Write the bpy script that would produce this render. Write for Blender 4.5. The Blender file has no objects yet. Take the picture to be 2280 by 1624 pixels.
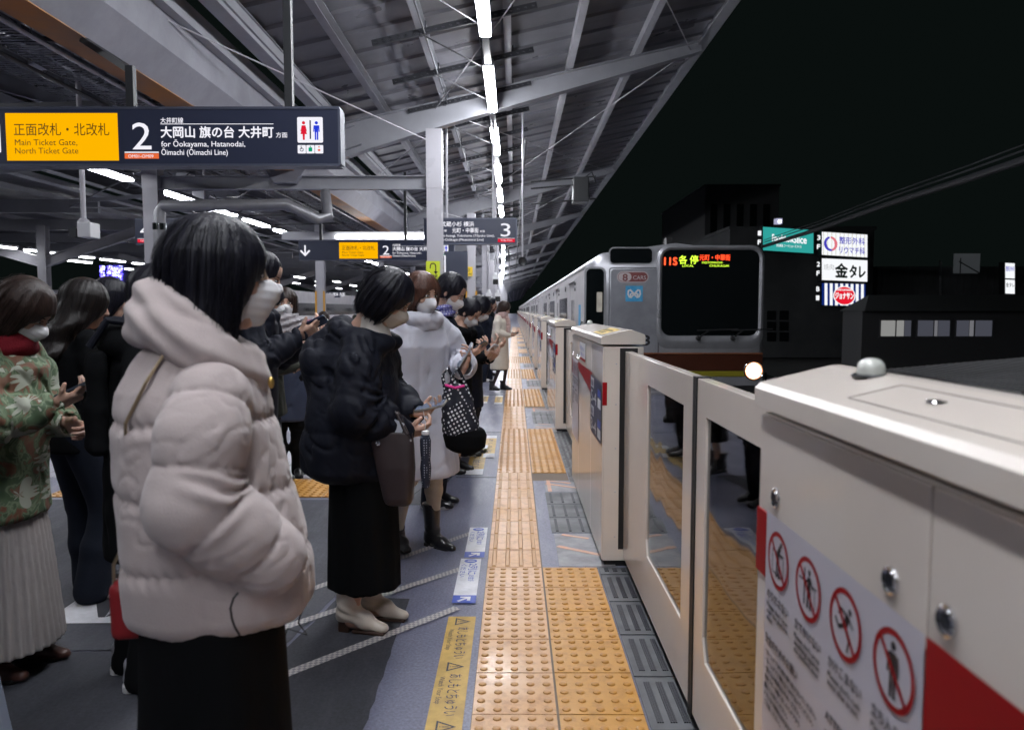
import bpy, bmesh, math, random
import numpy as np
from mathutils import Vector, Matrix
random.seed(7)
R = math.radians
scene = bpy.context.scene
COL = scene.collection

# ------------------------------------------------------------------ camera, night sky, exposure
CAM_H = 1.41
FOC = 1672.0            # focal length in reference pixels (frame 2279 wide)
cam_d = bpy.data.cameras.new('camera')
cam = bpy.data.objects.new('camera', cam_d)
COL.objects.link(cam)
cam_d.sensor_width = 36.0
cam_d.lens = 36.0 * FOC / 2279.0
cam_d.clip_start = 0.05
cam_d.clip_end = 1500
cam.location = (0, 0, CAM_H)
PITCH = math.atan(122.0 / FOC)
YAW = math.atan(4.5 / FOC)
cam.rotation_euler = (math.pi / 2 - PITCH, 0, YAW)
cam_d.dof.use_dof = True
cam_d.dof.focus_distance = 4.4
cam_d.dof.aperture_fstop = 4.0
scene.camera = cam

world = bpy.data.worlds.new('World')
scene.world = world
world.use_nodes = True
wn = world.node_tree.nodes
bg = wn['Background']
# night: the sun is far below the horizon, only city glow is left in the air
bg.inputs['Color'].default_value = (0.30, 0.47, 0.43, 1)
bg.inputs['Strength'].default_value = 0.010
scene.view_settings.view_transform = 'Standard'
scene.view_settings.look = 'None'
scene.view_settings.exposure = 0.0
scene.view_settings.gamma = 1.0
scene.cycles.max_bounces = 7
scene.cycles.diffuse_bounces = 3
scene.cycles.glossy_bounces = 4
scene.cycles.transparent_max_bounces = 8
scene.cycles.transmission_bounces = 4
scene.cycles.sample_clamp_indirect = 6.0
scene.cycles.caustics_reflective = False
scene.cycles.caustics_refractive = False
scene.cycles.use_light_tree = True
scene.cycles.use_denoising = True
LAMP = 112.0

_Rc = Matrix.Rotation(YAW, 3, 'Z') @ Matrix.Rotation(math.pi / 2 - PITCH, 3, 'X')
def ray(dx, dy):
    return _Rc @ Vector((dx - 1139.5, 812.0 - dy, -FOC))
def P(dx, dy, Y):
    """point of the place at depth Y seen at reference position dx,dy"""
    d = ray(dx, dy)
    t = Y / d.y
    return Vector((d.x * t, Y, CAM_H + d.z * t))
def G(dx, dy, z=0.0):
    """point on the level z"""
    d = ray(dx, dy)
    t = (z - CAM_H) / d.z
    return Vector((d.x * t, d.y * t, z))
def S(dx, dy, X):
    """point on the vertical plane x = X"""
    d = ray(dx, dy)
    t = X / d.x
    return Vector((X, d.y * t, CAM_H + d.z * t))

# ------------------------------------------------------------------ materials
MATS = {}
def mat(name, col, rough=0.5, metal=0.0, spec=0.5, coat=0.0, noise=None, bump=None, emit=None, sheen=0.0, wear=None, alpha=None, coat_rough=0.05, aniso=None):
    """noise=(scale, amount, col2); bump=(scale, strength[, stretch]); wear=(scale, roughness spread)"""
    if name in MATS: return MATS[name]
    m = bpy.data.materials.new(name); m.use_nodes = True
    nt = m.node_tree; N = nt.nodes; L = nt.links
    b = N['Principled BSDF']
    b.inputs['Base Color'].default_value = (*col, 1)
    b.inputs['Roughness'].default_value = rough
    b.inputs['Metallic'].default_value = metal
    b.inputs['Specular IOR Level'].default_value = spec
    b.inputs['Coat Weight'].default_value = coat
    b.inputs['Coat Roughness'].default_value = coat_rough
    if sheen:
        b.inputs['Sheen Weight'].default_value = sheen
        b.inputs['Sheen Roughness'].default_value = 0.5
    tc = None
    if noise or bump or wear:
        tc = N.new('ShaderNodeTexCoord')
    if noise:
        n = N.new('ShaderNodeTexNoise'); n.inputs['Scale'].default_value = noise[0]; n.inputs['Detail'].default_value = 6
        n.inputs['Roughness'].default_value = 0.65
        L.new(tc.outputs['Object'], n.inputs['Vector'])
        r = N.new('ShaderNodeValToRGB'); r.color_ramp.elements[0].position = 0.35; r.color_ramp.elements[1].position = 0.65
        r.color_ramp.elements[0].color = (*col, 1)
        c2 = noise[2] if len(noise) > 2 else tuple(c * (1 - noise[1]) for c in col)
        r.color_ramp.elements[1].color = (*c2, 1)
        L.new(n.outputs['Fac'], r.inputs['Fac']); L.new(r.outputs['Color'], b.inputs['Base Color'])
    if wear:
        n2 = N.new('ShaderNodeTexNoise'); n2.inputs['Scale'].default_value = wear[0]; n2.inputs['Detail'].default_value = 5
        L.new(tc.outputs['Object'], n2.inputs['Vector'])
        mr = N.new('ShaderNodeMapRange'); mr.inputs['From Min'].default_value = 0.3; mr.inputs['From Max'].default_value = 0.7
        mr.inputs['To Min'].default_value = max(0.02, rough - wear[1]); mr.inputs['To Max'].default_value = min(1, rough + wear[1])
        L.new(n2.outputs['Fac'], mr.inputs['Value']); L.new(mr.outputs['Result'], b.inputs['Roughness'])
    if bump:
        mp = N.new('ShaderNodeMapping')
        if len(bump) > 2: mp.inputs['Scale'].default_value = bump[2]
        L.new(tc.outputs['Object'], mp.inputs['Vector'])
        n3 = N.new('ShaderNodeTexNoise'); n3.inputs['Scale'].default_value = bump[0]; n3.inputs['Detail'].default_value = 4
        L.new(mp.outputs['Vector'], n3.inputs['Vector'])
        bp = N.new('ShaderNodeBump'); bp.inputs['Strength'].default_value = bump[1]; bp.inputs['Distance'].default_value = 0.01
        L.new(n3.outputs['Fac'], bp.inputs['Height']); L.new(bp.outputs['Normal'], b.inputs['Normal'])
    if emit:
        b.inputs['Emission Color'].default_value = (*emit[0], 1)
        b.inputs['Emission Strength'].default_value = emit[1]
    MATS[name] = m
    return m

def glass_mat(name, tint=(0.6, 0.65, 0.65), rough=0.02, refl=0.0):
    if name in MATS: return MATS[name]
    m = bpy.data.materials.new(name); m.use_nodes = True
    nt = m.node_tree; N = nt.nodes; L = nt.links
    N.remove(N['Principled BSDF']); out = N['Material Output']
    tr = N.new('ShaderNodeBsdfTransparent'); tr.inputs['Color'].default_value = (*tint, 1)
    gl = N.new('ShaderNodeBsdfGlossy'); gl.inputs['Roughness'].default_value = rough
    fr = N.new('ShaderNodeFresnel'); fr.inputs['IOR'].default_value = 1.75
    mx = N.new('ShaderNodeMixShader')
    tc = N.new('ShaderNodeTexCoord'); n = N.new('ShaderNodeTexNoise'); n.inputs['Scale'].default_value = 3.0; n.inputs['Detail'].default_value = 1
    bp = N.new('ShaderNodeBump'); bp.inputs['Strength'].default_value = 0.17; bp.inputs['Distance'].default_value = 0.012
    L.new(tc.outputs['Object'], n.inputs['Vector']); L.new(n.outputs['Fac'], bp.inputs['Height']); L.new(bp.outputs['Normal'], gl.inputs['Normal'])
    ad = N.new('ShaderNodeMath'); ad.operation = 'ADD'; ad.use_clamp = True; ad.inputs[1].default_value = refl
    L.new(fr.outputs['Fac'], ad.inputs[0]); L.new(ad.outputs[0], mx.inputs['Fac'])
    L.new(tr.outputs[0], mx.inputs[1]); L.new(gl.outputs[0], mx.inputs[2]); L.new(mx.outputs[0], out.inputs['Surface'])
    MATS[name] = m
    return m

def emis(name, col, strength):
    if name in MATS: return MATS[name]
    m = bpy.data.materials.new(name); m.use_nodes = True
    nt = m.node_tree; N = nt.nodes
    N.remove(N['Principled BSDF'])
    e = N.new('ShaderNodeEmission'); e.inputs['Color'].default_value = (*col, 1); e.inputs['Strength'].default_value = strength
    nt.links.new(e.outputs[0], N['Material Output'].inputs['Surface'])
    MATS[name] = m
    return m

# ------------------------------------------------------------------ mesh collector
class MB:
    def __init__(s): s.v = []; s.f = []; s.m = []; s.mi = 0; s.uv = None
    def add(s, vs, fs, mi=None):
        o = len(s.v); s.v += [tuple(v) for v in vs]
        for f in fs: s.f.append(tuple(i + o for i in f)); s.m.append(s.mi if mi is None else mi)
        return s
    def box(s, x0, x1, y0, y1, z0, z1, mi=None):
        vs = [(x, y, z) for z in (z0, z1) for y in (y0, y1) for x in (x0, x1)]
        return s.add(vs, [(0, 2, 3, 1), (4, 5, 7, 6), (0, 1, 5, 4), (2, 6, 7, 3), (0, 4, 6, 2), (1, 3, 7, 5)], mi)
    def beam(s, p0, p1, w, h, up=(0, 0, 1), mi=None, off=(0, 0)):
        p0, p1 = Vector(p0), Vector(p1); d = (p1 - p0).normalized(); up = Vector(up)
        if abs(d.dot(up)) > .999: up = Vector((0, 1, 0))
        sd = d.cross(up).normalized(); u = sd.cross(d)
        vs = []
        for p in (p0, p1):
            for a, b in ((-1, -1), (1, -1), (1, 1), (-1, 1)):
                vs.append(p + sd * (a * w / 2 + off[0]) + u * (b * h / 2 + off[1]))
        return s.add(vs, [(0, 3, 2, 1), (4, 5, 6, 7), (0, 1, 5, 4), (1, 2, 6, 5), (2, 3, 7, 6), (3, 0, 4, 7)], mi)
    def hbeam(s, p0, p1, w, h, t=.012, up=(0, 0, 1), mi=None):
        s.beam(p0, p1, w, t, up, mi, (0, h / 2 - t / 2)); s.beam(p0, p1, w, t, up, mi, (0, -h / 2 + t / 2))
        return s.beam(p0, p1, t, h - 2 * t, up, mi)
    def tube(s, pts, r, n=10, mi=None, cap=True):
        pts = [Vector(p) for p in pts]; rs = r if isinstance(r, (list, tuple)) else [r] * len(pts)
        d0 = (pts[1] - pts[0]).normalized(); a = Vector((0, 0, 1)) if abs(d0.z) < .9 else Vector((1, 0, 0))
        vs = []; px_ = d0.cross(a).normalized()
        for i, p in enumerate(pts):
            d = (pts[min(i + 1, len(pts) - 1)] - pts[max(i - 1, 0)]).normalized()
            sx = (px_ - d * px_.dot(d)).normalized(); px_ = sx; sy = sx.cross(d).normalized()
            for k in range(n):
                t = 2 * math.pi * k / n; vs.append(p + (sx * math.cos(t) + sy * math.sin(t)) * rs[i])
        fs = [(i * n + k, i * n + (k + 1) % n, (i + 1) * n + (k + 1) % n, (i + 1) * n + k) for i in range(len(pts) - 1) for k in range(n)]
        if cap: fs += [tuple(range(n))[::-1], tuple((len(pts) - 1) * n + k for k in range(n))]
        return s.add(vs, fs, mi)
    def lathe(s, prof, c=(0, 0, 0), n=24, axis='Z', mi=None):
        vs = []; c = Vector(c)
        for r_, h_ in prof:
            for k in range(n):
                t = 2 * math.pi * k / n; a, b = r_ * math.cos(t), r_ * math.sin(t)
                vs.append(c + Vector({'Z': (a, b, h_), 'Y': (a, h_, b), 'X': (h_, a, b)}[axis]))
        fs = [(i * n + k, i * n + (k + 1) % n, (i + 1) * n + (k + 1) % n, (i + 1) * n + k) for i in range(len(prof) - 1) for k in range(n)]
        fs += [tuple(range(n))[::-1], tuple((len(prof) - 1) * n + k for k in range(n))]
        return s.add(vs, fs, mi)
    def prism(s, poly, M, depth, mi=None):
        """poly in (u,v), M maps (u,v,w); extruded from w=0 to w=depth"""
        n = len(poly)
        vs = [M @ Vector((u, v, 0)) for u, v in poly] + [M @ Vector((u, v, depth)) for u, v in poly]
        fs = [tuple(range(n))[::-1], tuple(range(n, 2 * n))] + [(i, (i + 1) % n, n + (i + 1) % n, n + i) for i in range(n)]
        return s.add(vs, fs, mi)
    def flat(s, poly, M, w=0.0, mi=None):
        return s.add([M @ Vector((u, v, w)) for u, v in poly], [tuple(range(len(poly)))], mi)
    def text(s, body, M, u, v, size, width=None, w=0.001, bold=0.0, mi=None, align='LEFT'):
        vs, fs, wd, lo = text_geo(body)
        k = size; kx = size if width is None else (width / wd if wd > 0 else size)
        off = -lo * kx
        if align == 'CENTER': off -= wd * kx / 2
        if align == 'RIGHT': off -= wd * kx
        b_ = max(0, bold) * size * 1.3      # heavier strokes: the same glyphs laid a hair apart
        for i, (ex, ey) in enumerate(((0, 0),) if b_ == 0 else ((-b_, 0), (b_, 0), (0, b_), (0, -b_))):
            s.add([M @ Vector((u + off + a * kx + ex, v + b * k + ey, w + i * .00015)) for a, b in vs], fs, mi)
        return s
    def build(s, name, mats, parent=None, smooth=False, bevel=0, seg=2, ang=40, merge=False):
        me = bpy.data.meshes.new(name); me.from_pydata(s.v, [], s.f)
        if not isinstance(mats, (list, tuple)): mats = [mats]
        for m in mats: me.materials.append(m)
        if len(mats) > 1: me.polygons.foreach_set('material_index', s.m)
        me.update()
        bm = bmesh.new(); bm.from_mesh(me)
        if merge: bmesh.ops.remove_doubles(bm, verts=bm.verts, dist=1e-5)
        if smooth or bevel: bmesh.ops.recalc_face_normals(bm, faces=bm.faces)
        bm.to_mesh(me); bm.free()
        o = bpy.data.objects.new(name, me); COL.objects.link(o)
        if smooth: me.polygons.foreach_set('use_smooth', [True] * len(me.polygons)); 
        if smooth == 'auto':
            try: me.set_sharp_from_angle(angle=R(ang))
            except Exception: pass
        if bevel:
            b = o.modifiers.new('edge', 'BEVEL'); b.width = bevel; b.segments = seg; b.limit_method = 'ANGLE'; b.angle_limit = R(50)
        if parent is not None: o.parent = parent
        return o

_tx = {}
def text_geo(body, bold=0.0):
    key = (body, bold)
    if key in _tx: return _tx[key]
    cu = bpy.data.curves.new('lettering', 'FONT'); cu.body = body; cu.size = 1.0; cu.offset = bold; cu.resolution_u = 3
    cu.fill_mode = 'FRONT'
    o = bpy.data.objects.new('lettering', cu); COL.objects.link(o)
    bpy.context.view_layer.update()
    dg = bpy.context.evaluated_depsgraph_get()
    me = bpy.data.meshes.new_from_object(o.evaluated_get(dg))
    vs = [(v.co.x, v.co.y) for v in me.vertices]; fs = [tuple(p.vertices) for p in me.polygons]
    bpy.data.objects.remove(o); bpy.data.curves.remove(cu); bpy.data.meshes.remove(me)
    xs = [v[0] for v in vs] or [0]
    _tx[key] = (vs, fs, max(xs) - min(xs), min(xs))
    return _tx[key]

def frame(o, u, v):
    """matrix: local (u,v,w) -> world, w = u x v"""
    o, u, v = Vector(o), Vector(u).normalized(), Vector(v).normalized(); w = u.cross(v)
    M = Matrix.Identity(4)
    for i in range(3): M[i][0] = u[i]; M[i][1] = v[i]; M[i][2] = w[i]; M[i][3] = o[i]
    return M
def ellipse(cx, cy, rx, ry, n=32, a0=0, a1=360):
    full = abs(a1 - a0) >= 360
    m = n if full else n + 1
    return [(cx + rx * math.cos(R(a0 + (a1 - a0) * i / n)), cy + ry * math.sin(R(a0 + (a1 - a0) * i / n))) for i in range(m)]
def rrect(x0, y0, x1, y1, r, n=5):
    out = []
    for cx, cy, a in ((x1 - r, y1 - r, 0), (x0 + r, y1 - r, 90), (x0 + r, y0 + r, 180), (x1 - r, y0 + r, 270)):
        out += [(cx + r * math.cos(R(a + 90 * i / n)), cy + r * math.sin(R(a + 90 * i / n))) for i in range(n + 1)]
    return out

def tag(o, label=None, cat=None, group=None, kind=None):
    if label: o['label'] = label
    if cat: o['category'] = cat
    if group: o['group'] = group
    if kind: o['kind'] = kind
    return o
def thing(name, label, cat, loc=(0, 0, 0), group=None, rz=0):
    o = bpy.data.objects.new(name, None); COL.objects.link(o); o.location = loc; o.rotation_euler = (0, 0, rz)
    o.empty_display_size = .1
    return tag(o, label, cat, group)
def tree_copy(o, parent=None):
    c = o.copy(); COL.objects.link(c); mpi = o.matrix_parent_inverse.copy(); c.parent = parent; c.matrix_parent_inverse = mpi
    for ch in list(o.children): tree_copy(ch, c)
    return c
def struct(o): o['kind'] = 'structure'; return o

# palette
M_steel = mat('painted_steel', (.39, .395, .43), .42, noise=(1.3, .18), wear=(3, .12), bump=(6, .05))
M_steel_col = mat('column_paint', (.50, .49, .53), .33, noise=(1.1, .12), wear=(3, .1))
M_deck = mat('roof_deck_sheet', (.185, .185, .208), .36, noise=(.8, .3), wear=(1.5, .1))
M_dark = mat('dark_metal', (.025, .027, .03), .45)
M_black = mat('black_rubber', (.008, .008, .009), .6)
M_galv = mat('galvanised', (.32, .33, .35), .32, metal=.85, noise=(9, .35), wear=(8, .12))
M_cream = mat('cream_paint', (.76, .69, .625), .26, coat=.35, noise=(2.2, .05), bump=(160, .012), coat_rough=.06)
M_cream_side = mat('cream_panel_polished', (.80, .72, .65), .22, spec=.6, coat=.55, noise=(1.2, .06), coat_rough=.03)
M_white = mat('white_print', (.78, .78, .80), .45)
M_red = mat('red_print', (.30, .003, .007), .55, spec=.2)
M_blue = mat('blue_print', (.03, .07, .42), .4)
M_navy = mat('navy_print', (.015, .02, .07), .4)
M_ink = mat('ink_print', (.012, .012, .018), .5)
M_yel = mat('yellow_print', (.80, .52, .03), .4)
M_chrome = mat('chrome', (.75, .75, .77), .08, metal=1.0)
M_tube = emis('lamp_diffuser', (.93, .95, 1.0), LAMP)
M_tube_left = emis('lamp_diffuser_left', (.92, .94, 1.0), 42.0)
M_tube_far = emis('lamp_diffuser_far', (.93, .95, 1.0), 16.0)
def wmat(o):
    b = Matrix.LocRotScale(o.location, o.rotation_euler, o.scale)
    return b if o.parent is None else wmat(o.parent) @ o.matrix_parent_inverse @ b
_build = MB.build
def _b2(s, name, mats, parent=None, **k):
    o = _build(s, name, mats, parent, **k)
    if parent is not None: o.matrix_parent_inverse = wmat(parent).inverted()
    return o
MB.build = _b2

# ------------------------------------------------------------------ ground, platform
def floor_mat(name, c1, c2, c3, rough=.32, sc=1.0):
    m = bpy.data.materials.new(name); m.use_nodes = True
    nt = m.node_tree; N = nt.nodes; L = nt.links; b = N['Principled BSDF']
    tc = N.new('ShaderNodeTexCoord')
    def noise(scale, det, rgh=.6, vec=None):
        n = N.new('ShaderNodeTexNoise'); n.inputs['Scale'].default_value = scale; n.inputs['Detail'].default_value = det; n.inputs['Roughness'].default_value = rgh
        L.new(vec or tc.outputs['Object'], n.inputs['Vector']); return n
    n1 = noise(.9 * sc, 8, .7); n2 = noise(85 * sc, 3); 
    mp = N.new('ShaderNodeMapping'); mp.inputs['Scale'].default_value = (6, 1.2, 1); mp.inputs['Rotation'].default_value = (0, 0, .5)
    L.new(tc.outputs['Object'], mp.inputs['Vector']); n3 = noise(1.6 * sc, 7, .75, mp.outputs['Vector'])
    r1 = N.new('ShaderNodeValToRGB'); r1.color_ramp.elements[0].position = .38; r1.color_ramp.elements[1].position = .64
    r1.color_ramp.elements[0].color = (*c1, 1); r1.color_ramp.elements[1].color = (*c2, 1); L.new(n1.outputs['Fac'], r1.inputs['Fac'])
    r3 = N.new('ShaderNodeValToRGB'); r3.color_ramp.elements[0].position = .52; r3.color_ramp.elements[1].position = .72
    r3.color_ramp.elements[0].color = (0, 0, 0, 1); r3.color_ramp.elements[1].color = (.55, .55, .55, 1); L.new(n3.outputs['Fac'], r3.inputs['Fac'])
    mx = N.new('ShaderNodeMixRGB'); mx.inputs[2].default_value = (*c3, 1); L.new(r3.outputs['Color'], mx.inputs[0]); L.new(r1.outputs['Color'], mx.inputs[1])
    r2 = N.new('ShaderNodeValToRGB'); r2.color_ramp.elements[0].position = .35; r2.color_ramp.elements[1].position = .68
    r2.color_ramp.elements[0].color = (.72, .72, .72, 1); r2.color_ramp.elements[1].color = (1.15, 1.15, 1.15, 1); L.new(n2.outputs['Fac'], r2.inputs['Fac'])
    m2 = N.new('ShaderNodeMixRGB'); m2.blend_type = 'MULTIPLY'; m2.inputs[0].default_value = 1; L.new(mx.outputs[0], m2.inputs[1]); L.new(r2.outputs['Color'], m2.inputs[2])
    L.new(m2.outputs[0], b.inputs['Base Color'])
    mr = N.new('ShaderNodeMapRange'); mr.inputs['From Min'].default_value = .3; mr.inputs['From Max'].default_value = .7; mr.inputs['To Min'].default_value = rough - .12; mr.inputs['To Max'].default_value = rough + .2
    L.new(n3.outputs['Fac'], mr.inputs['Value']); L.new(mr.outputs['Result'], b.inputs['Roughness'])
    bp = N.new('ShaderNodeBump'); bp.inputs['Strength'].default_value = .22; bp.inputs['Distance'].default_value = .004
    L.new(n2.outputs['Fac'], bp.inputs['Height']); L.new(bp.outputs['Normal'], b.inputs['Normal'])
    return m
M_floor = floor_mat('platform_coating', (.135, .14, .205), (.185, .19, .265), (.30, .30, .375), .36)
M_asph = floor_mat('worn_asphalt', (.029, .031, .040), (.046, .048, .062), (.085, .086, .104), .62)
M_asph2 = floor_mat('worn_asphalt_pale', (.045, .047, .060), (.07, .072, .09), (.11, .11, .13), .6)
M_white_floor = floor_mat('pale_floor', (.40, .39, .45), (.50, .49, .55), (.58, .57, .62), .3)
M_ballast = mat('ballast', (.03, .03, .03), .9, noise=(20, .6))
b = MB(); b.box(-200, 300, -60, 600, -1.5, -1.25); struct(b.build('ground', M_ballast))
EDGE = 0.93
b = MB(); b.box(-9.3, EDGE, -7, 330, -1.2, 0); struct(b.build('platform_floor', [M_floor]))
def patch(name, pts, m, z=.004, jag=.004):
    out = []
    for i, p in enumerate(pts):
        q = pts[(i + 1) % len(pts)]; d = math.dist(p, q); n = max(1, int(d / .06))
        for k in range(n):
            t = k / n; j = jag if 0 < k < n else 0
            out.append((p[0] + (q[0] - p[0]) * t + random.uniform(-j, j), p[1] + (q[1] - p[1]) * t + random.uniform(-j, j), z))
    b = MB(); b.add(out, [tuple(range(len(out)))]); return struct(b.build(name, m))
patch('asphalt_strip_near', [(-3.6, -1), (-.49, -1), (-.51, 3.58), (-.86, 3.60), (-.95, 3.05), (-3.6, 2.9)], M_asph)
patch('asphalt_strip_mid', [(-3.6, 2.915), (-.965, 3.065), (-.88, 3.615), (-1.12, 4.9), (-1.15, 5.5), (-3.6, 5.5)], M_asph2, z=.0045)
patch('pale_floor_strip', [(-9, 6.25), (-1.35, 6.25), (-1.35, 7.6), (-9, 7.6)], M_white_floor, jag=.004)
patch('repair_patch', [(-1.0, 5.35), (-.62, 5.35), (-.52, 6.3), (-.95, 6.3)], M_asph2, z=.004, jag=.003)
patch('repair_patch', [(-.95, 7.3), (-.55, 7.3), (-.48, 8.6), (-.9, 8.6)], M_floor, z=.0045, jag=.003)
M_seam = mat('floor_joint', (.03, .03, .04), .8)
b = MB()
for (x0, y0, x1, y1) in ((-.49, 6.25, -.15, 6.25), (-.9, 5.0, -.52, 6.9), (-1.1, 8.6, -.15, 8.6), (-1.3, 12.4, -.15, 12.4), (-1.1, 4.5, -.85, 5.35)):
    b.beam((x0, y0, .0045), (x1, y1, .0045), .008, .002)
struct(b.build('floor_joints', M_seam))

# tactile paving: pale worn landward column, stronger yellow seaward column
def tile_mat(name, c1, c2, c3):
    m = mat(name, c1, .40, noise=(3.1, 0, c2), wear=(3, .14), bump=(60, .08)); N = m.node_tree.nodes; L = m.node_tree.links; b = N['Principled BSDF']
    src = b.inputs['Base Color'].links[0].from_socket; tc = N.new('ShaderNodeTexCoord'); n = N.new('ShaderNodeTexNoise'); n.inputs['Scale'].default_value = 14; n.inputs['Detail'].default_value = 9; n.inputs['Roughness'].default_value = .75
    L.new(tc.outputs['Object'], n.inputs['Vector']); r = N.new('ShaderNodeValToRGB'); r.color_ramp.elements[0].position = .30; r.color_ramp.elements[1].position = .52; r.color_ramp.elements[0].color = (.48, .42, .38, 1); r.color_ramp.elements[1].color = (1, 1, 1, 1)
    mx = N.new('ShaderNodeMixRGB'); mx.blend_type = 'MULTIPLY'; mx.inputs[0].default_value = .75; L.new(n.outputs['Fac'], r.inputs['Fac']); L.new(src, mx.inputs[1]); L.new(r.outputs['Color'], mx.inputs[2]); L.new(mx.outputs[0], b.inputs['Base Color']); return m
M_tl = tile_mat('tactile_worn', (.62, .375, .20), (.57, .31, .13), 0)
M_tr = tile_mat('tactile_yellow', (.54, .265, .045), (.55, .29, .085), 0)
M_dotl = mat('tactile_dot_worn', (.46, .235, .075), .4)
M_dotr = mat('tactile_dot_yellow', (.45, .21, .035), .4)
M_grout = mat('tile_grout', (.17, .13, .10), .8)
def dome(b, x, y, r=.0155, h=.005, n=10, z=.0095, mi=2):
    vs = []; prof = ((r, 0), (r * .86, h * .75), (r * .45, h))
    for rr, hh in prof:
        for k in range(n): vs.append((x + rr * math.cos(6.283 * k / n), y + rr * math.sin(6.283 * k / n), z + hh))
    fs = [(i * n + k, i * n + (k + 1) % n, (i + 1) * n + (k + 1) % n, (i + 1) * n + k) for i in range(2) for k in range(n)] + [tuple(2 * n + k for k in range(n))]
    b.add(vs, fs, mi)
bt = MB()
XT0 = -.148
def tile(x, y, kind, mi, n=10):
    g = .003 if n > 6 else .004
    z = .008 + random.uniform(0, .0012)
    bt.box(x + g, x + .3 - g, y + g, y + .3 - g, .003, z, mi)
    if kind == 'dot':
        if n: 
            for i in range(5):
                for j in range(5): dome(bt, x + .03 + .06 * i, y + .03 + .06 * j, n=n, z=z, mi=2 + mi, h=.0055)
    else:
        for i in range(4):
            cx = x + .0375 + .075 * i
            bt.add([(cx - .013, y + .012, z), (cx + .013, y + .012, z), (cx + .013, y + .288, z), (cx - .013, y + .288, z),
                    (cx - .008, y + .018, z + .005), (cx + .008, y + .018, z + .005), (cx + .008, y + .282, z + .005), (cx - .008, y + .282, z + .005)],
                   [(4, 5, 6, 7), (0, 1, 5, 4), (1, 2, 6, 5), (2, 3, 7, 6), (3, 0, 4, 7)], 2 + mi)
y = 4.02 - .3 * 18
while y < 62:
    ph = (y - 4.02) % 4.6 if y >= 4.0 else None
    if y < 4.0 - .01: kind = 'dot'; dbl = True
    else:
        q = y - 4.02; ph = q % 4.6
        dbl = ph > 2.1; kind = 'dot' if dbl else 'line'
    n = 12 if y < 5 else (8 if y < 12 else (5 if y < 24 else 0))
    if y > 1.2:
        tile(XT0, y, kind, 0, n)
        if dbl: tile(XT0 + .303, y, 'dot', 1, n)
    y += .3
struct(bt.build('tactile_paving', [M_tl, M_tr, M_dotl, M_dotr]))
b = MB(); b.box(XT0, XT0 + .604, -2, 62, .0015, .0035); struct(b.build('paving_bed', M_grout))
bt = MB()
x = -3.55
while x < -1.3:
    for yy in (5.57, 5.87): tile(x, yy, 'dot', 1, 6)
    x += .3
struct(bt.build('crossing_tactile_paving', [M_tl, M_tr, M_dotl, M_dotr]))
# concrete strip between the paving and the doors
M_conc = mat('edge_concrete', (.33, .33, .35), .6, noise=(5, .45), bump=(50, .1))
M_plate = mat('slip_plate', (.115, .12, .13), .5, noise=(6, .4), wear=(5, .15))
M_orange = mat('faded_orange_mark', (.72, .34, .20), .6, noise=(9, 0, (.5, .38, .32)))
b = MB()
for k in range(-1, 13):
    y0 = 4.02 + 4.6 * k
    b.box(.157, .458, y0, y0 + 2.1, .001, .006)                       # lilac coated strip beside the bars
b.build('edge_coating', M_floor); struct(bpy.data.objects['edge_coating'])
b = MB(); bo = MB(); bp_ = MB(); bb = MB(); br = MB()
for k in range(-1, 13):
    y0 = 4.02 + 4.6 * k
    for a, c in ((.02, .62), (1.72, 2.1)):
        x0, x1, ya, yb = .25, .56, y0 + a, y0 + c
        b.box(x0, x1, ya, yb, .006, .0075)
        bo.beam((x0 + .01, ya + .38 * (yb - ya) + .12, .0088), (x1 - .05, ya + .3 * (yb - ya), .0088), .035, .0015)
        bo.beam((x0 + .05, yb - .02, .0088), (x1 - .1, yb - .1, .0088), .03, .0015)
        if a > 1: bo.beam((x0 + .03, ya, .0088), (x0 + .03, yb, .0088), .03, .0015)
    for j in range(3):
        ya = y0 + .64 + .355 * j
        bp_.box(.24, .58, ya, ya + .345, .0065, .009)
        for q in range(4): bb.box(.268 + .082 * q, .285 + .082 * q, ya + .03, ya + .31, .009, .0125)
    ya = y0 - 2.55
    while ya < y0 - .05:
        ln = .36 if ya > y0 - 2.4 else .2
        bp_.box(.462, .74, ya, min(ya + ln, y0), .004, .008)
        for q in range(3):
            xx = .500 + .046 * q
            for d_ in (-.008, 0, .008): bb.box(xx + d_ - .003, xx + d_ + .003, ya + .04, min(ya + ln - .04, y0 - .02), .008, .0115)
        ya += ln + .012
struct(b.build('edge_concrete_pads', M_conc)); struct(bo.build('orange_edge_marks', M_orange)); struct(bp_.build('slip_plates', M_plate))
struct(bb.build('slip_bars', mat('slip_bar', (.012, .013, .022), .5)))

# ------------------------------------------------------------------ floor stickers and tapes
FM = lambda x, y, z=.0065: frame((x, y, z), (0, -1, 0), (1, 0, 0))        # reads from far to near, tops towards the track
def shear_sticker(p0, p1, p2, p3, z=.0065):  pass
def warn_tri(b, M, u, v, s, mi):
    o = [(u, v), (u + s, v), (u + s / 2, v + s * .9)]; i = [(u + s * .16, v + s * .09), (u + s * .84, v + s * .09), (u + s / 2, v + s * .72)]
    w = .0012
    b.add([M @ Vector((*p, w)) for p in o + i], [(0, 1, 4, 3), (1, 2, 5, 4), (2, 0, 3, 5)], mi)
    b.flat([(u + s * .47, v + s * .27), (u + s * .53, v + s * .27), (u + s * .53, v + s * .58), (u + s * .47, v + s * .58)], M, w, mi)
    b.flat([(u + s * .47, v + s * .16), (u + s * .53, v + s * .16), (u + s * .53, v + s * .22), (u + s * .47, v + s * .22)], M, w, mi)
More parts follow.
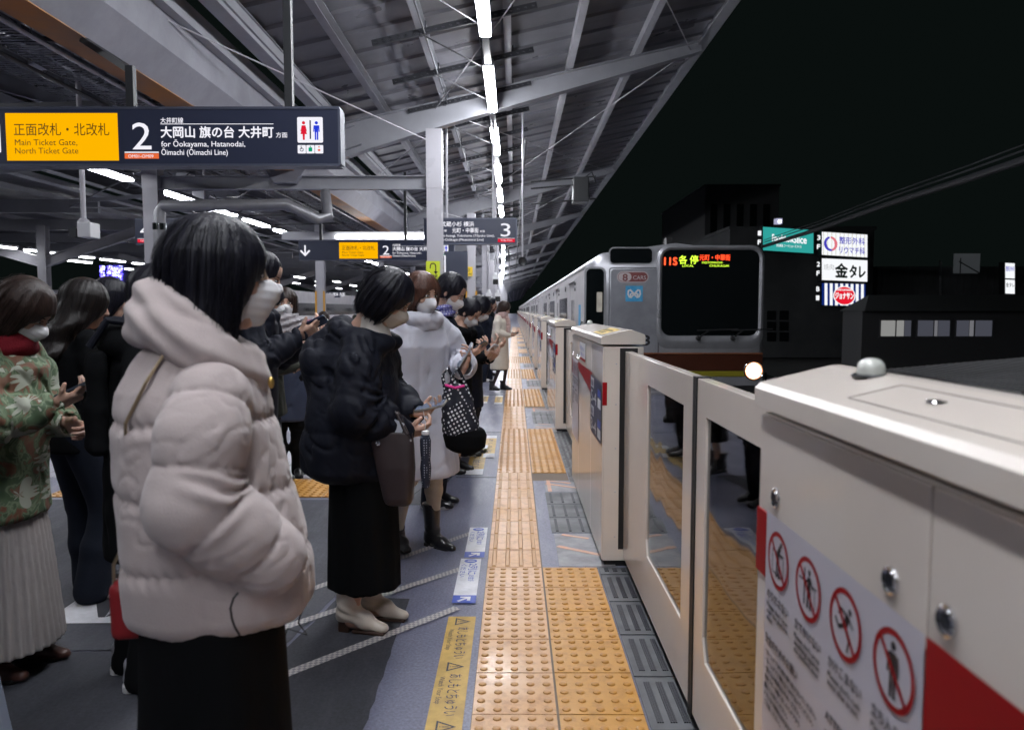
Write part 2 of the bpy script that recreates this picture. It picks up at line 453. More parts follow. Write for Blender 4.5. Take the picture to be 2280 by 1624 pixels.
def arrow(b, M, u, v, s, mi, ang=-45):
    c, q = math.cos(R(ang)), math.sin(R(ang)); T = lambda x, y: (u + (x * c - y * q) * s, v + (x * q + y * c) * s)
    b.flat([T(-.09, -.5), T(.09, -.5), T(.09, .3), T(-.09, .3)], M, .0012, mi)
    b.flat([T(.0, .5), T(-.42, .08), T(-.28, -.06), T(.0, .24)], M, .0012, mi)
    b.flat([T(.0, .5), T(0, .24), T(.28, -.06), T(.42, .08)], M, .0012, mi)
M_stk = mat('floor_sticker_white', (.72, .72, .76), .45, noise=(14, .22))
M_stky = mat('floor_sticker_yellow', (.62, .40, .10), .45, noise=(12, .3))
M_stkink = mat('floor_sticker_ink', (.05, .05, .06), .5)
# queue stickers: "line up in two rows"
def queue_sticker(y1, y0, x, lab):
    M = FM(x, y1); ln = y1 - y0; wd = .115
    b = MB(); b.flat([(0, 0), (ln - .1, 0), (ln - .1, wd), (0, wd)], M, 0, 0); b.flat([(ln - .1, 0), (ln, 0), (ln, wd), (ln - .1, wd)], M, 0, 1)
    b.flat(ellipse(.045, wd / 2, .032, .036), M, .0008, 1); b.flat([(.04, .04), (.05, .04), (.05, .08), (.04, .08)], M, .0014, 0)
    b.text('2列に', M, .09, .055, .055, .17, .0012, .01, 1); b.text('お並び', M, .27, .062, .035, .09, .0012, .005, 1); b.text('ください', M, .10, .012, .034, .20, .0012, .005, 1)
    arrow(b, M, ln - .05, wd / 2, .085, 0, 45)
    tag(b.build('queue_floor_sticker', [M_stk, M_blue]), lab, 'floor sticker', 'blue and white queue stickers')
queue_sticker(4.78, 4.19, -.285, 'white and blue queueing sticker farther along the paving, beside the black boots')
queue_sticker(4.17, 3.52, -.30, 'white and blue queueing sticker nearer, touching the first white tape line')
def watch_sticker(y1, y0, x, wd, n, lab, name='watch_your_step_sticker', st=.43):
    M = FM(x, y1, .0068); ln = y1 - y0
    b = MB(); b.flat([(0, 0), (ln, 0), (ln, wd), (0, wd)], M, 0, 0)
    for i in range(n):
        u = st * i + .02
        warn_tri(b, M, u, wd * .28, wd * .62, 1)
        b.text('あしもとちゅうい', M, u + .1, wd * .44, wd * .45, .30, .0012, .0, 2); b.text('Watch Your Step', M, u + .12, wd * .13, wd * .24, .2, .0012, 0, 1)
    tag(b.build(name, [M_stky, M_stkink, M_navy]), lab, 'floor sticker')
watch_sticker(3.36, 1.2, -.30, .125, 5, 'long yellow watch your step sticker beside the near paving')
def small_sticker(p, q, z, lab, txt, w=.1):
    (x0, y0), (x1, y1) = p, q
    M = FM(x0, y1, z); b = MB(); ln = y1 - y0; wd = x1 - x0
    b.flat([(0, 0), (ln, 0), (ln, wd), (0, wd)], M, 0, 0); b.flat([(0, wd * .0), (ln * .14, 0), (ln * .14, wd), (0, wd)], M, .0008, 1)
    b.flat([(ln * .84, 0), (ln, 0), (ln, wd), (ln * .84, wd)], M, .0008, 1)
    b.text(txt, M, ln * .18, wd * .3, wd * .5, ln * .62, .0012, .0, 2)
    tag(b.build('door_number_sticker', [M_stky, M_stk, M_stkink]), lab, 'floor sticker', 'small yellow floor stickers')
small_sticker((-.42, 6.35), (-.27, 7.75), .0065, 'yellow and white floor sticker under the hem of the long pale coat', '2列に並び')
small_sticker((-.30, 7.1), (-.19, 8.35), .0065, 'worn yellow floor sticker beside the dotted paving, beyond the pale coat', 'あしもと')
small_sticker((-.53, 11.3), (-.41, 12.35), .0065, 'small orange floor sticker left of its pair, short of the cream coat', '優先')
small_sticker((-.30, 11.2), (-.18, 12.3), .0065, 'small orange floor sticker right of its pair, nearest the feet of the cream coat', '優先')
M_tape = None
def tape_mat():
    m = bpy.data.materials.new('reticulated_tape'); m.use_nodes = True; nt = m.node_tree; N = nt.nodes; L = nt.links; b_ = N['Principled BSDF']
    tc = N.new('ShaderNodeTexCoord'); w = N.new('ShaderNodeTexChecker'); w.inputs['Scale'].default_value = 70
    w.inputs['Color1'].default_value = (.62, .58, .56, 1); w.inputs['Color2'].default_value = (.30, .29, .31, 1)
    mp = N.new('ShaderNodeMapping'); mp.inputs['Rotation'].default_value = (0, 0, .6); mp.inputs['Location'].default_value = (0, 0, .3)
    L.new(tc.outputs['Object'], mp.inputs['Vector']); L.new(mp.outputs['Vector'], w.inputs['Vector'])
    n = N.new('ShaderNodeTexNoise'); n.inputs['Scale'].default_value = 9; L.new(tc.outputs['Object'], n.inputs['Vector'])
    mx = N.new('ShaderNodeMixRGB'); mx.blend_type = 'MULTIPLY'; mx.inputs[0].default_value = .35; L.new(w.outputs['Color'], mx.inputs[1]); L.new(n.outputs['Fac'], mx.inputs[2])
    L.new(mx.outputs[0], b_.inputs['Base Color']); b_.inputs['Roughness'].default_value = .5
    return m
M_tape = tape_mat()
for i, (a, c, lab) in enumerate((((1050, 1187), (905, 1238), 'white reticulated tape line behind the black boots, farthest of three'),
                   ((1035, 1264), (560, 1422), 'white reticulated tape line passing behind the black skirt, middle of three'),
                   ((1018, 1354), (470, 1567), 'white reticulated tape line under the pale ankle boots, nearest of three'))):
    p, q = G(*a), G(*c)
    if i == 0: q = p + (q - p) * 3.2
    b = MB(); d = (q - p).normalized(); sd = Vector((-d.y, d.x, 0)) * .024
    n = 40; vs = []
    for k in range(n + 1):
        c_ = p + (q - p) * (k / n); j = random.uniform(-.001, .001)
        vs += [c_ + sd * (1 + j * 20) + Vector((0, 0, .0062)), c_ - sd * (1 - j * 20) + Vector((0, 0, .0062))]
    b.add(vs, [(2 * k, 2 * k + 1, 2 * k + 3, 2 * k + 2) for k in range(n)])
    tag(b.build('floor_tape', M_tape), lab, 'floor tape', 'white tape lines on the floor')
# white floor poster at left
M = frame((-2.12, 3.28, .0065), (1, .02, 0), (-.02, 1, 0)); b = MB()
b.flat([(0, 0), (.62, 0), (.62, .66), (0, .66)], M, 0, 0)
b.flat([(.18, .55), (.60, .55), (.60, .575), (.18, .575)], M, .001, 2); 
b.add([M @ Vector((*p, .0012)) for p in ((.10, .26), (.16, .29), (.23, .13), (.245, .06), (.55, .32), (.52, .35), (.25, .125), (.215, .06))], [(0, 1, 2, 3, 7), (3, 4, 5, 6)], 1)
b.text('足元', M, .36, .43, .07, .2, .0012, .01, 1)
tag(b.build('floor_poster', [M_stk, M_stkink, mat('pink_print', (.7, .03, .16), .5)]), 'white floor poster with black arrow and pink stripe beneath the dark sneakers', 'floor poster')

# ------------------------------------------------------------------ platform screen doors
XF, XB = .48, .70
Zl, Zt = 1.225, 1.305
def sideM(y, z): return frame((XF - .0035, y, z), (0, -1, 0), (0, 0, 1))     # on the landward face: u to the near side, v up
def ban_sign(b, M, u, v, r, kind, w=.0012):
    ring_o = ellipse(u, v, r, r, 36); ring_i = ellipse(u, v, r * .84, r * .84, 36); n = 36
    b.flat(ring_i, M, w, 0)
    b.add([M @ Vector((*p, w + .0004)) for p in ring_o + ring_i], [(i, (i + 1) % n, n + (i + 1) % n, n + i) for i in range(n)], 1)
    F = lambda pts: b.flat([(u + x * r, v + y * r) for x, y in pts], M, w + .0006, 2)
    def limb(x0, y0, x1, y1, t):
        dx, dy = x1 - x0, y1 - y0; l = math.hypot(dx, dy); nx, ny = -dy / l * t / 2, dx / l * t / 2
        F([(x0 + nx, y0 + ny), (x1 + nx, y1 + ny), (x1 - nx, y1 - ny), (x0 - nx, y0 - ny)])
    def headp(x, y, q=.1): F(ellipse(x, y, q, q, 14))
    if kind == 0:   # leaning over the door
        limb(-.55, .28, .55, .28, .05); limb(-.52, .28, -.52, -.5, .05); limb(.52, .28, .52, -.5, .05); limb(-.52, -.5, .52, -.5, .05)
        headp(.28, .62); limb(.0, .25, .2, .52, .22); limb(.05, .3, .38, .2, .1); limb(-.12, -.62, -.05, .28, .13); limb(.12, -.62, .06, .28, .13)
    elif kind == 1: # propping things
        limb(-.7, .2, -.2, .2, .05); limb(.3, .2, .7, .2, .05); limb(.55, .2, .55, -.5, .04); limb(-.25, .62, -.25, -.55, .1)
        headp(.12, .55); limb(.12, .42, .12, .0, .24); limb(.05, .0, .0, -.6, .12); limb(.2, .0, .24, -.6, .12); limb(.1, .38, -.22, .12, .09); limb(.2, .38, .42, .1, .09)
    elif kind == 2: # rushing
        headp(.3, .45); limb(.2, .32, .0, -.05, .24); limb(.0, -.05, .28, -.35, .13); limb(.28, -.35, .18, -.72, .1); limb(-.02, -.02, -.38, -.2, .13); limb(-.38, -.2, -.6, .02, .1)
        limb(.15, .3, .5, .05, .08); limb(.12, .3, -.25, .38, .08); limb(-.25, .38, -.4, .18, .08)
    else:
        headp(.0, .6, .11); limb(0, .44, 0, -.05, .3); limb(-.2, .4, -.24, -.1, .1); limb(.2, .4, .24, -.1, .1); limb(-.08, -.05, -.09, -.7, .13); limb(.08, -.05, .09, -.7, .13)
    dx = r * .62
    b.add([M @ Vector((u - dx - r * .05, v + dx - r * .05, w + .001)), M @ Vector((u - dx + r * .05, v + dx + r * .05, w + .001)), M @ Vector((u + dx + r * .05, v - dx + r * .05, w + .001)), M @ Vector((u + dx - r * .05, v - dx - r * .05, w + .001))], [(0, 1, 2, 3)], 1)
M_lilac = mat('notice_sheet', (.55, .53, .60), .35, coat=.3)
def housing(y0, y1, label, detail=False):
    t = thing('door_housing', label, 'platform barrier', (.59, (y0 + y1) / 2, 0), 'cream housings of the platform doors')
    b = MB(); b.box(XF + .006, XB, y0, y1, .035, Zl - .012)
    body = b.build('body', M_cream, t, bevel=.003)
    b = MB(); b.box(XF + .02, XB - .01, y0 + .02, y1 - .02, 0, .036); b.build('plinth', M_black, t)
    segs = [y1 - .6, y1 - 1.5, y0] if y1 - y0 > 1.6 else [y0]
    hi = y1 - .0
    for s_ in segs:
        b = MB(); b.box(XF, XF + .006, s_ + .002, hi - .002, .04, Zl - .016); b.build('side_panel', M_cream_side, t, bevel=.0018); hi = s_
    # lid with a ridge
    prof = [(XF - .012, Zl), (XF - .012, Zl + .035), (XF - .002, Zl + .046), (.61, Zt - .002), (.63, Zt), (XB + .002, Zl + .055), (XB + .008, Zl + .045), (XB + .008, Zl)]
    b = MB(); n = len(prof); vs = [(x, y0 - .006, z) for x, z in prof] + [(x, y1 + .006, z) for x, z in prof]
    b.add(vs, [tuple(range(n)), tuple(range(n, 2 * n))[::-1]] + [(i, n + i, n + (i + 1) % n, (i + 1) % n) for i in range(n)])
    lid = b.build('lid', M_cream, t, bevel=.0022, seg=2)
    # slots the leaves slide through
    for ye, sg in ((y0, -1), (y1, 1)):
        b = MB(); b.box(.572, .668, *sorted((ye - sg * .01, ye + sg * .003)), .10, 1.205); b.build('leaf_slot', M_black, t)
    b = MB()
    for ye, sg in ((y0, -1), (y1, 1)):
        for z in (.17, .42, .66, .9, 1.12):
            b.lathe([(.0001, sg * .0045), (.004, sg * .004), (.0045, 0)], (.553, ye, z), 8, 'Y')
            if sg < 0 and y0 < 5: b.build('screw', M_steel_col, t)
            b = MB()
    # edge sticker
    b = MB(); b.box(XF - .001, XF + .024, y0 - .003, y0, .895, 1.02); b.build('red_edge_sticker', M_red, t)
    b = MB(); b.box(XF - .003, XF - .0005, y1 - .055, y1, .905, 1.028); b.build('red_edge_sticker', M_red, t)
    # locks
    for yy in ((y1 - .095, y1 - .515, y1 - .64) if y1 - y0 > 1 else (y1 - .095,)):
        b = MB(); b.lathe([(.0001, -.0025), (.0145, -.0025), (.0150, -.0055), (.0185, -.0035), (.019, 0)], (XF, yy, 1.067), 28, 'X')
        lk = b.build('lock', M_chrome, t, smooth='auto'); b = MB(); b.lathe([(.0001, -.0042), (.0095, -.0042), (.0105, -.0028)], (XF, yy, 1.067), 20, 'X'); b.build('keyhole', mat('lock_core', (.06, .07, .09), .25, metal=.9), lk, smooth='auto')
    # beacon
    cy = y1 - .19
    Mb = Matrix.Translation((.60, cy, Zt - .012)) @ Matrix.Scale(1, 4)
    b = MB(); b.lathe([(.031, 0), (.031, .003), (.024, .005)], (.60, cy, Zt - .006), 28); base = b.build('beacon_base', M_galv, t, smooth='auto')
    b = MB(); b.lathe([(.0225, 0), (.0225, .010), (.0205, .017), (.0155, .0225), (.009, .0255), (.002, .0265)], (.60, cy, Zt - .001), 28)
    b.build('beacon_dome', mat('beacon_plastic', (.62, .64, .60), .12, coat=.6), t, smooth='auto')
    return t
def side_notice(t, y1, full=True):
    """the sheet of four prohibition signs, landward face, next to the door opening"""
    M = sideM(y1 - .058, 1.035); b = MB()
    b.flat([(0, -.62), (.545, -.62), (.545, 0), (0, 0)], M, 0, 0)
    names = [('のりださない', "Please don't lean\nover the platform\ndoor."), ('立てかけない', "Please don't prop\nanything against\nthe platform door."), ('かけこまない', "Please don't rush\ninto the train."), ('立ち入らない', "Please keep off\nthe door area.")]
    if full:
        for i in range(4):
            u = .068 + .137 * i
            ban_sign(b, M, u, -.075, .052, i)
            b.text(names[i][0], M, u - .052, -.158, .020, .108, .0012, .004, 2)
            for j, l in enumerate(names[i][1].split('\n')): b.text(l, M, u - .052, -.176 - .0125 * j, .0125, min(.105, .0068 * len(l)), .0012, .004, 2)
        b.text('安全のためのお願い', M, .012, -.245, .021, .16, .0012, .004, 2)
        b.text('ATTENTION', M, .285, -.245, .020, .12, .0012, .01, 2)
        jp = ['・ホームドアから身を乗り出さないでください。', '・ホームドアに物を立てかけないでください。', '・駆け込み乗車はおやめください。', '発車ブザーが鳴りましたらドアから', '離れてお待ちください。', 'ドアに手や荷物をはさまれないよう', 'ご注意ください。']
        for j, l in enumerate(jp): b.text(l, M, .014, -.268 - .0165 * j, .0125, min(.25, .0108 * len(l)), .0012, .003, 2)
        en = ['・Please do not lean over the doors.', '・Please do not rush onto the train.', 'Please stand back from the platform', 'doors until the train has stopped.']
        for j, l in enumerate(en): b.text(l, M, .285, -.268 - .0165 * j, .0125, .24, .0012, .003, 2)
    else:
        for i in range(4): ban_sign(b, M, .068 + .137 * i, -.075, .052, 3)
    b.build('safety_notice', [M_lilac, M_red, M_ink], t)
def red_band(t, ya, yb, slant=True):
    M = sideM(yb, 0); b = MB(); L_ = yb - ya
    b.flat([(0, .905), (L_, .905), (L_, 1.03), (0, 1.03)] if not slant else [(.0, 1.03), (0, .985), (L_ * .9, .905), (L_, .905), (L_, 1.03)], M, 0, 0)
    b.build('red_band', M_red, t)
def number_sign(t, yn):
    """dark car-number sheet at the near end of a housing"""
    M = sideM(yn + .62, .67); b = MB()
    b.flat([(0, 0), (.57, 0), (.57, .345), (0, .345)], M, .0005, 0)
    for v in (0, .17):
        b.flat([(.03, v + .105), (.2, v + .105), (.2, v + .165), (.03, v + .165)], M, .0012, 1)
        b.flat([(.4, v + .02), (.55, v + .02), (.55, v + .075), (.4, v + .075)], M, .0012, 1)
        b.flat([(.4, v + .08), (.55, v + .08), (.55, v + .125), (.4, v + .125)], M, .0012, 2)
    b.text('5-4', M, .05, .19, .10, .28, .0016, .01, 1); b.text('3-4', M, .05, .02, .10, .28, .0016, .01, 1)
    b.text('10両', M, .05, .285, .045, .12, .0018, .005, 0); b.text('8両', M, .05, .115, .045, .1, .0018, .005, 0)
    b.build('number_sheet', [M_navy, M_white, M_blue], t)
h1 = housing(-1.6, 1.45, 'nearest cream platform door housing with prohibition notice and three round locks')
side_notice(h1, 1.45); 
b = MB(); M = sideM(.868, 0); b.flat([(.024, .905), (1.9, .905), (1.9, 1.035), (.024, 1.035)], M, 0); b.build('red_band', M_red, h1)
# maintenance hatch outline and keyhole on the first lid
def on_lid(u, yy):  # u = x on the lid's landward slope
    return Vector((u, yy, Zl + .046 + (Zt - .002 - Zl - .046) * (u - XF + .002) / (.61 - XF + .002) + .0006))
b = MB(); q = [on_lid(.505, .48), on_lid(.505, 1.13), on_lid(.585, 1.13), on_lid(.585, .48)]
for i in (0, 1, 2): b.beam(q[i], q[i + 1], .0022, .0008)
b.build('hatch_groove', mat('groove', (.16, .14, .13), .7), h1)
b = MB(); c = on_lid(.555, .98); b.lathe([(.014, 0), (.0125, .0015), (.0001, .001)], c, 24); b.build('hatch_lock', M_chrome, h1, smooth='auto')

def stickers_h2(t, y0, y1):
    side_notice(t, y1, full=True); red_band(t, y0 + .53, y0 + 1.55); number_sign(t, y0 - .02)
    M = sideM(y0 + 1.38, 1.06); b = MB(); b.flat([(0, 0), (.42, 0), (.42, .125), (0, .125)], M, 0, 0)
    b.flat([(0, .0), (.42, 0), (.42, .018), (0, .018)], M, .0006, 1); b.text('号車', M, .04, .07, .035, .12, .0012, .0, 2)
    b.text('お知らせ', M, .2, .07, .03, .16, .0012, .0, 2); b.text('ご注意ください', M, .04, .032, .024, .3, .0012, 0, 2); b.build('small_notice', [M_white, M_red, M_blue], t)
    b = MB(); c0, c1 = on_lid(.49, y0 + .16), on_lid(.60, y0 + .16)
    b.add([on_lid(.49, y0 + .16), on_lid(.60, y0 + .16), on_lid(.60, y0 + .62), on_lid(.49, y0 + .62)], [(0, 1, 2, 3)], 0)
    Ml = frame(on_lid(.49, y0 + .62) + Vector((0, 0, .0004)), (0, -1, 0), (c1 - c0)); b.text('注意 CAUTION', Ml, .03, .06, .03, .38, .0006, .01, 1); b.text('扉に注意', Ml, .05, .02, .03, .3, .0006, .01, 1)
    b.build('caution_label', [mat('label_yellow', (.72, .50, .10), .35), M_ink], t)
h2 = housing(4.05, 6.15, 'cream door housing with yellow caution label on its lid and car number sheet'); stickers_h2(h2, 4.05, 6.15)
proto_h = housing(8.65, 10.75, 'third cream door housing from the camera, with red band and number sheet'); stickers_h2(proto_h, 8.65, 10.75)
ordn = ['fourth', 'fifth', 'sixth', 'seventh', 'eighth', 'ninth', 'tenth']
for k in range(1, 22):
    c = tree_copy(proto_h); c.location.y += 4.6 * k
    if k <= 7: c['label'] = f'{ordn[k - 1]} cream door housing from the camera along the platform edge'
    else: c['label'] = 'far tiny cream door housing near the end of the barrier line'

M_glass = glass_mat('door_glass', (.34, .38, .37), .035, .07)
M_leaf = mat('leaf_paint', (.79, .71, .645), .24, coat=.5, noise=(1.4, .05), coat_rough=.05)
def leaf(ya, yb, wa, wb, rub, label):
    """sliding door leaf from ya to yb with window wa..wb, rubber at the end rub"""
    x0, x1, z0, z1 = .60, .64, .055, 1.188; zb, zt = .30, 1.075; c = .035
    t = thing('platform_door_leaf', label, 'platform door', (.62, (ya + yb) / 2, 0), 'sliding leaves of the platform doors')
    b = MB()
    for x in (x0, x1):
        o_ = [(ya, z0), (yb, z0), (yb, z1), (ya, z1)]
        i_ = [(wa, zb + c), (wa + c * .0, zb + c), (wa, zb), (wb - c, zb), (wb, zb + c * 2.2), (wb, zt), (wa, zt)]
        inner = [(wa, zb), (wb - c, zb), (wb, zb + c * 2.0), (wb, zt), (wa, zt)]
        vs = [(x, *p) for p in o_] + [(x, *p) for p in inner]
        b.add(vs, [(0, 1, 5, 4), (1, 6, 5), (1, 2, 7, 6), (2, 3, 8, 7), (3, 0, 4, 8)])
    n = len(b.v) // 2
    b.add([], [])
    for a_, b_ in ((0, 1), (1, 2), (2, 3), (3, 0), (4, 5), (5, 6), (6, 7), (7, 8), (8, 4)):
        b.f.append((a_, b_, 9 + b_, 9 + a_)); b.m.append(0)
    b.build('frame', M_leaf, t, bevel=.0025)
    g = MB(); g.box(x0 + .008, x0 + .014, wa - .003, wb + .003, zb - .003, zt + .003); g.build('glass', M_glass, t)
    s = -1 if rub == ya else 1
    r = MB(); r.box(x0 - .004, x1 + .004, *sorted((rub, rub + s * .022)), z0 - .02, z1 + .004); r.build('rubber_edge', M_black, t)
    g = MB(); g.box(x0 + .012, x1 - .012, wa, wb, zb - .02, zb - .005)
    return t
leaf(2.492, 4.12, 2.64, 3.36, 2.492, 'far sliding door leaf with glass between the two nearest housings')
leaf(1.40, 2.444, 1.60, 2.33, 2.444, 'near sliding door leaf with glass butting against the nearest housing')
pa = leaf(7.10, 8.72, 7.25, 7.97, 7.10, 'door leaf by the third housing, in the second opening'); pb = leaf(6.1, 7.05, 6.25, 6.95, 7.05, 'door leaf by the second housing, in the second opening')
for k in range(1, 20):
    for p_, w_ in ((pa, 'farther'), (pb, 'nearer')):
        c = tree_copy(p_); c.location.y += 4.6 * k
        c['label'] = f'{w_} leaf of the {ordn[k - 1].replace("fourth", "third").replace("fifth", "fourth") if k < 3 else ordn[k-2]} door opening from the camera' if k < 7 else f'{w_} leaf of a far tiny door opening'
# black strip under the leaves, standing in for the shade of their bottom gap
b = MB(); b.box(.632, .70, -1.5, 110, .0125, .03); b.box(.70, .93, -1.5, 110, .0, .006); struct(b.build('door_sill', M_black))
# ------------------------------------------------------------------ train
M_stain = mat('stainless', (.46, .465, .50), .36, metal=.55, noise=(2.2, .22), wear=(1.6, .1), bump=(30, .05, (1, 1, 14)))
M_stain_side = mat('stainless_side', (.66, .64, .66), .40, metal=.55, noise=(2.2, .15), bump=(14, .12, (1, .2, 9)))
M_tglass = mat('dark_glass', (.006, .008, .009), .06, spec=.6)
M_gasket = mat('window_gasket', (.02, .02, .022), .5)
M_brown = mat('brown_stripe', (.075, .022, .012), .3, noise=(2, .2))
M_brownhi = mat('brown_stripe_light', (.22, .08, .035), .35)
M_tyel = mat('olive_yellow_stripe', (.28, .24, .02), .4)
TX0, TX1, TY = 1.10, 3.88, 11.7
def car(y0, y1, name, label, front):
    t = thing(name, label, 'train', ((TX0 + TX1) / 2, y0, -1.0), 'cars of the arriving silver train')
    xi = TX0 + .05
    def outline(ins, top=0.0):
        x0, x1 = xi + ins, TX1 - ins; r = .36; out = [(x0, -.75), (x1, -.75)]
        zt = 2.30 - ins; 
        for i in range(9):
            a = R(90 * i / 8); out.append((x1 - r * .8 + r * .8 * math.cos(a) - .0, zt - r + r * math.sin(a)))
        out.append(((x0 + x1) / 2, zt + .15 - ins))
        for i in range(9):
            a = R(90 + 90 * i / 8); out.append((x0 + r * .8 + r * .8 * math.cos(a), zt - r + r * math.sin(a)))
        return out
    b = MB(); rings = [(y0, .07), (y0 + .025, .03), (y0 + .09, 0), (y1 - .02, 0), (y1, .03)] if front else [(y0, .02), (y0 + .02, 0), (y1 - .02, 0), (y1, .02)]
    n = None; vs = []
    for yy, ins in rings:
        o_ = outline(ins); n = len(o_); vs += [(x, yy, z) for x, z in o_]
    fs = [(i * n + k, i * n + (k + 1) % n, (i + 1) * n + (k + 1) % n, (i + 1) * n + k) for i in range(len(rings) - 1) for k in range(n)]
    fs += [tuple(range(n)), tuple((len(rings) - 1) * n + k for k in range(n))[::-1]]
    b.add(vs, fs); b.build('body', M_stain, t, smooth='auto')
    # landward side skin with door openings; the far side is plain
    L_ = y1 - y0; dc = [y0 + L_ * (i + .5) / 4 + (.35 if front else 0) for i in range(4)]; dw = .66
    cuts = [y0 + .12]; 
    b = MB()
    for c in dc: cuts += [c - dw, c + dw]
    cuts.append(y1 - .05)
    for i in range(0, len(cuts), 2): b.box(TX0, xi + .01, cuts[i], cuts[i + 1], -.7, 1.93)
    b.box(TX0, xi + .01, y0 + .12, y1 - .05, 1.93, 2.06); b.box(TX0 - .012, xi, y0 + .12, y1 - .05, 2.06, 2.09)
    for c in dc: b.box(TX0 - .012, TX0 + .03, c - dw - .03, c + dw + .03, 1.93, 1.96)
    b.build('side_skin', M_stain_side, t)
    for c in dc:
        b = MB(); b.box(TX0 + .035, TX0 + .052, c - dw, c - .004, -.02, 1.93); b.box(TX0 + .035, TX0 + .052, c + .004, c + dw, -.02, 1.93)
        b.build('door', M_stain_side, t)
        b = MB()
        for s_ in (-1, 1): b.box(TX0 + .03, TX0 + .036, *sorted((c + s_ * .14, c + s_ * .52)), .75, 1.6)
        b.build('door_window', M_tglass, t)
    for i in range(2, len(cuts) - 2, 2):
        b = MB(); b.box(TX0 - .008, TX0 + .004, cuts[i] + .5, cuts[i + 1] - .5, .78, 1.66); b.build('window', M_tglass, t)
    b = MB()
    for i in range(0, len(cuts), 2):
        for z in (.62, .15): b.box(TX0 - .004, TX0 + .002, cuts[i] + .02, cuts[i + 1] - .02, z, z + .07)
    b.build('side_stripe', M_brown, t)
    b = MB()
    for c in dc[:3]:
        for q in range(5): b.box(TX0 - .005, TX0 + .002, c + 1.5 + q * .07, c + 1.53 + q * .07, 1.80, 1.9)
        b.lathe([(.03, 0), (.03, -.02)], (TX0, c - .95, 1.78), 10, 'X'); b.lathe([(.03, 0), (.03, -.02)], (TX0, c - .95, 1.88), 10, 'X')
    b.build('side_vent', M_gasket, t)
    for yy in (y0 + 5.6, y0 + L_ * .62, y0 + L_ * .9):
        b = MB(); b.box(TX0 + .75, TX1 - .75, yy - 1.3 + .4, yy + 1.3, 2.38, 2.60); b.build('roof_unit', mat('roof_unit', (.10, .10, .11), .6), t, bevel=.04)
    return t
lead = car(TY, TY + 19.3, 'lead_train_car', 'silver lead train car with headlight, dark windscreen and brown band', True)
def F(dx, dy): p = P(dx, dy, TY); return (p.x, p.z)
FMx = lambda w: frame((0, TY - w, 0), (1, 0, 0), (0, 0, 1))
def on_front(name, polys, m, w=.004, depth=None, parent=lead, **k):
    b = MB()
    for pl in polys:
        M = FMx(w)
        if depth: b.prism(pl, M, -depth)
        else: b.flat(pl, M, 0)
    return b.build(name, m, parent, **k)
def fr(dx0, dy0, dx1, dy1, r=.08, n=6):
    x0, z1 = F(dx0, dy0); x1, z0 = F(dx1, dy1); return rrect(x0, z0, x1, z1, r, n)
def ringmesh(b, o_, i_, M, w, mi=0):
    n = len(o_); b.add([M @ Vector((*p, w)) for p in o_ + i_], [(i, (i + 1) % n, n + (i + 1) % n, n + i) for i in range(n)], mi)
# windscreen: raised frame, dark glass, LED display behind the glass
b = MB(); M = FMx(0); o0, o1, o2, gl = fr(1462, 546, 1697, 776, .20), fr(1466, 550, 1693, 762, .19), fr(1471, 552, 1690, 756, .17), fr(1474, 556, 1686, 747, .14)
n = len(o0); vs = [M @ Vector((*p, w)) for pl, w in ((o0, .0), (o1, .03), (o2, .03), (gl, .006)) for p in pl]
b.add(vs, [(r_ * n + i, r_ * n + (i + 1) % n, (r_ + 1) * n + (i + 1) % n, (r_ + 1) * n + i) for r_ in range(3) for i in range(n)])
b.build('windscreen_frame', M_stain, lead, smooth=True)
ws = on_front('windscreen', [gl], M_tglass, .007)
x0, z0 = F(1486, 592); M = FMx(.009)
M_ledr = emis('led_red', (1.0, .07, .02), 2.6); M_ledy = emis('led_green_yellow', (.62, .95, .05), 2.0)
b = MB(); k = (F(1586, 0)[0] - F(1486, 0)[0]) / 100.0
b.text('11S', M, F(1487, 0)[0], F(0, 590)[1], .165, k * 29, 0, .02, 0)
b.text('元町・中華街', M, F(1567, 0)[0], F(0, 579)[1], .10, k * 70, 0, .004, 0)
b.text('各', M, F(1520, 0)[0], F(0, 586)[1], .14, k * 19, 0, .006, 1); b.text('停', M, F(1545, 0)[0], F(0, 586)[1], .14, k * 19, 0, .006, 1)
b.text('LOCAL', M, F(1528, 0)[0], F(0, 594)[1], .045, k * 26, 0, .0, 1)
b.text('MOTOMACHI-', M, F(1573, 0)[0], F(0, 587)[1], .045, k * 48, 0, .0, 1); b.text('CHUKAGAI', M, F(1590, 0)[0], F(0, 594)[1], .045, k * 44, 0, .0, 1)
b.build('led_display', [M_ledr, M_ledy], lead)
# cab side window with a lit interior seen through it
b = MB(); M = FMx(0); o_ = fr(1301, 594, 1347, 735, .09); i_ = fr(1305, 598, 1343, 731, .075); ringmesh(b, o_, i_, M, .012); 
n = len(o_); b.add([M @ Vector((*p, 0)) for p in o_] + [M @ Vector((*p, .012)) for p in o_], [(i, (i + 1) % n, n + (i + 1) % n, n + i) for i in range(n)])
b.build('cab_window_frame', M_stain, lead)
cw = on_front('cab_window', [fr(1305, 598, 1343, 731, .075)], M_tglass, .006)
b = MB(); M = FMx(.008)
x0, z1 = F(1328, 650); x1, z0 = F(1340, 694); b.flat(rrect(x0, z0, x1, z1, .01), M)
b.build('cab_window_glow', mat('dim_interior', (.2, .18, .16), .6, emit=((.75, .7, .62), .28), noise=(9, .7)), lead)
on_front('upper_window', [fr(1358, 553, 1451, 586, .06)], M_tglass, .008)
b = MB(); ringmesh(b, fr(1355, 550, 1454, 589, .075), fr(1358, 553, 1451, 586, .06), FMx(0), .012); b.build('upper_window_frame', M_stain, lead)
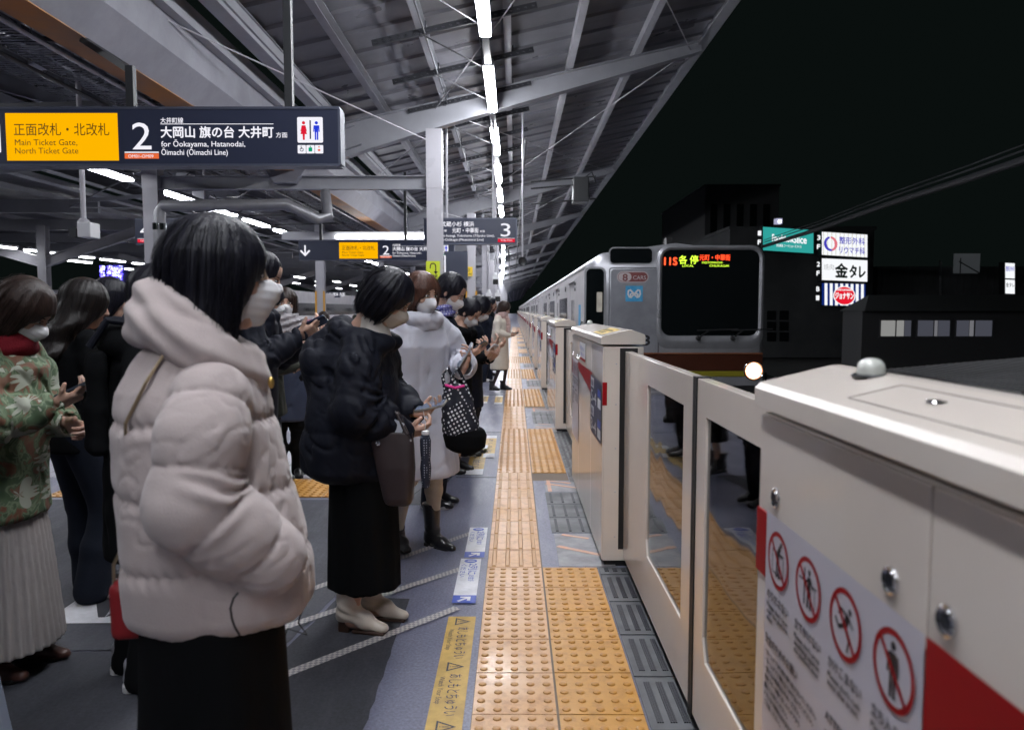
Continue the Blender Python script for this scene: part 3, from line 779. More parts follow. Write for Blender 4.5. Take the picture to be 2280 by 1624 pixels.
# emergency door
b = MB(); ringmesh(b, fr(1355, 595, 1466, 790, .05), fr(1357.5, 597.5, 1463.5, 788, .045), FMx(0), .004); b.build('door_seam', mat('seam_grey', (.13, .13, .15), .6), lead)
ed = on_front('front_door', [fr(1359, 599, 1462, 787, .045)], mat('stainless_door', (.43, .44, .49), .4, metal=.5, noise=(1.5, .3)), .012, .01, bevel=.006)
b = MB(); M = FMx(.0135)
b.flat(fr(1373, 604, 1443, 629, .088, 8), M, 0, 0); b.flat(fr(1375, 606, 1441, 627, .075, 8), M, .001, 1)
b.flat(fr(1376, 607, 1405, 626, .066, 8), M, .002, 0)
cx, cz = F(1391, 617); b.text('8', M, cx, cz - .055, .15, .075, .003, .02, 1, 'CENTER'); cx, cz = F(1423, 617); b.text('CARS', M, cx, cz - .035, .085, .20, .003, .005, 0, 'CENTER')
b.build('eight_cars_plate', [mat('plate_cream', (.62, .55, .56), .5), mat('plate_brown', (.24, .07, .07), .5)], lead)
b = MB(); x0, z1 = F(1392, 636); x1, z0 = F(1430, 671); b.flat([(x0, z0), (x1, z0), (x1, z1), (x0, z1)], M, 0, 0)
cx, cz = (x0 + x1) / 2, (z0 + z1) / 2
# rounded M-shaped heart mark of two crossing loops
pts = []
for i in range(49):
    a = -2.35 + 4.7 * i / 48
    pts.append((cx + .098 * math.sin(a) * (1 + .16 * abs(math.sin(a / 2))), cz + .062 * math.sin(2 * a) * (1 if True else 1) * .0 + .062 * math.cos(a * 2.0 + math.pi) * .55 + .012))
def stroke(b, pts, wdt, M, w, mi):
    vs = []
    for i, p in enumerate(pts):
        a_, c_ = pts[max(0, i - 1)], pts[min(len(pts) - 1, i + 1)]; dx, dy = c_[0] - a_[0], c_[1] - a_[1]; l = math.hypot(dx, dy) or 1
        vs += [M @ Vector((p[0] - dy / l * wdt / 2, p[1] + dx / l * wdt / 2, w)), M @ Vector((p[0] + dy / l * wdt / 2, p[1] - dx / l * wdt / 2, w))]
    b.add(vs, [(2 * i, 2 * i + 1, 2 * i + 3, 2 * i + 2) for i in range(len(pts) - 1)], mi)
lp = [(-.035, -.055), (-.075, -.045), (-.095, .0), (-.088, .05), (-.06, .062), (-.03, .03), (0, -.005), (.03, -.035), (.055, -.03), (.058, -.005), (.035, .008), (.0, -.01)]
lp2 = [(-x, z) for x, z in lp]
for q, ww in ((lp, .0005), (lp2, .001)): stroke(b, [(cx + x, cz + z - .004) for x, z in q], .026, M, ww, 1)
b.build('square_emblem', [mat('emblem_blue', (.03, .30, .62), .45, noise=(14, 0, (.12, .45, .72))), M_white], lead)
b = MB(); cx, cz = F(1440, 768); b.text('3', FMx(.014), cx - .07, cz, .22, .11, 0, .02, 0); b.build('car_number', M_ink, lead)
# bands, skirt, lights
xa, xb_ = TX0 + .06, TX1 - .01
def hb(name, dy0, dy1, m, w):
    z1, z0 = F(0, dy0)[1], F(0, dy1)[1]; b = MB(); b.box(xa, xb_, TY - w, TY + .02, z0, z1); return b.build(name, m, lead, bevel=.006)
hb('brown_band', 789, 824, M_brown, .03); hb('light_brown_line', 784.5, 788, M_brownhi, .034); hb('yellow_band', 825, 837, M_tyel, .03); hb('front_skirt', 838, 857, M_stain, .035)
b = MB(); b.box(xa + .1, xb_ - .1, TY - .02, TY + .3, -.85, F(0, 858)[1]); b.build('coupler_guard', M_gasket, lead)
for sx in (1, -1):
    cx, cz = F(1675.5, 824.5); cx = cx if sx > 0 else TX0 + (TX1 - cx)
    b = MB(); b.lathe([(.155, .03), (.158, -.045), (.15, -.055), (.135, -.05), (.13, -.03)], (cx, TY, cz), 32, 'Y'); hl = b.build('headlight', M_chrome, lead, smooth='auto')
    b = MB(); b.lathe([(.001, -.035), (.13, -.036), (.13, -.02)], (cx, TY, cz), 32, 'Y'); b.build('headlight_lens', emis('headlight_rim_glow', (1.0, .42, .20), 2.2), hl)
    b = MB(); b.lathe([(.001, -.045), (.108, -.045), (.112, -.038)], (cx, TY, cz), 32, 'Y'); b.build('headlight_lamp', emis('headlight_glow', (1.0, .86, .70), 26), hl)
for dx, dy, ang in ((1552, 752, 60), (1628, 752, 60)):
    x_, z_ = F(dx, dy); b = MB(); b.lathe([(.035, 0), (.035, -.06), (.02, -.07)], (x_, TY - .02, z_), 12, 'Y')
    b.beam((x_, TY - .08, z_), (x_ + .16, TY - .06, z_ + .12), .02, .02); b.beam((x_ - .02, TY - .065, z_ + .12), (x_ + .62, TY - .055, z_ + .14), .012, .02); b.build('wiper', M_gasket, lead)
b = MB(); x_, z_ = F(1492, 543); b.box(x_ - .04, x_ + .05, TY + .1, TY + .3, z_, z_ + .1); b.build('roof_lamp', M_gasket, lead)
b = MB(); b.tube([(TX0 + .02, TY + .35, .1), (TX0 - .03, TY + .35, .15), (TX0 - .03, TY + .35, 1.2), (TX0 + .02, TY + .35, 1.25)], .012); b.build('grab_rail', M_galv, lead)
b = MB(); b.box(TX0 - .006, TX0, TY + .75, TY + 1.1, .95, 1.5); b.build('side_emblem', mat('emblem_blue', (0, 0, 0)), lead)
second = car(TY + 19.9, TY + 39.2, 'train_car', 'silver train car coupled directly behind the lead car', False)
nn = ['third', 'fourth', 'fifth', 'sixth', 'seventh', 'eighth']
for k in range(1, 7):
    c = tree_copy(second); c.location.y += 20.0 * k; c['label'] = f'silver {nn[k-1]} car of the train counted from its lit front'

# ------------------------------------------------------------------ canopy over the platform
XV = -3.78
def zt(x): return 4.82 + .225 * (abs(x - XV) - 2.46)       # top of the rafters
canopy = thing('platform_canopy', 'grey steel butterfly canopy over the platform with sloping rafters and sheet roof', 'canopy', (XV, 12.7, 0))
def dk(x): return zt(x) + .17
def sgn(x, s): return XV + s * (x - XV)
# folded deck: ribs run across the platform
for s in (1, -1):
    b = MB(); xa_, xb2 = -2.95, 3.15; y = -6.2; vs = []; prof = []
    while y < 330:
        prof += [(y, .0), (y + .17, .0), (y + .205, .035), (y + .61, .035), (y + .645, 0)]; y += .66
    for x in (xa_, xb2):
        for yy, dz in prof: vs.append((sgn(x, s), yy, dk(x) + dz))
    n = len(prof); b.add(vs, [(i, i + 1, n + i + 1, n + i) for i in range(n - 1)]); b.build('roof_deck', M_deck, canopy)
for s in (1, -1):
    for px in (-2.92, -2.15, -1.16, -.09, .91, 2.02):
        b = MB(); x = sgn(px, s); z = zt(px) + .085
        b.box(x - .05, x + .05, -6, 330, z - .075, z - .068); b.box(x - .05, x - .043, -6, 330, z - .068, z + .075); b.box(x - .043, x + .05, -6, 330, z + .068, z + .075)
        b.build('purlin', M_steel, canopy)
    x = sgn(3.17, s); b = MB(); b.box(min(x, x + .02 * s), max(x, x + .02 * s), -6.2, 150, zt(3.17) - .08, dk(3.17) + .12); 
    b.box(*sorted((x - .16 * s, x)), -6.2, 150, zt(3.17) - .09, zt(3.17) - .08); b.build('fascia', M_steel, canopy)
    if s == 1:
        for px, z0_, hw in ((-3.42, 4.3, .13), (-2.99, 4.42, .09)):
            b = MB(); b.box(px - hw, px + hw, -6, 330, z0_, z0_ + .2); b.build('gutter_beam', M_steel, canopy)
M_rust = mat('rusty_orange_paint', (.52, .20, .02), .55, noise=(1.2, 0, (.30, .17, .09)), bump=(20, .15))
b = MB(); b.box(-3.93, -3.62, -6, 150, 3.70, 3.712); b.build('girder_flange', M_rust, canopy)
b = MB(); b.add([(-3.62, -6, 3.71), (-3.40, -6, 3.96), (-3.40, 150, 3.96), (-3.62, 150, 3.71)], [(0, 1, 2, 3)])
b.add([(-3.40, -6, 3.96), (-3.40, -6, 4.6), (-3.40, 150, 4.6), (-3.40, 150, 3.96)], [(0, 1, 2, 3)])
b.add([(-3.93, -6, 3.71), (-4.16, -6, 3.96), (-4.16, 150, 3.96), (-3.93, 150, 3.71)], [(3, 2, 1, 0)])
b.add([(-4.16, -6, 3.96), (-4.16, -6, 4.6), (-4.16, 150, 4.6), (-4.16, 150, 3.96)], [(3, 2, 1, 0)]); b.build('valley_girder', mat('girder_paint', (.33, .33, .375), .5, noise=(1.5, .25), bump=(25, .15)), canopy)
FR = [1.0] + [12.7 + 10.8 * i for i in range(0, 12)]
def rafter(yf, s):
    b = MB(); xs = [-3.35, -2.4, -1.3, 0.2, 1.7, 3.08]; hs = [.62, .52, .43, .34, .26, .18]
    th = .01
    for i in range(len(xs) - 1):
        xa1, xb1, ha, hb_ = xs[i], xs[i + 1], hs[i], hs[i + 1]
        za, zb = zt(xa1), zt(xb1)
        A, B_ = sgn(xa1, s), sgn(xb1, s)
        w = .10
        b.add([(A, yf - w, za), (B_, yf - w, zb), (B_, yf + w, zb), (A, yf + w, za), (A, yf - w, za - .012), (B_, yf - w, zb - .012), (B_, yf + w, zb - .012), (A, yf + w, za - .012)],
              [(0, 1, 2, 3), (4, 7, 6, 5), (0, 4, 5, 1), (3, 2, 6, 7)])
        b.add([(A, yf - w, za - ha), (B_, yf - w, zb - hb_), (B_, yf + w, zb - hb_), (A, yf + w, za - ha), (A, yf - w, za - ha + .012), (B_, yf - w, zb - hb_ + .012), (B_, yf + w, zb - hb_ + .012), (A, yf + w, za - ha + .012)],
              [(0, 3, 2, 1), (4, 5, 6, 7), (0, 1, 5, 4), (3, 7, 6, 2)])
        b.add([(A, yf - .005, za - .012), (B_, yf - .005, zb - .012), (B_, yf - .005, zb - hb_ + .012), (A, yf - .005, za - ha + .012),
               (A, yf + .005, za - .012), (B_, yf + .005, zb - .012), (B_, yf + .005, zb - hb_ + .012), (A, yf + .005, za - ha + .012)], [(0, 3, 2, 1), (4, 5, 6, 7)])
    b.build('rafter', M_steel, canopy)
CX = {1: -1.32, -1: -6.02}
for yf in FR:
    for s in (1, -1):
        rafter(yf, s)
        cx = CX[s]; ztop = zt(cx if s == 1 else sgn(cx, -1)) - .44
        b = MB(); b.box(cx - .125, cx + .125, yf - .125, yf - .113, 0, ztop); b.box(cx - .125, cx + .125, yf + .113, yf + .125, 0, ztop); b.box(cx - .006, cx + .006, yf - .113, yf + .113, 0, ztop)
        # smooth round pipe casing seen on the camera side, boxed head
        b.box(cx - .13, cx + .13, yf - .13, yf + .13, 3.42, ztop - .0); b.box(cx - .17, cx + .17, yf - .17, yf + .17, 0, .03)
        b.build('column', M_steel_col, canopy)
        b = MB(); x0_, x1_ = sorted((cx + (-.13 if s == 1 else .13), -3.78)); b.hbeam((x0_ if s == 1 else x0_, yf, 3.52), (x1_, yf, 3.52), .14, .22, .012, (0, 0, 1))
        for xx in (cx - s * .25, XV + s * .42): b.box(xx - .13, xx + .13, yf - .012, yf - .004, 3.44, 3.60)
        b.build('cross_beam', M_steel, canopy)
    b = MB(); M = frame((XV, yf - .14, 0), (1, 0, 0), (0, 0, 1))
    b.prism([(-.17, 3.50), (.17, 3.50), (.52, 3.95), (.52, 4.25), (-.52, 4.25), (-.52, 3.95)], M, -.28)
    b.prism([(-.17, 3.49), (.17, 3.49), (.19, 3.505), (-.19, 3.505)], frame((XV, yf - .2, 0), (1, 0, 0), (0, 0, 1)), -.4)
    b.build('valley_bracket', mat('bracket_paint', (.24, .24, .28), .4), canopy, bevel=.006)
    for s in (1, -1):
        b = MB(); b.hbeam((XV + s * .48, yf, 4.05), (XV + s * 1.2, yf, 4.3), .2, .34, .012); b.build('haunch', M_steel, canopy)
# sway braces under the roof
b = MB()
for i in range(len(FR) - 1):
    ya, yb = FR[i], FR[i + 1]
    for (xa1, xb1) in ((-1.3, 2.9), (2.9, -1.3)):
        b.tube([(xa1, ya, zt(xa1) - .1), (xb1, yb, zt(xb1) - .1)], .009, 6)
    b.tube([(-6, ya, 4.3), (-1.4, yb, 4.2)], .009, 6); b.tube([(-1.4, ya, 4.3), (-6, yb, 4.2)], .009, 6)
b.build('brace_rod', M_steel_col, canopy)
# slotted mounting rails under the purlins that carry the lamps
M_rail = mat('slotted_rail', (.045, .047, .055), .45)
y = 3.2; ri = 0
while y < 118:
    xl, xr = -1.75, .28
    b = MB(); za, zb = zt(xl) - .03, zt(xr) - .03
    b.beam((xl, y, za - .012), (xr, y, zb - .012), .045, .075)
    if y < 32:
        n = 22
        for i in range(n):
            x = xl + (xr - xl) * (i + .5) / n; z = za + (zb - za) * (i + .5) / n
            b.box(x - .018, x + .018, y - .0225, y - .0205, z - .022, z - .006, 1)
        for px in (-1.16, -.09): b.beam((px + .07, y, zt(px) - .02), (px + .07, y, zt(px) + .1), .02, .02); 
    b.build('slotted_rail', [M_rail, M_steel], canopy)
    y += 1.58; ri += 1
y = 3.2
while y < 50:
    b = MB(); b.lathe([(.03, -.02), (.03, .02)], (-1.15, y, zt(-1.15) - .07), 8); b.tube([(-1.15, y, zt(-1.15) - .06), (-.40, y + 1.0, 4.70)], .009, 5); b.build('conduit', M_rail, canopy); y += 1.58
for px in (-1.1, -.45): b = MB(); b.tube([(px, -5, zt(px) - .07), (px, 110, zt(px) - .07)], .011, 6); b.build('cable_conduit', M_rail, canopy)
for q0, q1, r_, m_ in (((-4.2, 3.98), (-4.4, 3.98), .02, M_rail), ((-4.6, 3.7), (-4.6, 3.7), .025, M_rail), ((-5.2, 4.25), (-5.2, 4.25), .02, M_rail), ((-4.02, 3.68), (-4.02, 3.68), .018, M_steel_col), ((-4.9, 4.0), (-4.9, 4.0), .03, M_steel_col), ((-5.6, 4.1), (-5.6, 4.1), .022, M_galv), ((-7.1, 3.9), (-7.1, 3.9), .03, M_rail), ((-7.7, 4.3), (-7.7, 4.3), .02, M_galv)):
    b = MB(); b.tube([(q0[0], -5, q0[1]), (q1[0], 110, q1[1])], r_, 8); b.build('cable_conduit', m_, canopy)
random.seed(9)
for k in range(26):      # slack cables looped under the left half of the roof
    x0_, y0_ = random.uniform(-8.6, -4.3), random.uniform(7, 26); l_ = random.uniform(1.2, 3.2); dx_ = random.choice([0, 0, random.uniform(-1.5, 1.5)]); sg_ = random.uniform(.12, .4); z_ = random.uniform(4.05, 4.4)
    b = MB(); b.tube([(x0_ + dx_ * t, y0_ + l_ * t, z_ - sg_ * 4 * t * (1 - t)) for t in [i / 8 for i in range(9)]], random.uniform(.009, .018), 6); b.build('slack_cable', M_rail, canopy)
for k in range(9):
    x0_, y0_ = random.uniform(-8.2, -4.5), random.uniform(8, 24); b = MB(); b.box(x0_, x0_ + .3, y0_, y0_ + .22, 4.0, 4.2); b.beam((x0_ + .15, y0_ + .1, 4.2), (x0_ + .15, y0_ + .1, 4.75), .02, .02); b.build('junction_box', M_steel, canopy, bevel=.01)
# perforated cable trays left of the girder
for x0_, x1_, z_ in ((-4.75, -4.35, 3.86), (-5.5, -5.15, 3.98)):
    b = MB(); y = 1.0
    while y < 26:
        b.box(x0_, x1_, y, y + .035, z_, z_ + .004); y += .07
    b.box(x0_ - .01, x0_, 0, 60, z_ - .01, z_ + .06); b.box(x1_, x1_ + .01, 0, 60, z_ - .01, z_ + .06); b.build('cable_tray', M_galv, canopy)
y = 3.0
while y < 60:
    b = MB(); b.beam((-6.9, y, 3.86), (-4.1, y, 3.93), .04, .05); b.build('tray_bracket', M_rail, canopy); y += 2.1

# ------------------------------------------------------------------ lamps
def lamp(x, y0, z, ln, label, group, far=False, wide=.12, parent=None):
    t = thing('fluorescent_lamp', label, 'ceiling lamp', (x, y0 + ln / 2, z), group)
    b = MB(); b.box(x - wide * .62, x + wide * .62, y0 - .05, y0 + ln + .05, z + .045, z + .12); 
    b.build('housing', M_steel if not far else M_white, t)
    b = MB(); b.box(x - .045, x + .045, y0 - 1.2, y0 - .051, z + .06, z + .11); b.build('duct', M_rail, t)
    b = MB(); b.box(x - wide / 2, x + wide / 2, y0, y0 + ln, z, z + .044); b.build('diffuser', M_tube_far if far else (M_tube_left if group.startswith('lamps over') else M_tube), t)
    return t
LX, LZ = -.33, 4.62
LY = [6.95 + 3.4 * k for k in range(-4, 88)]
pl = lamp(LX, LY[0], LZ, 2.16, 'lamp', 'fluorescent lamps in line above the paving')
words = ['first', 'second', 'third', 'fourth', 'fifth', 'sixth', 'seventh', 'eighth', 'ninth', 'tenth', 'eleventh', 'twelfth']
for i, y in enumerate(LY):
    if i: 
        c = tree_copy(pl); c.location.y += y - LY[0]
        c.location.x -= .00016 * min(y, 122) ** 2
    else: c = pl
    v = i - 4
    c['label'] = f'{words[v]} bright ceiling lamp over the yellow paving, counted from the top of the photo' if 0 <= v < 12 else ('ceiling lamp in the far merged run of lamps' if v >= 12 else 'ceiling lamp over the paving just outside the top of the photo')
pl2 = lamp(-8.05, 14.0, 4.09, 1.9, 'lamp', 'lamps over the left side of the platform', wide=.22)
pl2['label'] = 'nearest white lamp right below the big sign at left'
for i, y in enumerate([17.0, 19.9, 22.8, 25.7, 28.6, 31.5, 34.5, 37.5, 40.5, 43.5, 47, 51, 56, 61] + [11, 8, 5, 2]):
    c = tree_copy(pl2); c.location.y += y - 14.0
    c['label'] = f'{words[i+1]} lamp of the row over the left half of the platform' if i < 10 else 'small lamp of the left row, far off or out of frame'
# the long lamp across the platform behind the second sign
t = thing('cross_lamp', 'long white lamp running crosswise just above the far ticket gate sign', 'ceiling lamp', (-4, 19.5, 3.3))
b = MB(); a_, c_ = P(748, 533, 19.5), P(952, 520, 19.5); b.box(a_.x - 1.4, c_.x + .1, 19.5, 19.75, a_.z, c_.z + .05); b.build('housing', M_white, t)
b = MB(); b.box(a_.x, c_.x, 19.46, 19.5, a_.z + .03, a_.z + .09); b.build('diffuser', M_tube_far, t)

# ------------------------------------------------------------------ hanging signs
M_signb = mat('sign_navy', (.018, .022, .045), .3, emit=((.10, .12, .20), .07))
M_signframe = mat('sign_frame', (.10, .11, .15), .35, metal=.3)
M_signw = emis('sign_white_lit', (.93, .92, 1.0), .98)
M_signy = emis('sign_yellow_lit', (1.0, .47, .0), 1.0)
M_signor = emis('sign_orange_lit', (.95, .17, .05), .85)
M_signblk = mat('sign_brown_ink', (.05, .03, .0), .5, emit=((.07, .03, .0), 1.0))
M_signred = emis('sign_red_lit', (.80, .012, .04), .9); M_signblue = emis('sign_blue_lit', (.02, .05, .75), .9); M_signgreen = emis('sign_green_lit', (.0, .4, .2), .8)
SM = [M_signb, M_signw, M_signy, M_signor, M_signblk, M_signred, M_signblue, M_signgreen]
def person_icon(b, M, u, v, h, mi, skirt=False):
    F_ = lambda pts: b.flat([(u + x * h, v + y * h) for x, y in pts], M, .004, mi)
    F_(ellipse(0, .88, .085, .085, 14))
    if skirt: F_([(-.10, .75), (.10, .75), (.17, .45), (.14, .44), (.09, .62), (.17, .30), (.06, .30), (.05, 0), (-.05, 0), (-.06, .30), (-.17, .30), (-.09, .62), (-.14, .44), (-.17, .45)])
    else: F_([(-.15, .75), (.15, .75), (.17, .42), (.11, .42), (.10, .65), (.09, .0), (.015, .0), (.015, .4), (-.015, .4), (-.015, .0), (-.09, .0), (-.10, .65), (-.11, .42), (-.17, .42)])
def sign2(y, label, poles):
    """the long ticket gate / platform 2 sign; u measured from its right end in units of its height"""
    xr = -1.39; h = .425; zb = 2.565; xl = -4.93; th = .14
    t = thing('hanging_sign', label, 'station sign', ((xl + xr) / 2, y, zb), 'ticket gate and platform two signs')
    b = MB(); b.box(xl, xr, y, y + th, zb, zb + h); b.build('case', M_signb, t)
    b = MB(); b.box(xl - .01, xr + .012, y - .006, y + th + .006, zb - .018, zb); b.box(xl - .01, xr + .012, y - .006, y + th + .006, zb + h, zb + h + .018); b.box(xr, xr + .02, y - .006, y + th + .006, zb, zb + h); b.box(xl - .02, xl, y - .006, y + th + .006, zb, zb + h)
    b.build('frame', M_signframe, t)
    M = frame((xr, y - .002, zb), (1, 0, 0), (0, 0, 1)); U = lambda d: (d - 750) / 277.0; V = lambda d: (366.0 - d) / 277.0   # reference px -> metres on this sign
    rect = lambda a, b_, c, d: [(U(a), V(d)), (U(c), V(d)), (U(c), V(b_)), (U(a), V(b_))]
    b = MB(); b.flat(rect(22, 257, 268, 359), M, .001, 2)
    b.text('正面改札・北改札', M, U(40), V(303), .105, .755, .003, .002, 4)
    b.text('Main Ticket Gate,', M, U(41), V(326), .066, .495, .003, -.003, 4); b.text('North Ticket Gate', M, U(41), V(344), .066, .50, .003, -.003, 4)
    b.build('yellow_panel', SM, t)
    b = MB()
    b.text('2', M, U(299), V(335), .30, .15, .003, .0, 1)
    b.flat(rect(281, 340, 356, 342.5), M, .003, 1); b.flat(rect(281, 343.5, 356, 355), M, .003, 3); b.text('OM01-OM09', M, U(289), V(353), .034, .20, .005, .0, 1)
    b.text('大井町線', M, U(362), V(278), .048, .18, .003, .008, 1); b.flat(rect(362, 280, 609, 281.3), M, .003, 1)
    b.text('大岡山 旗の台 大井町', M, U(362), V(308), .095, .89, .003, .018, 1); b.text('方面', M, U(614), V(309), .045, .09, .003, .005, 1)
    b.text('for Ōokayama, Hatanodai,', M, U(362), V(329), .060, .665, .003, .004, 1); b.text('Ōimachi (Ōimachi Line)', M, U(362), V(347), .060, .525, .003, .004, 1)
    b.flat(rrect(U(661), V(321), U(717), V(266), .012), M, .003, 1)
    for k in range(3): b.flat(rrect(U(661 + 19 * k), V(344), U(679 + 19 * k), V(326), .006), M, .003, 1)
    b.flat(rect(688, 273, 691, 313), M, .0045, 0)
    if y < 10: b.flat(rrect(U(-45), V(342), U(10), V(278), .012), M, .003, 1)
    # down arrow at the far left of the board
    b.flat([(U(-200), V(330)), (U(-190), V(330)), (U(-190), V(275)), (U(-200), V(275))], M, .003, 1)
    b.flat([(U(-195), V(345)), (U(-228), V(312)), (U(-220), V(304)), (U(-195), V(329))], M, .003, 1); b.flat([(U(-195), V(345)), (U(-195), V(329)), (U(-170), V(304)), (U(-162), V(312))], M, .003, 1)
    b.build('lettering', SM, t)
    b = MB(); person_icon(b, M, U(675), V(315), .15, 5, True); person_icon(b, M, U(703), V(315), .15, 6)
    # wheelchair, ostomate, nursery marks
    u0, v0 = U(670), V(337); b.flat(ellipse(u0, v0 + .004, .015, .015, 14), M, .0045, 0); b.flat(ellipse(u0, v0 + .004, .010, .010, 14), M, .006, 1); b.flat(ellipse(u0 - .004, v0 + .030, .004, .004, 8), M, .0055, 0)
    b.flat([(u0 - .007, v0 + .024), (u0, v0 + .024), (u0 + .002, v0 + .008), (u0 - .006, v0 + .008)], M, .0062, 0)
    b.flat(rrect(U(685), V(340), U(693), V(331), .006), M, .0045, 7); b.flat(ellipse(U(689), V(329), .005, .005, 8), M, .0045, 7)
    b.flat(ellipse(U(708), V(330), .006, .006, 10), M, .0045, 3); b.flat(ellipse(U(708), V(337), .011, .009, 10), M, .0045, 3)
    b.build('pictogram', SM, t)
    for px in poles:
        b = MB(); b.box(px - .03, px + .03, y + .04, y + .10, zb + h + .018, 3.7 if px < -3.3 else (3.34 if px < -3 else zt(px)))
        if -3.3 < px < -3: b.beam((px, y + .07, 3.31), (-3.66, y + .5, 3.70), .05, .05); b.box(px - .06, px + .06, y + .02, y + .12, zb + h + .018, zb + h + .03)
        b.build('hanger_pole', M_dark, t)
    return t
sign2(6.05, 'large near hanging sign with yellow gate panel, number 2 and toilet symbols', (-3.05, -1.79))
sign2(17.4, 'small distant hanging sign with white arrow, yellow gate panel and number 2', (-4.45, -2.5))
def sign_n(x1, y, n, col, label, left=False, wd=1.62):
    h = .425; zb = 2.58; x0 = x1 - wd; th = .14
    t = thing('hanging_sign', label, 'station sign', ((x0 + x1) / 2, y, zb), None)
    b = MB(); b.box(x0, x1, y, y + th, zb, zb + h); b.build('case', M_signb, t)
    b = MB(); b.box(x0 - .01, x1 + .01, y - .005, y + th + .005, zb - .018, zb); b.box(x0 - .01, x1 + .01, y - .005, y + th + .005, zb + h, zb + h + .018); b.box(x1, x1 + .018, y - .005, y + th + .005, zb, zb + h); b.build('frame', M_signframe, t)
    M = frame((x1, y - .002, zb), (1, 0, 0), (0, 0, 1)); b = MB(); u = -wd + .04 if left else -.32
    b.text(n, M, u + .05, .12, .33, .17, .003, .0, 1); b.flat([(u, .085), (u + .30, .085), (u + .30, .092), (u, .092)], M, .003, 1); b.flat([(u, .02), (u + .30, .02), (u + .30, .08), (u, .08)], M, .003, 5)
    b.text('TY06-TY21', M, u + .05, .037, .036, .20, .005, .008, 1)
    if not left:
        b.text('武蔵小杉 横浜', M, -1.32, .30, .095, .58, .003, .012, 1); b.text('みなとみらい線', M, -1.52, .205, .045, .30, .003, .006, 1); b.text('元町・中華街', M, -1.12, .19, .095, .46, .003, .012, 1); b.text('方面', M, -.64, .193, .045, .09, .003, .005, 1)
        b.text('for Musashi-kosugi, Yokohama (Tōyoko Line),', M, -1.54, .115, .060, 1.16, .003, .004, 1); b.text('Motomachi-Chūkagai (Minatomirai Line)', M, -1.54, .045, .060, .97, .003, .004, 1)
    b.build('lettering', SM, t)
    for px in (x0 + .4, x1 - .4):
        b = MB(); b.tube([(px, y + .07, zb + h), (px, y + .07, zt(px) if px > XV else zt(sgn(px, -1)))], .022, 8); b.build('hanger_pole', M_steel_col, t)
sign_n(.035, 13.35, '3', 0, 'distant hanging sign with number 3, pink strip and white lettering')
sign_n(-6.7 + 1.62, 13.4, '4', 0, 'hanging sign showing number 4 at left, partly hidden by the pipe', left=True)
# dark sign edge on behind the column
t = thing('hanging_sign', 'dark unlit sign board seen end on beside the near right column', 'station sign', (-1.25, 15.4, 2.3))
b = MB(); b.box(-1.42, -.95, 15.4, 15.55, 2.02, 2.60); b.build('case', M_signframe, t); b = MB(); b.box(-1.42, -1.39, 15.39, 15.4, 2.1, 2.52); b.build('lit_edge', M_signw, t)

# ------------------------------------------------------------------ column stickers, pipes, monitors, speakers
def col_plate(x, y, z0, z1, w, label, big, small, c=(.72, .50, .02)):
    t = thing('column_sign', label, 'small sign', (x, y, (z0 + z1) / 2))
    b = MB(); b.box(x - w / 2, x + w / 2, y - .006, y, z0, z1); b.build('plate', mat('plate_yellow' + str(c[0]), c, .4, emit=(c, .25)), t)
    M = frame((x - w / 2, y - .0065, z0), (1, 0, 0), (0, 0, 1)); b = MB(); h = z1 - z0
    if big == 'hook':
        pts = [(w * .3, h * .62)] + [(w * (.5 + .2 * math.cos(R(a))), h * (.72 + .16 * math.sin(R(a)))) for a in range(180, -1, -20)] + [(w * .7, h * .42)]
        stroke(b, pts, .018, M, .001, 0); b.flat([(w * .7, h * .32), (w * .55, h * .47), (w * .85, h * .47)], M, .001, 0)
    else: b.text(big, M, w / 2, h * .48, h * .5, w * .4, .001, .01, 0, 'CENTER')
    b.text(small, M, w / 2, h * .12, h * .24, w * .8, .001, .01, 0, 'CENTER'); b.build('lettering', M_ink, t)
col_plate(-1.345, 12.56, 1.90, 2.22, .23, 'lime yellow arrow plate on the nearest right column', 'hook', '南改札', (.52, .60, .03))
p_ = P(1045, 604, 23.3); col_plate(-1.40, 23.3, p_.z - .14, p_.z + .14, .25, 'yellow plate with letter E on the second right column', 'E', '階段')
for nm, x_ in (('yellow_corner_guard', -1.475), ('yellow_corner_guard', -1.17)):
    b = MB(); b.box(x_ - .025, x_ + .025, FR[2] - .15, FR[2] - .127, .3, 2.0); tag(b.build(nm, mat('corner_yellow', (.75, .38, .04), .5)), 'orange corner strip on the %s edge of the second right column' % ('left' if x_ < -1.3 else 'right'), 'corner guard')
for x_ in (-6.14, -5.89):
    b = MB(); b.box(x_ - .025, x_ + .025, FR[2] - .155, FR[2] - .127, .2, 2.0); tag(b.build('yellow_corner_guard', MATS['corner_yellow']), 'orange corner strip on the %s edge of the left column' % ('left' if x_ < -6 else 'right'), 'corner guard')
M_pipe = mat('drain_pipe_metal', (.30, .30, .32), .42, metal=.45, noise=(3, .25))
t = thing('drain_pipe', 'wide grey drain pipe running along the left column and bending under the roof', 'pipe', (-5.6, 11.6, 3))
yp = 11.6
pts = [P(355, 800, yp), P(355, 471, yp), P(362, 458, yp), P(640, 455, yp), P(706, 488, yp + .3), P(730, 484, yp + .4), P(724, 430, yp + 1)]
b = MB(); b.tube(pts[:3] + pts[3:], .085, 16); b.build('pipe', M_pipe, t, smooth='auto')
b = MB(); b.tube([P(355, 512, yp), P(355, 497, yp)], .10, 16); b.build('collar', M_chrome, t, smooth='auto')
t = thing('ceiling_pole_monitor', 'white boxy monitor hanging on a pole below the big sign at left', 'monitor', P(168, 510, 8.2))
yp = 8.2; a_, c_ = P(170, 494, yp), P(202, 528, yp)
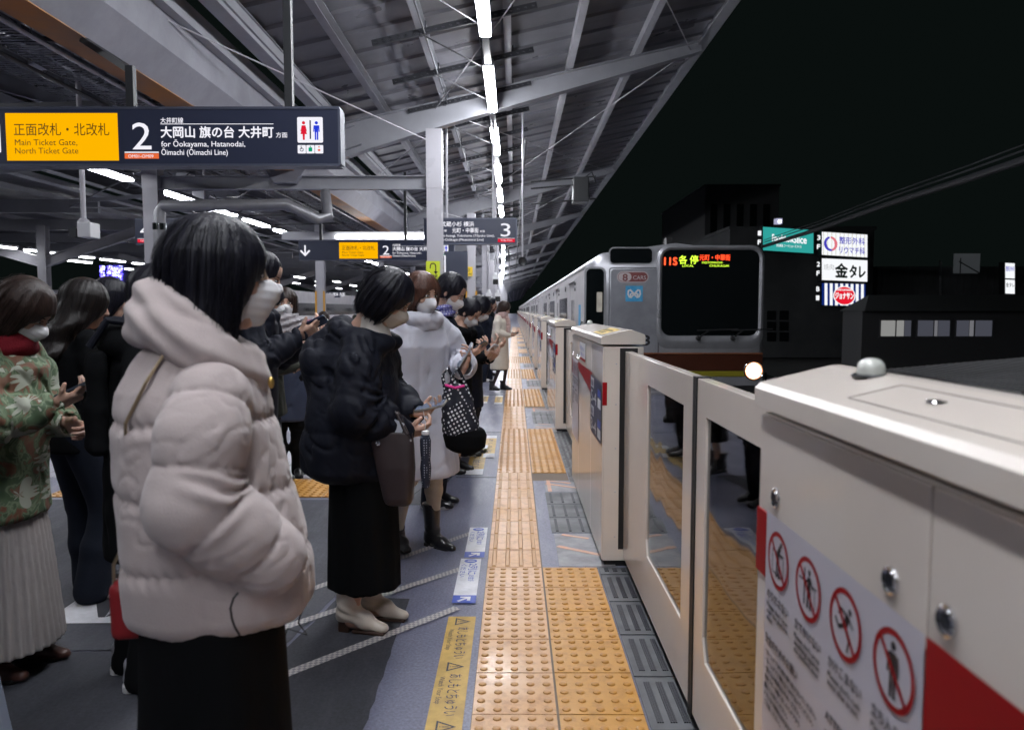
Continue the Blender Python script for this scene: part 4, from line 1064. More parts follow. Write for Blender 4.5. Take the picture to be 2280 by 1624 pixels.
b = MB(); b.box(a_.x, c_.x, yp, yp + .2, c_.z, a_.z); b.build('case', M_white, t, bevel=.012)
b = MB(); a2, c2 = P(140, 503, yp), P(170, 529, yp); b.add([(a2.x, yp + .1, c2.z + .02), (c2.x, yp, c2.z), (c2.x, yp, a_.z - .05), (a2.x, yp + .1, a_.z - .06)], [(0, 1, 2, 3)]); b.add([(a2.x, yp + .12, c2.z + .02), (c2.x, yp + .2, c2.z), (c2.x, yp + .2, a_.z - .05), (a2.x, yp + .12, a_.z - .06)], [(3, 2, 1, 0)]); b.build('screen', M_dark, t)
b = MB(); p0 = P(175, 494, yp); b.tube([(p0.x, yp + .1, p0.z), (p0.x, yp + .1, 4.4)], .028, 10); b.lathe([(.07, 0), (.05, .03), (.03, .05)], (p0.x, yp + .1, p0.z), 12); b.build('pole', M_steel_col, t)
def hung(kind, dx, dy0, dy1, Y, label):
    t = thing(kind, label, 'speaker' if kind == 'round_speaker' else 'camera', P(dx, dy1, Y)); p0, p1 = P(dx, dy0, Y), P(dx, dy1, Y)
    ztop = max(p0.z, zt(max(p0.x, -3.0)) - .02) if p0.x > -3 else p0.z
    b = MB(); b.tube([(p1.x, Y, p1.z), (p1.x, Y, ztop)], .016 * max(1, Y / 14), 8); b.build('pole', M_steel_col, t)
    s = Y / 14.0 * .8
    if kind == 'round_speaker':
        b = MB(); b.lathe([(.03, .12), (.05, .08), (.085, 0), (.08, -.01), (.05, .01), (.01, .02)], (p1.x, Y, p1.z - .08), 20, 'Y'); b.build('horn', M_dark, t, smooth='auto')
    else:
        b = MB(); b.box(p1.x - .07 * s, p1.x + .07 * s, Y - .1, Y + .1, p1.z - .12 * s, p1.z); b.lathe([(.05 * s, 0), (.03 * s, .08 * s)], (p1.x, Y, p1.z), 10); b.build('case', M_white, t)
        b = MB(); b.box(p1.x - .06 * s, p1.x + .06 * s, Y - .115, Y - .1, p1.z - .2 * s, p1.z - .08 * s); b.build('lens_hood', M_black, t)
hung('round_speaker', 1163, 440, 572, 14.5, 'black round speaker on a thin pole between sign 3 and the train')
hung('pole_camera', 1103, 540, 614, 20, 'white camera with dark hood on a pole under the number 3 sign')
hung('pole_camera', 1108, 600, 652, 30, 'smaller pole camera farther along, beneath the merged lamps')
hung('pole_camera', 1088, 620, 652, 34, 'small white pole camera left of the merged lamps')
# light box and barrier board
t = thing('light_box', 'white backlit panel hanging between the two right columns', 'light box', P(1015, 640, 19))
a_, c_ = P(1002, 604, 19), P(1018, 640, 19.6); b = MB(); b.box(a_.x - .12, a_.x + .30, 19, 19.9, c_.z - .12, a_.z + .05); b.build('case', M_steel_col, t)
b = MB(); b.box(a_.x + .02, a_.x + .28, 18.985, 19, c_.z - .07, a_.z); b.box(a_.x + .3, a_.x + .31, 19.05, 19.85, c_.z - .05, a_.z - .02); b.build('lit_face', emis('light_box_face', (.8, .95, .95), 1.3), t)
# bird spikes on the girder flange
b = MB(); random.seed(4)
y = 4.6
while y < 7.6:
    for q in range(2):
        x = -3.64 + random.uniform(-.02, .02); b.tube([(x, y, 3.712), (x + random.uniform(-.03, .07), y + random.uniform(-.06, .06), 3.86)], .0025, 3)
    y += .05
tag(b.build('bird_spikes', M_dark), 'strip of dark bird spikes standing on the orange girder flange', 'bird spikes')
t = thing('sign_crossbar', 'dark bracket plate holding the sign pole at the top of the photo', 'bracket', (-1.8, 6.1, 4.6))
b = MB(); b.box(-1.84, -1.15, 6.06, 6.14, 4.03 + .0, 4.09); b.build('plate', M_dark, t)
# roof-edge floodlight brackets on the right
t = thing('roof_edge_equipment', 'dark frame of cables and equipment hanging at the canopy edge', 'equipment', P(1290, 440, 14))
b = MB(); p0 = P(1290, 420, 14)
b.box(p0.x - .12, p0.x + .16, 13.9, 14.3, p0.z - .25, p0.z + .2)
for dz in (-.28, 0, .12): b.beam((p0.x - .9, 14, p0.z + dz), (p0.x + .3, 14, p0.z + dz + .1), .03, .03)
b.build('frame', M_dark, t, bevel=.02)
b = MB(); b.tube([(p0.x + .1, 14, p0.z + .2), (p0.x + .22, 14, p0.z + .3), (p0.x + .3, 14, p0.z + .1)], .015, 6); b.build('cable', M_dark, t)
b = MB()
for px, pz, y0_, y1_ in ((.2, 4.3, 13, 60), (-.2, 3.6, 22, 70)): b.tube([(px, y0_, pz), (px - .1, y1_, pz)], .02, 6)
tag(b.build('overhead_conduits', M_rail), 'two dark conduits running lengthwise under the roof', 'conduit')

# ------------------------------------------------------------------ left tracks, far platform, background
b = MB(); b.box(-33, -13.2, 4, 150, -1.2, 0); struct(b.build('far_platform', M_floor))
far = thing('far_canopy', 'grey canopy of the platform across the tracks at far left', 'canopy', (-20, 30, 0))
b = MB(); 
for k in range(24):
    y0 = 8 + 5 * k; b.box(-26, -12.6, y0, y0 + .12, 4.35, 4.75)
for x in (-14, -16.5, -18.4, -21, -24): b.box(x - .06, x + .06, 6, 130, 4.75, 4.9)
b.build('rafter', M_steel, far); b = MB(); b.add([(-26, 5, 5.2), (-12.4, 5, 4.95), (-12.4, 140, 4.95), (-26, 140, 5.2)], [(0, 1, 2, 3)]); b.build('roof_deck', M_deck, far)
for k in range(7):
    yy = 27 + 13 * k; b = MB(); b.hbeam((-16.8, yy, 0), (-16.8, yy, 4.4), .3, .3, .02, (0, 1, 0)); b.hbeam((-16.8, yy, 3.1), (-13.2, yy + .1, 4.3), .25, .35, .02); b.hbeam((-16.8, yy, 3.1), (-21, yy + .1, 4.3), .25, .35, .02)
    b.build('column', M_steel_col, far)
lf = lamp(-17.6, 24.9, 3.55, 1.75, 'lamp', 'lamps of the platform across the tracks', True, .2); lf['label'] = 'leftmost lamp of the far platform row'
lf2 = lf
for i, y in enumerate([27.3, 29.8, 32.3, 35, 38, 41, 45, 49, 54, 60, 67, 75, 85]):
    c = tree_copy(lf); c.location.y += y - 24.9; c['label'] = f'{words[i+1]} lamp from the left in the far platform row' if i < 6 else 'tiny lamp deep in the far platform row'
for i, (x, y) in enumerate([(-19.5, 33), (-19.5, 38), (-21, 44), (-21, 50), (-13.6, 47), (-13.6, 52), (-13.6, 57), (-13.6, 63), (-13.6, 70), (-13.6, 80), (-10.5, 66), (-10.5, 74), (-10.5, 84), (-10.5, 95), (-8.9, 108)]):
    c = tree_copy(lf); c.location.y += y - 24.9; c.location.x += x + 17.6; c.location.z -= .1 * (i % 3); c['label'] = 'small lamp among the scattered far lamps behind the crowd'; c['group'] = 'scattered far lamps behind the crowd'
# trusses between the platforms seen through
mid = thing('track_canopy', 'dark open steel roof frames between the platforms', 'canopy', (-11, 30, 0))
b = MB(); random.seed(11)
for k in range(26):
    y0 = 9 + 4.4 * k; b.beam((-13, y0, 4.55), (-8.2, y0, 4.95), .06, .1); 
    if k % 2: b.beam((-13, y0, 4.4), (-8.2, y0 + 4.4, 4.9), .03, .03)
    else: b.beam((-13, y0 + 4.4, 4.4), (-8.2, y0, 4.9), .03, .03)
for x in (-9, -10.2, -11.4, -12.5): b.beam((x, 5, 4.8), (x, 130, 4.8), .05, .08)
b.build('truss', M_steel, mid)
b = MB(); b.add([(-13.2, 4, 5.35), (-9.9, 4, 5.6), (-9.9, 140, 5.6), (-13.2, 140, 5.35)], [(0, 1, 2, 3)]); b.build('roof_sheet', M_deck, mid)
# pale parked train across the left track
t = thing('parked_train', 'pale train with a pink stripe standing on the far left track', 'train', (-11.5, 40, -1))
b = MB(); b.box(-12.4, -10.0, 27, 110, -.9, 1.15); b.box(-12.4, -10.0, 27, 110, 1.75, 2.3); b.build('body', M_stain_side, t)
b = MB(); b.box(-12.38, -10.02, 27.01, 110, 1.15, 1.75); b.build('window_band', M_tglass, t); b = MB(); b.box(-12.41, -9.99, 26.99, 110, .75, .95); b.build('stripe', mat('pink_stripe', (.55, .16, .22), .4), t)
# pale equipment box by the far left column
t = thing('kiosk', 'pale boxy kiosk behind the long haired person', 'kiosk', (-15, 24, 0)); b = MB(); b.box(-16.5, -14.2, 24, 27, 0, 2.05); b.build('wall', mat('kiosk_white', (.55, .55, .58), .4), t, bevel=.03); b = MB(); b.box(-16.3, -14.4, 23.98, 24, 1.45, 1.6); b.build('window', M_tglass, t)
# blue festive lights
t = thing('festive_lights', 'glittering blue festive lights on a dark facade at left', 'lights', P(250, 615, 60))
b = MB(); b.box(P(224, 0, 60).x, P(275, 0, 60).x, 60.3, 60.6, P(0, 645, 60).z, P(0, 588, 60).z); b.build('dark_panel', M_dark, t)
b = MB(); b2 = MB(); random.seed(3)
for k in range(430):
    dx = random.choice([random.uniform(224, 233), random.uniform(240, 274), random.uniform(240, 274)]); dy = 592 + 50 * random.random() ** 1.4
    p = P(dx, dy, 60.2); s = random.uniform(.015, .045); (b if random.random() < .75 else b2).box(p.x - s, p.x + s, 60.1, 60.2, p.z - s, p.z + s)
b.build('blue_bulbs', emis('bulb_blue', (.10, .07, 1.0), 5), t); b2.build('pale_bulbs', emis('bulb_pale', (.5, .55, 1.0), 5), t)

# far end signs and details
t = thing('hanging_sign', 'tiny far yellow and dark sign beyond the facing woman with the fur scarf', 'station sign', P(690, 655, 42))
a_, c_ = P(664, 649, 42), P(757, 662, 42); b = MB(); b.box(a_.x, c_.x, 42, 42.2, c_.z, a_.z); b.build('case', M_signb, t); b = MB(); a2 = P(678, 0, 42).x; b.box(a_.x, a2, 41.98, 42, c_.z + .02, a_.z - .02); b.build('yellow_panel', M_signy, t)
b = MB(); M = frame((P(700, 0, 42).x, 41.97, c_.z + .1), (1, 0, 0), (0, 0, 1)); b.text('武蔵小杉 横浜 方面', M, 0, 0, .2, 1.4, .0, .01, 0); b.build('lettering', M_signw, t)

# ------------------------------------------------------------------ night city on the right
M_bld = mat('dark_wall', (.10, .105, .11), .8, noise=(.5, .3), bump=(4, .1, (1, 1, 6)))
M_bld2 = mat('dark_siding', (.22, .22, .23), .75, noise=(.6, .3))
def building(name, label, x0, x1, y0, y1, z1, m, extra=None, bricks=True):
    t = thing(name, label, 'building', ((x0 + x1) / 2, y0, -1.2)); b = MB(); b.box(x0, x1, y0, y1, -1.2, z1); b.build('wall', m, t)
    b = MB(); b.box(x0 - .08, x1 + .08, y0 - .08, y1 + .08, z1, z1 + .18); b.build('parapet', m, t); return t
def bx(dx0, dy1, dx1, dy0, Y): a = P(dx0, dy0, Y); c = P(dx1, dy1, Y); return a.x, c.x, c.z, a.z
Y = 41.0; x0, x1, z0, z1 = bx(1696, 690, 2066, 500, Y)
tow = building('sign_building', 'dark windowless building carrying the three stacked lit shop signs', P(1640, 0, Y).x, P(1972, 0, Y).x, Y + .4, Y + 14, P(0, 560, Y).z + 1.2, M_bld)
for k in range(6):
    p = P(1902 + (k % 2) * 28 - 190, 760 - 24 * (k // 2), Y); b = MB(); b.box(p.x, p.x + .5, Y + .37, Y + .4, p.z, p.z + .5); b.build('window', M_tglass, tow)
tb = building('tower_block', 'tall dark block with a rooftop box rising behind the train', P(1578, 0, 62).x, P(1745, 0, 62).x, 62, 80, P(0, 416, 62).z, mat('far_dark_wall', (.10, .10, .105), .8))
for k in range(5): b = MB(); b.box(P(1590 + 30 * k, 0, 62).x, P(1605 + 30 * k, 0, 62).x, 61.96, 62, P(0, 520, 62).z, P(0, 455, 62).z); b.build('window', M_tglass, tb)
tl = thing('rooftop_light', 'small white lit lantern on top of the building by the green sign', 'lamp', P(1735, 490, 41.2))
x0, x1, z0, z1 = bx(1728, 498, 1741, 486, 41.2); b = MB(); b.box(x0, x1, 41.2, 41.6, z0, z1); b.build('case', mat('lantern_case', (.4, .4, .45), .5, emit=((.7, .7, 1), .5)), tl); b = MB(); b.box(x0 + .1, x1 - .08, 41.15, 41.2, z0 + .04, z1 - .1); b.build('bulb', emis('lantern_bulb', (.9, .93, 1), 4), tl)
def shop_sign(label, c0, c1, c2, c3, Yq, group='lit shop signs on the dark building'):
    """corner pixels: top-left, top-right, bottom-right, bottom-left; slightly turned board"""
    pts = [P(*c0, Yq), P(*c1, Yq + .35), P(*c2, Yq + .35), P(*c3, Yq)]
    t = thing('shop_sign', label, 'shop sign', pts[3], group)
    u = (pts[2] - pts[3]); v = (pts[0] - pts[3]); M = frame(pts[3], u, v.normalized()); W, H = u.length, v.length
    b = MB(); b.prism([(-.04, -.04), (W + .04, -.04), (W + .04, H + .04), (-.04, H + .04)], M, -.35); b.build('case', M_dark, t)
    return t, M, W, H
E_w = emis('shop_white', (.90, .92, .95), 1.05); E_t = emis('shop_teal', (.03, .36, .33), 1.0); E_b = emis('shop_blue_print', (.06, .05, .50), 1.0); E_n = emis('shop_navy', (.004, .02, .16), 1.0)
E_r = emis('shop_red', (.80, .01, .03), 1.0); E_k = emis('shop_black', (.008, .012, .01), 1.0); E_g = emis('shop_grey_text', (.45, .46, .47), 1.0); E_p = emis('shop_pink', (.75, .18, .22), 1.0); E_s = emis('shop_stripe', (.60, .58, .42), 1.0)
EM = [E_w, E_t, E_b, E_n, E_r, E_k, E_g, E_p, E_s]
t, M, W, H = shop_sign('green lit shop sign with white script lettering, left of the white signs', (1698, 505), (1810, 515), (1810, 564), (1698, 557), 40)
b = MB(); b.flat([(0, 0), (W, 0), (W, H), (0, H)], M, .01, 1); b.text('Foodshow', M, W * .18, H * .42, H * .42, W * .42, .02, .02, 0); b.text('Slice', M, W * .60, H * .40, H * .46, W * .26, .02, .02, 0); b.text('渋谷東急 フードショースライス', M, W * .26, H * .2, H * .13, W * .5, .02, .01, 0); b.build('lit_face', EM, t)
t, M, W, H = shop_sign('white lit clinic sign with round red and blue mark, top of the stack', (1829, 516), (1930, 524), (1930, 573), (1829, 567), 40)
b = MB(); b.flat([(0, 0), (W, 0), (W, H), (0, H)], M, .01, 0)
for k in range(11): x_ = W * (.03 + .09 * k); b.flat([(x_, 0), (x_ + .03, 0), (x_ + .03, H), (x_, H)], M, .014, 8)
cx, cy = W * .19, H * .5; r_ = H * .32
ring = lambda a0, a1, mi: b.flat([(cx + r_ * math.cos(R(a)), cy + r_ * math.sin(R(a))) for a in range(a0, a1 + 1, 10)] + [(cx + r_ * (.55 + .2 * abs(a - (a0 + a1) / 2) / 90) * math.cos(R(a)), cy + r_ * (.55 + .2 * abs(a - (a0 + a1) / 2) / 90) * math.sin(R(a))) for a in range(a1, a0 - 1, -10)], M, .02, mi)
ring(100, 290, 2); ring(-80, 90, 7)
b.text('整形外科', M, W * .38, H * .56, H * .33, W * .56, .02, .012, 2); b.text('リウマチ科', M, W * .38, H * .14, H * .33, W * .56, .02, .012, 2); b.build('lit_face', EM, t)
t, M, W, H = shop_sign('white lit restaurant sign with bold black brush lettering, middle of the stack', (1829, 575), (1930, 582), (1930, 627), (1829, 623), 40)
b = MB(); b.flat([(0, 0), (W, 0), (W, H), (0, H)], M, .01, 0); b.text('焼肉', M, W * .04, H * .5, H * .3, W * .22, .02, -.005, 6); b.text('金', M, W * .29, H * .2, H * .7, W * .27, .02, .03, 5); b.text('タレ', M, W * .61, H * .2, H * .66, W * .34, .02, .03, 5); b.build('lit_face', EM, t)
t, M, W, H = shop_sign('navy and white striped lit sign with red oval, bottom of the stack', (1829, 630), (1928, 634), (1926, 681), (1829, 679), 40)
b = MB(); b.flat([(0, 0), (W, 0), (W, H), (0, H)], M, .01, 3)
for k in range(8): x_ = W * (.06 + .119 * k); b.flat([(x_, 0), (x_ + W * .065, 0), (x_ + W * .065, H), (x_, H)], M, .014, 0)
b.flat(ellipse(W * .51, H * .45, H * .55, H * .44), M, .02, 0); b.flat(ellipse(W * .51, H * .45, H * .50, H * .40), M, .024, 4)
b.text('COFFEE & RESTAURANT', M, W * .51, H * .68, H * .1, W * .36, .03, .03, 0, 'CENTER'); b.text('ジョナサン', M, W * .51, H * .32, H * .34, W * .42, .03, .03, 0, 'CENTER'); b.build('lit_face', EM, t)
def floor_mark(dx, dy, s, s2, label):
    p = P(dx, dy, 40); t = thing('floor_letters', label, 'sign letters', p); M = frame(p, (1, .1, 0), (0, 0, 1)); b = MB()
    b.text(s, M, 0, .05, .34, .16, 0, .03, 0); b.text(s2, M, 0, -.42, .34, .16, 0, .03, 0); b.build('lettering', EM, t)
floor_mark(1687, 526, '1', 'F', 'white characters 1 F left of the green shop sign'); floor_mark(1819, 536, '3', 'F', 'white characters 3 F beside the clinic sign'); floor_mark(1818, 595, '2', 'F', 'white characters 2 F beside the restaurant sign'); floor_mark(1817, 650, 'B', '1', 'white characters B 1 beside the striped sign')
# long low building with fins, second set of signs edge on
lb = building('long_building', 'long dark grey building receding at far right with fine wall boards', P(1975, 0, 46).x, P(2300, 0, 46).x + 6, 46, 60, P(0, 600, 46).z, M_bld2)
b = MB(); x_ = P(1985, 0, 46).x
while x_ < P(2300, 0, 46).x + 5: b.box(x_, x_ + .04, 45.95, 46, -1.2, P(0, 600, 46).z); x_ += .45
b.build('wall_board', M_bld2, lb)
t = thing('wall_pipe', 'pale vertical pipe on the long dark building', 'pipe', P(2092, 690, 45.8)); b = MB(); a_ = P(2093, 688, 45.8); b.tube([a_, P(2093, 580, 45.8)], .07, 8); b.build('pipe', mat('pale_pipe', (.35, .34, .37), .4), t)
t = thing('billboard_back', 'pale faintly glowing billboard panel with struts above the far right roof', 'billboard', P(2170, 590, 45)); x0, x1, z0, z1 = bx(2127, 608, 2180, 568, 45)
b = MB(); b.box(x0, x1, 45, 45.2, z0, z1 + .1); b.build('panel', mat('billboard_pale_glow', (.42, .42, .45), .6, emit=((.05, .055, .06), .5)), t); b = MB(); b.beam((x0 + .2, 45, z0 + .7), (x1, 45, z0), .06, .06); b.beam((x0 + .3, 45, z0), (x0 + .3, 45, z0 + .9), .05, .05); b.build('strut', M_dark, t)  # the panel is no lamp; a faint glow is put into its material
for dy0, dy1, lab, tx in ((585, 620, 'upper narrow lit shop sign at the far right edge', '整形外科'), (622, 654, 'lower narrow lit shop sign at the far right edge', '金タレ')):
    t, M, W, H = shop_sign(lab, (2237, dy0), (2258, dy0 + 4), (2258, dy1), (2237, dy1 - 1), 44, 'narrow lit signs at the far right')
    b = MB(); b.flat([(0, 0), (W, 0), (W, H), (0, H)], M, .01, 0); b.text(tx, M, W * .06, H * .5, H * .34, W * .88, .02, .01, 2 if dy0 < 600 else 5); b.build('lit_face', EM, t)
# nearer low house with three lit windows
hs = thing('low_house', 'low dark building with a row of three dimly lit sliding windows', 'building', (18, 34, -1.2))
Y = 34; x0, x1 = P(1943, 0, Y).x, P(2420, 0, Y).x; zw, zr = P(0, 692, Y).z, P(0, 655, Y).z
b = MB(); b.box(x0, x1, Y, Y + 2, -1.2, zw); b.build('wall', MATS['far_dark_wall'], hs)
b = MB(); b.add([(x0 - .1, Y - .4, zw), (x1, Y - .4, zw), (x1, Y + 1.6, zr), (x0 + 1.0, Y + 1.6, zr), (x0 - .1, Y + 2.2, zw), (x1, Y + 2.2, zw)], [(0, 1, 2, 3), (3, 2, 5, 4), (0, 3, 4), (0, 4, 5, 1)]); b.build('roof', MATS['far_dark_wall'], hs)
E_win = [emis('window_lit_bright', (.80, .80, .78), .32), emis('window_lit_dim', (.45, .47, .60), .13), emis('window_lit_mid', (.6, .6, .66), .25)]
for (a0, a1, cols) in ((1959, 2027, ((0, .48, 0), (.5, .76, 0), (.78, 1, 1))), (2041, 2113, ((0, .5, 1), (.52, .62, 2), (.64, 1, 1))), (2127, 2207, ((0, .36, 1), (.38, .52, 2), (.54, 1, 1)))):
    xa, xb, za, zb = bx(a0, 748, a1, 713, Y); b = MB(); b.box(xa - .05, xb + .05, Y - .06, Y - .02, za - .07, za); b.box(xa - .05, xb + .05, Y - .06, Y - .02, zb, zb + .05)
    for f_ in (0, .5, 1): b.box(xa + (xb - xa) * f_ - .02, xa + (xb - xa) * f_ + .02, Y - .055, Y - .02, za, zb)
    w_ = b.build('window', mat('window_frame_grey', (.12, .12, .13), .5), hs); b = MB()
    for f0, f1, mi in cols: b.box(xa + (xb - xa) * f0, xa + (xb - xa) * f1, Y - .03, Y - .015, za, zb, mi)
    b.build('pane', E_win, w_)
b = MB(); random.seed(5)
# fence and scrub along the far side of the tracks
t = thing('trackside_fence', 'dark trackside fence beyond the rails at right', 'fence', (9, 20, -1.2)); b = MB()
for k in range(60): b.beam((4.9 + .0 * k, 9 + k * .8, -1.2), (4.9, 9 + k * .8, .2), .04, .04)
for z in (-.8, -.3, .15): b.beam((4.9, 9, z), (4.9, 57, z), .03, .03)
b.build('rails', M_dark, t)
b = MB()
for x in (2.0, 3.1, 6.3, 7.4): b.hbeam((x, -5, -1.12), (x, 150, -1.12), .07, .15, .02)
struct(b.build('rails', mat('rail_steel', (.25, .2, .17), .35, metal=.8)))
# low office roof seen at the right edge, corrugated
t = thing('trackside_shed', 'dark corrugated shed roof at the right edge behind the nearest housing', 'shed', P(2150, 850, 12)); a_, c_ = P(1990, 872, 14), P(2330, 800, 11)
b = MB()
for k in range(26):
    x = a_.x + k * .14; b.box(x, x + .09, 10.5, 14.5, -.9, .28 + k * .012)
b.build('roof', M_bld2, t)
# overhead wires
t = thing('overhead_cable', 'thick dark overhead cable sloping up to the right across the night sky', 'cable', P(2000, 445, 14))
b = MB()
ca, cb, cc = P(1700, 548, 34), P(1990, 450, 20), P(2400, 315, 12)
for dz, r_ in ((0, .075), (.17, .02), (.27, .014)): b.tube([ca + Vector((0, 0, dz)), (ca * .45 + cb * .55) + Vector((0, 0, dz * 1 - .05)), cb + Vector((0, 0, dz)), (cb * .5 + cc * .5) + Vector((0, 0, dz - .02)), cc + Vector((0, 0, dz))], r_, 8)
b.build('wires', mat('wire_grey', (.10, .10, .11), .35), t)
# ------------------------------------------------------------------ soft-surface modeller (signed distances -> one continuous mesh)
class Field:
    def __init__(s, lo, hi, res, zfine=None):
        ax = [np.arange(lo[i], hi[i] + res, res) for i in range(3)]
        if zfine:   # (z0, z1, finer step)
            z0, z1, r_ = zfine
            ax[2] = np.unique(np.concatenate([np.arange(lo[2], z0, res), np.arange(z0, z1, r_), np.arange(z1, hi[2] + res, res)]).round(5))
        s.ax = [a.astype(np.float32) for a in ax]
        s.D = np.full([len(a) for a in s.ax], .3, np.float32)
    def sub(s, lo, hi, pad):
        sl = []
        for i in range(3):
            a = np.searchsorted(s.ax[i], lo[i] - pad); b = np.searchsorted(s.ax[i], hi[i] + pad)
            if b <= a: return None
            sl.append(slice(a, b))
        g = np.meshgrid(*[s.ax[i][sl[i]] for i in range(3)], indexing='ij')
        return tuple(sl), g
    def op(s, fn, lo, hi, k=.02, mode='u', pad=.05):
        r_ = s.sub(lo, hi, pad + k)
        if r_ is None: return s
        sl, (x, y, z) = r_
        d = fn(x, y, z).astype(np.float32); a = s.D[sl]
        if mode == 'u':
            if k <= 0: s.D[sl] = np.minimum(a, d)
            else:
                h = np.clip(.5 + .5 * (a - d) / k, 0, 1); s.D[sl] = a * (1 - h) + d * h - k * h * (1 - h)
        elif mode == 'd':   # difference
            d = -d
            h = np.clip(.5 - .5 * (a - d) / max(k, 1e-4), 0, 1); s.D[sl] = a * (1 - h) + d * h + k * h * (1 - h)
        elif mode == 'i':
            h = np.clip(.5 - .5 * (a - d) / max(k, 1e-4), 0, 1); s.D[sl] = a * (1 - h) + d * h + k * h * (1 - h)
        elif mode == '+': s.D[sl] = a + d
        return s
    def cone(s, a, b, r1, r2, k=.02, mode='u', flat=None):
        a, b = np.array(a, float), np.array(b, float); ba = b - a; L2 = max(1e-9, float(ba @ ba)); m = max(r1, r2)
        def fn(x, y, z):
            px, py, pz = x - a[0], y - a[1], z - a[2]
            t = np.clip((px * ba[0] + py * ba[1] + pz * ba[2]) / L2, 0, 1)
            dx, dy, dz = px - t * ba[0], py - t * ba[1], pz - t * ba[2]
            if flat is not None:     # flat = (unit normal, factor>1) thins the limb along that direction
                n_, f_ = flat; q = dx * n_[0] + dy * n_[1] + dz * n_[2]
                return np.sqrt(dx * dx + dy * dy + dz * dz + q * q * (f_ * f_ - 1)) - (r1 + (r2 - r1) * t)
            return np.sqrt(dx * dx + dy * dy + dz * dz) - (r1 + (r2 - r1) * t)
        return s.op(fn, np.minimum(a, b) - m, np.maximum(a, b) + m, k, mode)
    def ell(s, c, r, k=.02, mode='u', M=None):
        c = np.array(c, float); r = np.array(r, float); m = max(r)
        def fn(x, y, z):
            px, py, pz = x - c[0], y - c[1], z - c[2]
            if M is not None: px, py, pz = (M[0][0] * px + M[1][0] * py + M[2][0] * pz, M[0][1] * px + M[1][1] * py + M[2][1] * pz, M[0][2] * px + M[1][2] * py + M[2][2] * pz)
            q = np.sqrt((px / r[0]) ** 2 + (py / r[1]) ** 2 + (pz / r[2]) ** 2)
            q2 = np.sqrt((px / r[0] ** 2) ** 2 + (py / r[1] ** 2) ** 2 + (pz / r[2] ** 2) ** 2) + 1e-6
            return q * (q - 1) / q2
        return s.op(fn, c - m, c + m, k, mode)
    def box(s, c, h, r=.005, k=.01, mode='u', M=None):
        c = np.array(c, float); m = float(np.linalg.norm(h))
        def fn(x, y, z):
            px, py, pz = x - c[0], y - c[1], z - c[2]
            if M is not None: px, py, pz = (M[0][0] * px + M[1][0] * py + M[2][0] * pz, M[0][1] * px + M[1][1] * py + M[2][1] * pz, M[0][2] * px + M[1][2] * py + M[2][2] * pz)
            qx, qy, qz = abs(px) - h[0] + r, abs(py) - h[1] + r, abs(pz) - h[2] + r
            return np.sqrt(np.maximum(qx, 0) ** 2 + np.maximum(qy, 0) ** 2 + np.maximum(qz, 0) ** 2) + np.minimum(np.maximum(qx, np.maximum(qy, qz)), 0) - r
        return s.op(fn, c - m, c + m, k, mode)
    def loft(s, zs, rx, ry, cx=0, cy=0, n=2.2, k=.02, mode='u', mod=None, cap=.015):
        """stack of super-ellipses; mod(phi, z) adds to the radius"""
        zs = np.array(zs, float); rx, ry = [np.array(v, float) * np.ones_like(zs) for v in (rx, ry)]
        cx, cy = [np.array(v, float) * np.ones_like(zs) for v in (cx, cy)]
        def fn(x, y, z):
            a, b = np.interp(z, zs, rx), np.interp(z, zs, ry); ox, oy = np.interp(z, zs, cx), np.interp(z, zs, cy)
            px, py = x - ox, y - oy
            q = (np.abs(px / a) ** n + np.abs(py / b) ** n + 1e-9) ** (1 / n)
            d = (q - 1) * np.minimum(a, b)
            if mod is not None: d = d - mod(np.arctan2(px, py), z, q)
            dz = np.maximum(z - zs[-1], zs[0] - z) + cap
            return np.where(dz > 0, np.sqrt(np.maximum(d + cap, 0) ** 2 + dz ** 2) - cap + np.minimum(d + cap, 0) * 0, d)
        m = max(rx.max() + abs(cx).max(), 0); m2 = ry.max() + abs(cy).max()
        return s.op(fn, (-m, -m2, zs[0]), (m, m2, zs[-1]), k, mode)
    def limb(s, pts, rr, k=.02, puff=0, sp=.13, s0=0, wr=None, sq=None):
        """tapered chain with quilting puffs of spacing sp and wrinkles around arc position wr[0]"""
        pts = np.array(pts, float); ls = np.linalg.norm(np.diff(pts, axis=0), axis=1); cum = np.concatenate([[0], np.cumsum(ls)])
        def fn(x, y, z):
            best = None
            for i in range(len(ls)):
                a, b = pts[i], pts[i + 1]; ba = b - a
                px, py, pz = x - a[0], y - a[1], z - a[2]
                t = np.clip((px * ba[0] + py * ba[1] + pz * ba[2]) / ls[i] ** 2, 0, 1)
                dx, dy, dz = px - t * ba[0], py - t * ba[1], pz - t * ba[2]
                d = np.sqrt(dx * dx + dy * dy + dz * dz) - (rr[i] + (rr[i + 1] - rr[i]) * t); al = cum[i] + t * ls[i]
                if best is None: best, ar = d, al
                else:
                    h = np.clip(.5 + .5 * (best - d) / .03, 0, 1); best = best * (1 - h) + d * h - .03 * h * (1 - h); ar = ar * (1 - h) + al * h
            if puff:
                f = ((ar - s0) / sp + .04 * np.sin(x * 25 + y * 31)) % 1.0; bl = 1 - np.abs(2 * f - 1) ** 7
                best = best - puff * (bl - .7) - (1 - bl) ** .7 * .30 * puff * np.sin(x * 150 + z * 60) * np.sin(y * 130 + z * 90)
            if wr: 
                e = np.exp(-((ar - wr[0]) / wr[1]) ** 2); j_ = pts[2] if len(pts) > 3 else pts[1]; e = e * np.clip(.35 + (y - j_[1]) * 12, .08, 1.1); best = best - wr[2] * e * np.sin((ar + .3 * (x - y) + .012 * noise3(x, y, z, 31, 16)) * 6.283 / wr[3])
            return best
        m = max(rr) + puff
        return s.op(fn, pts.min(0) - m, pts.max(0) + m, k)
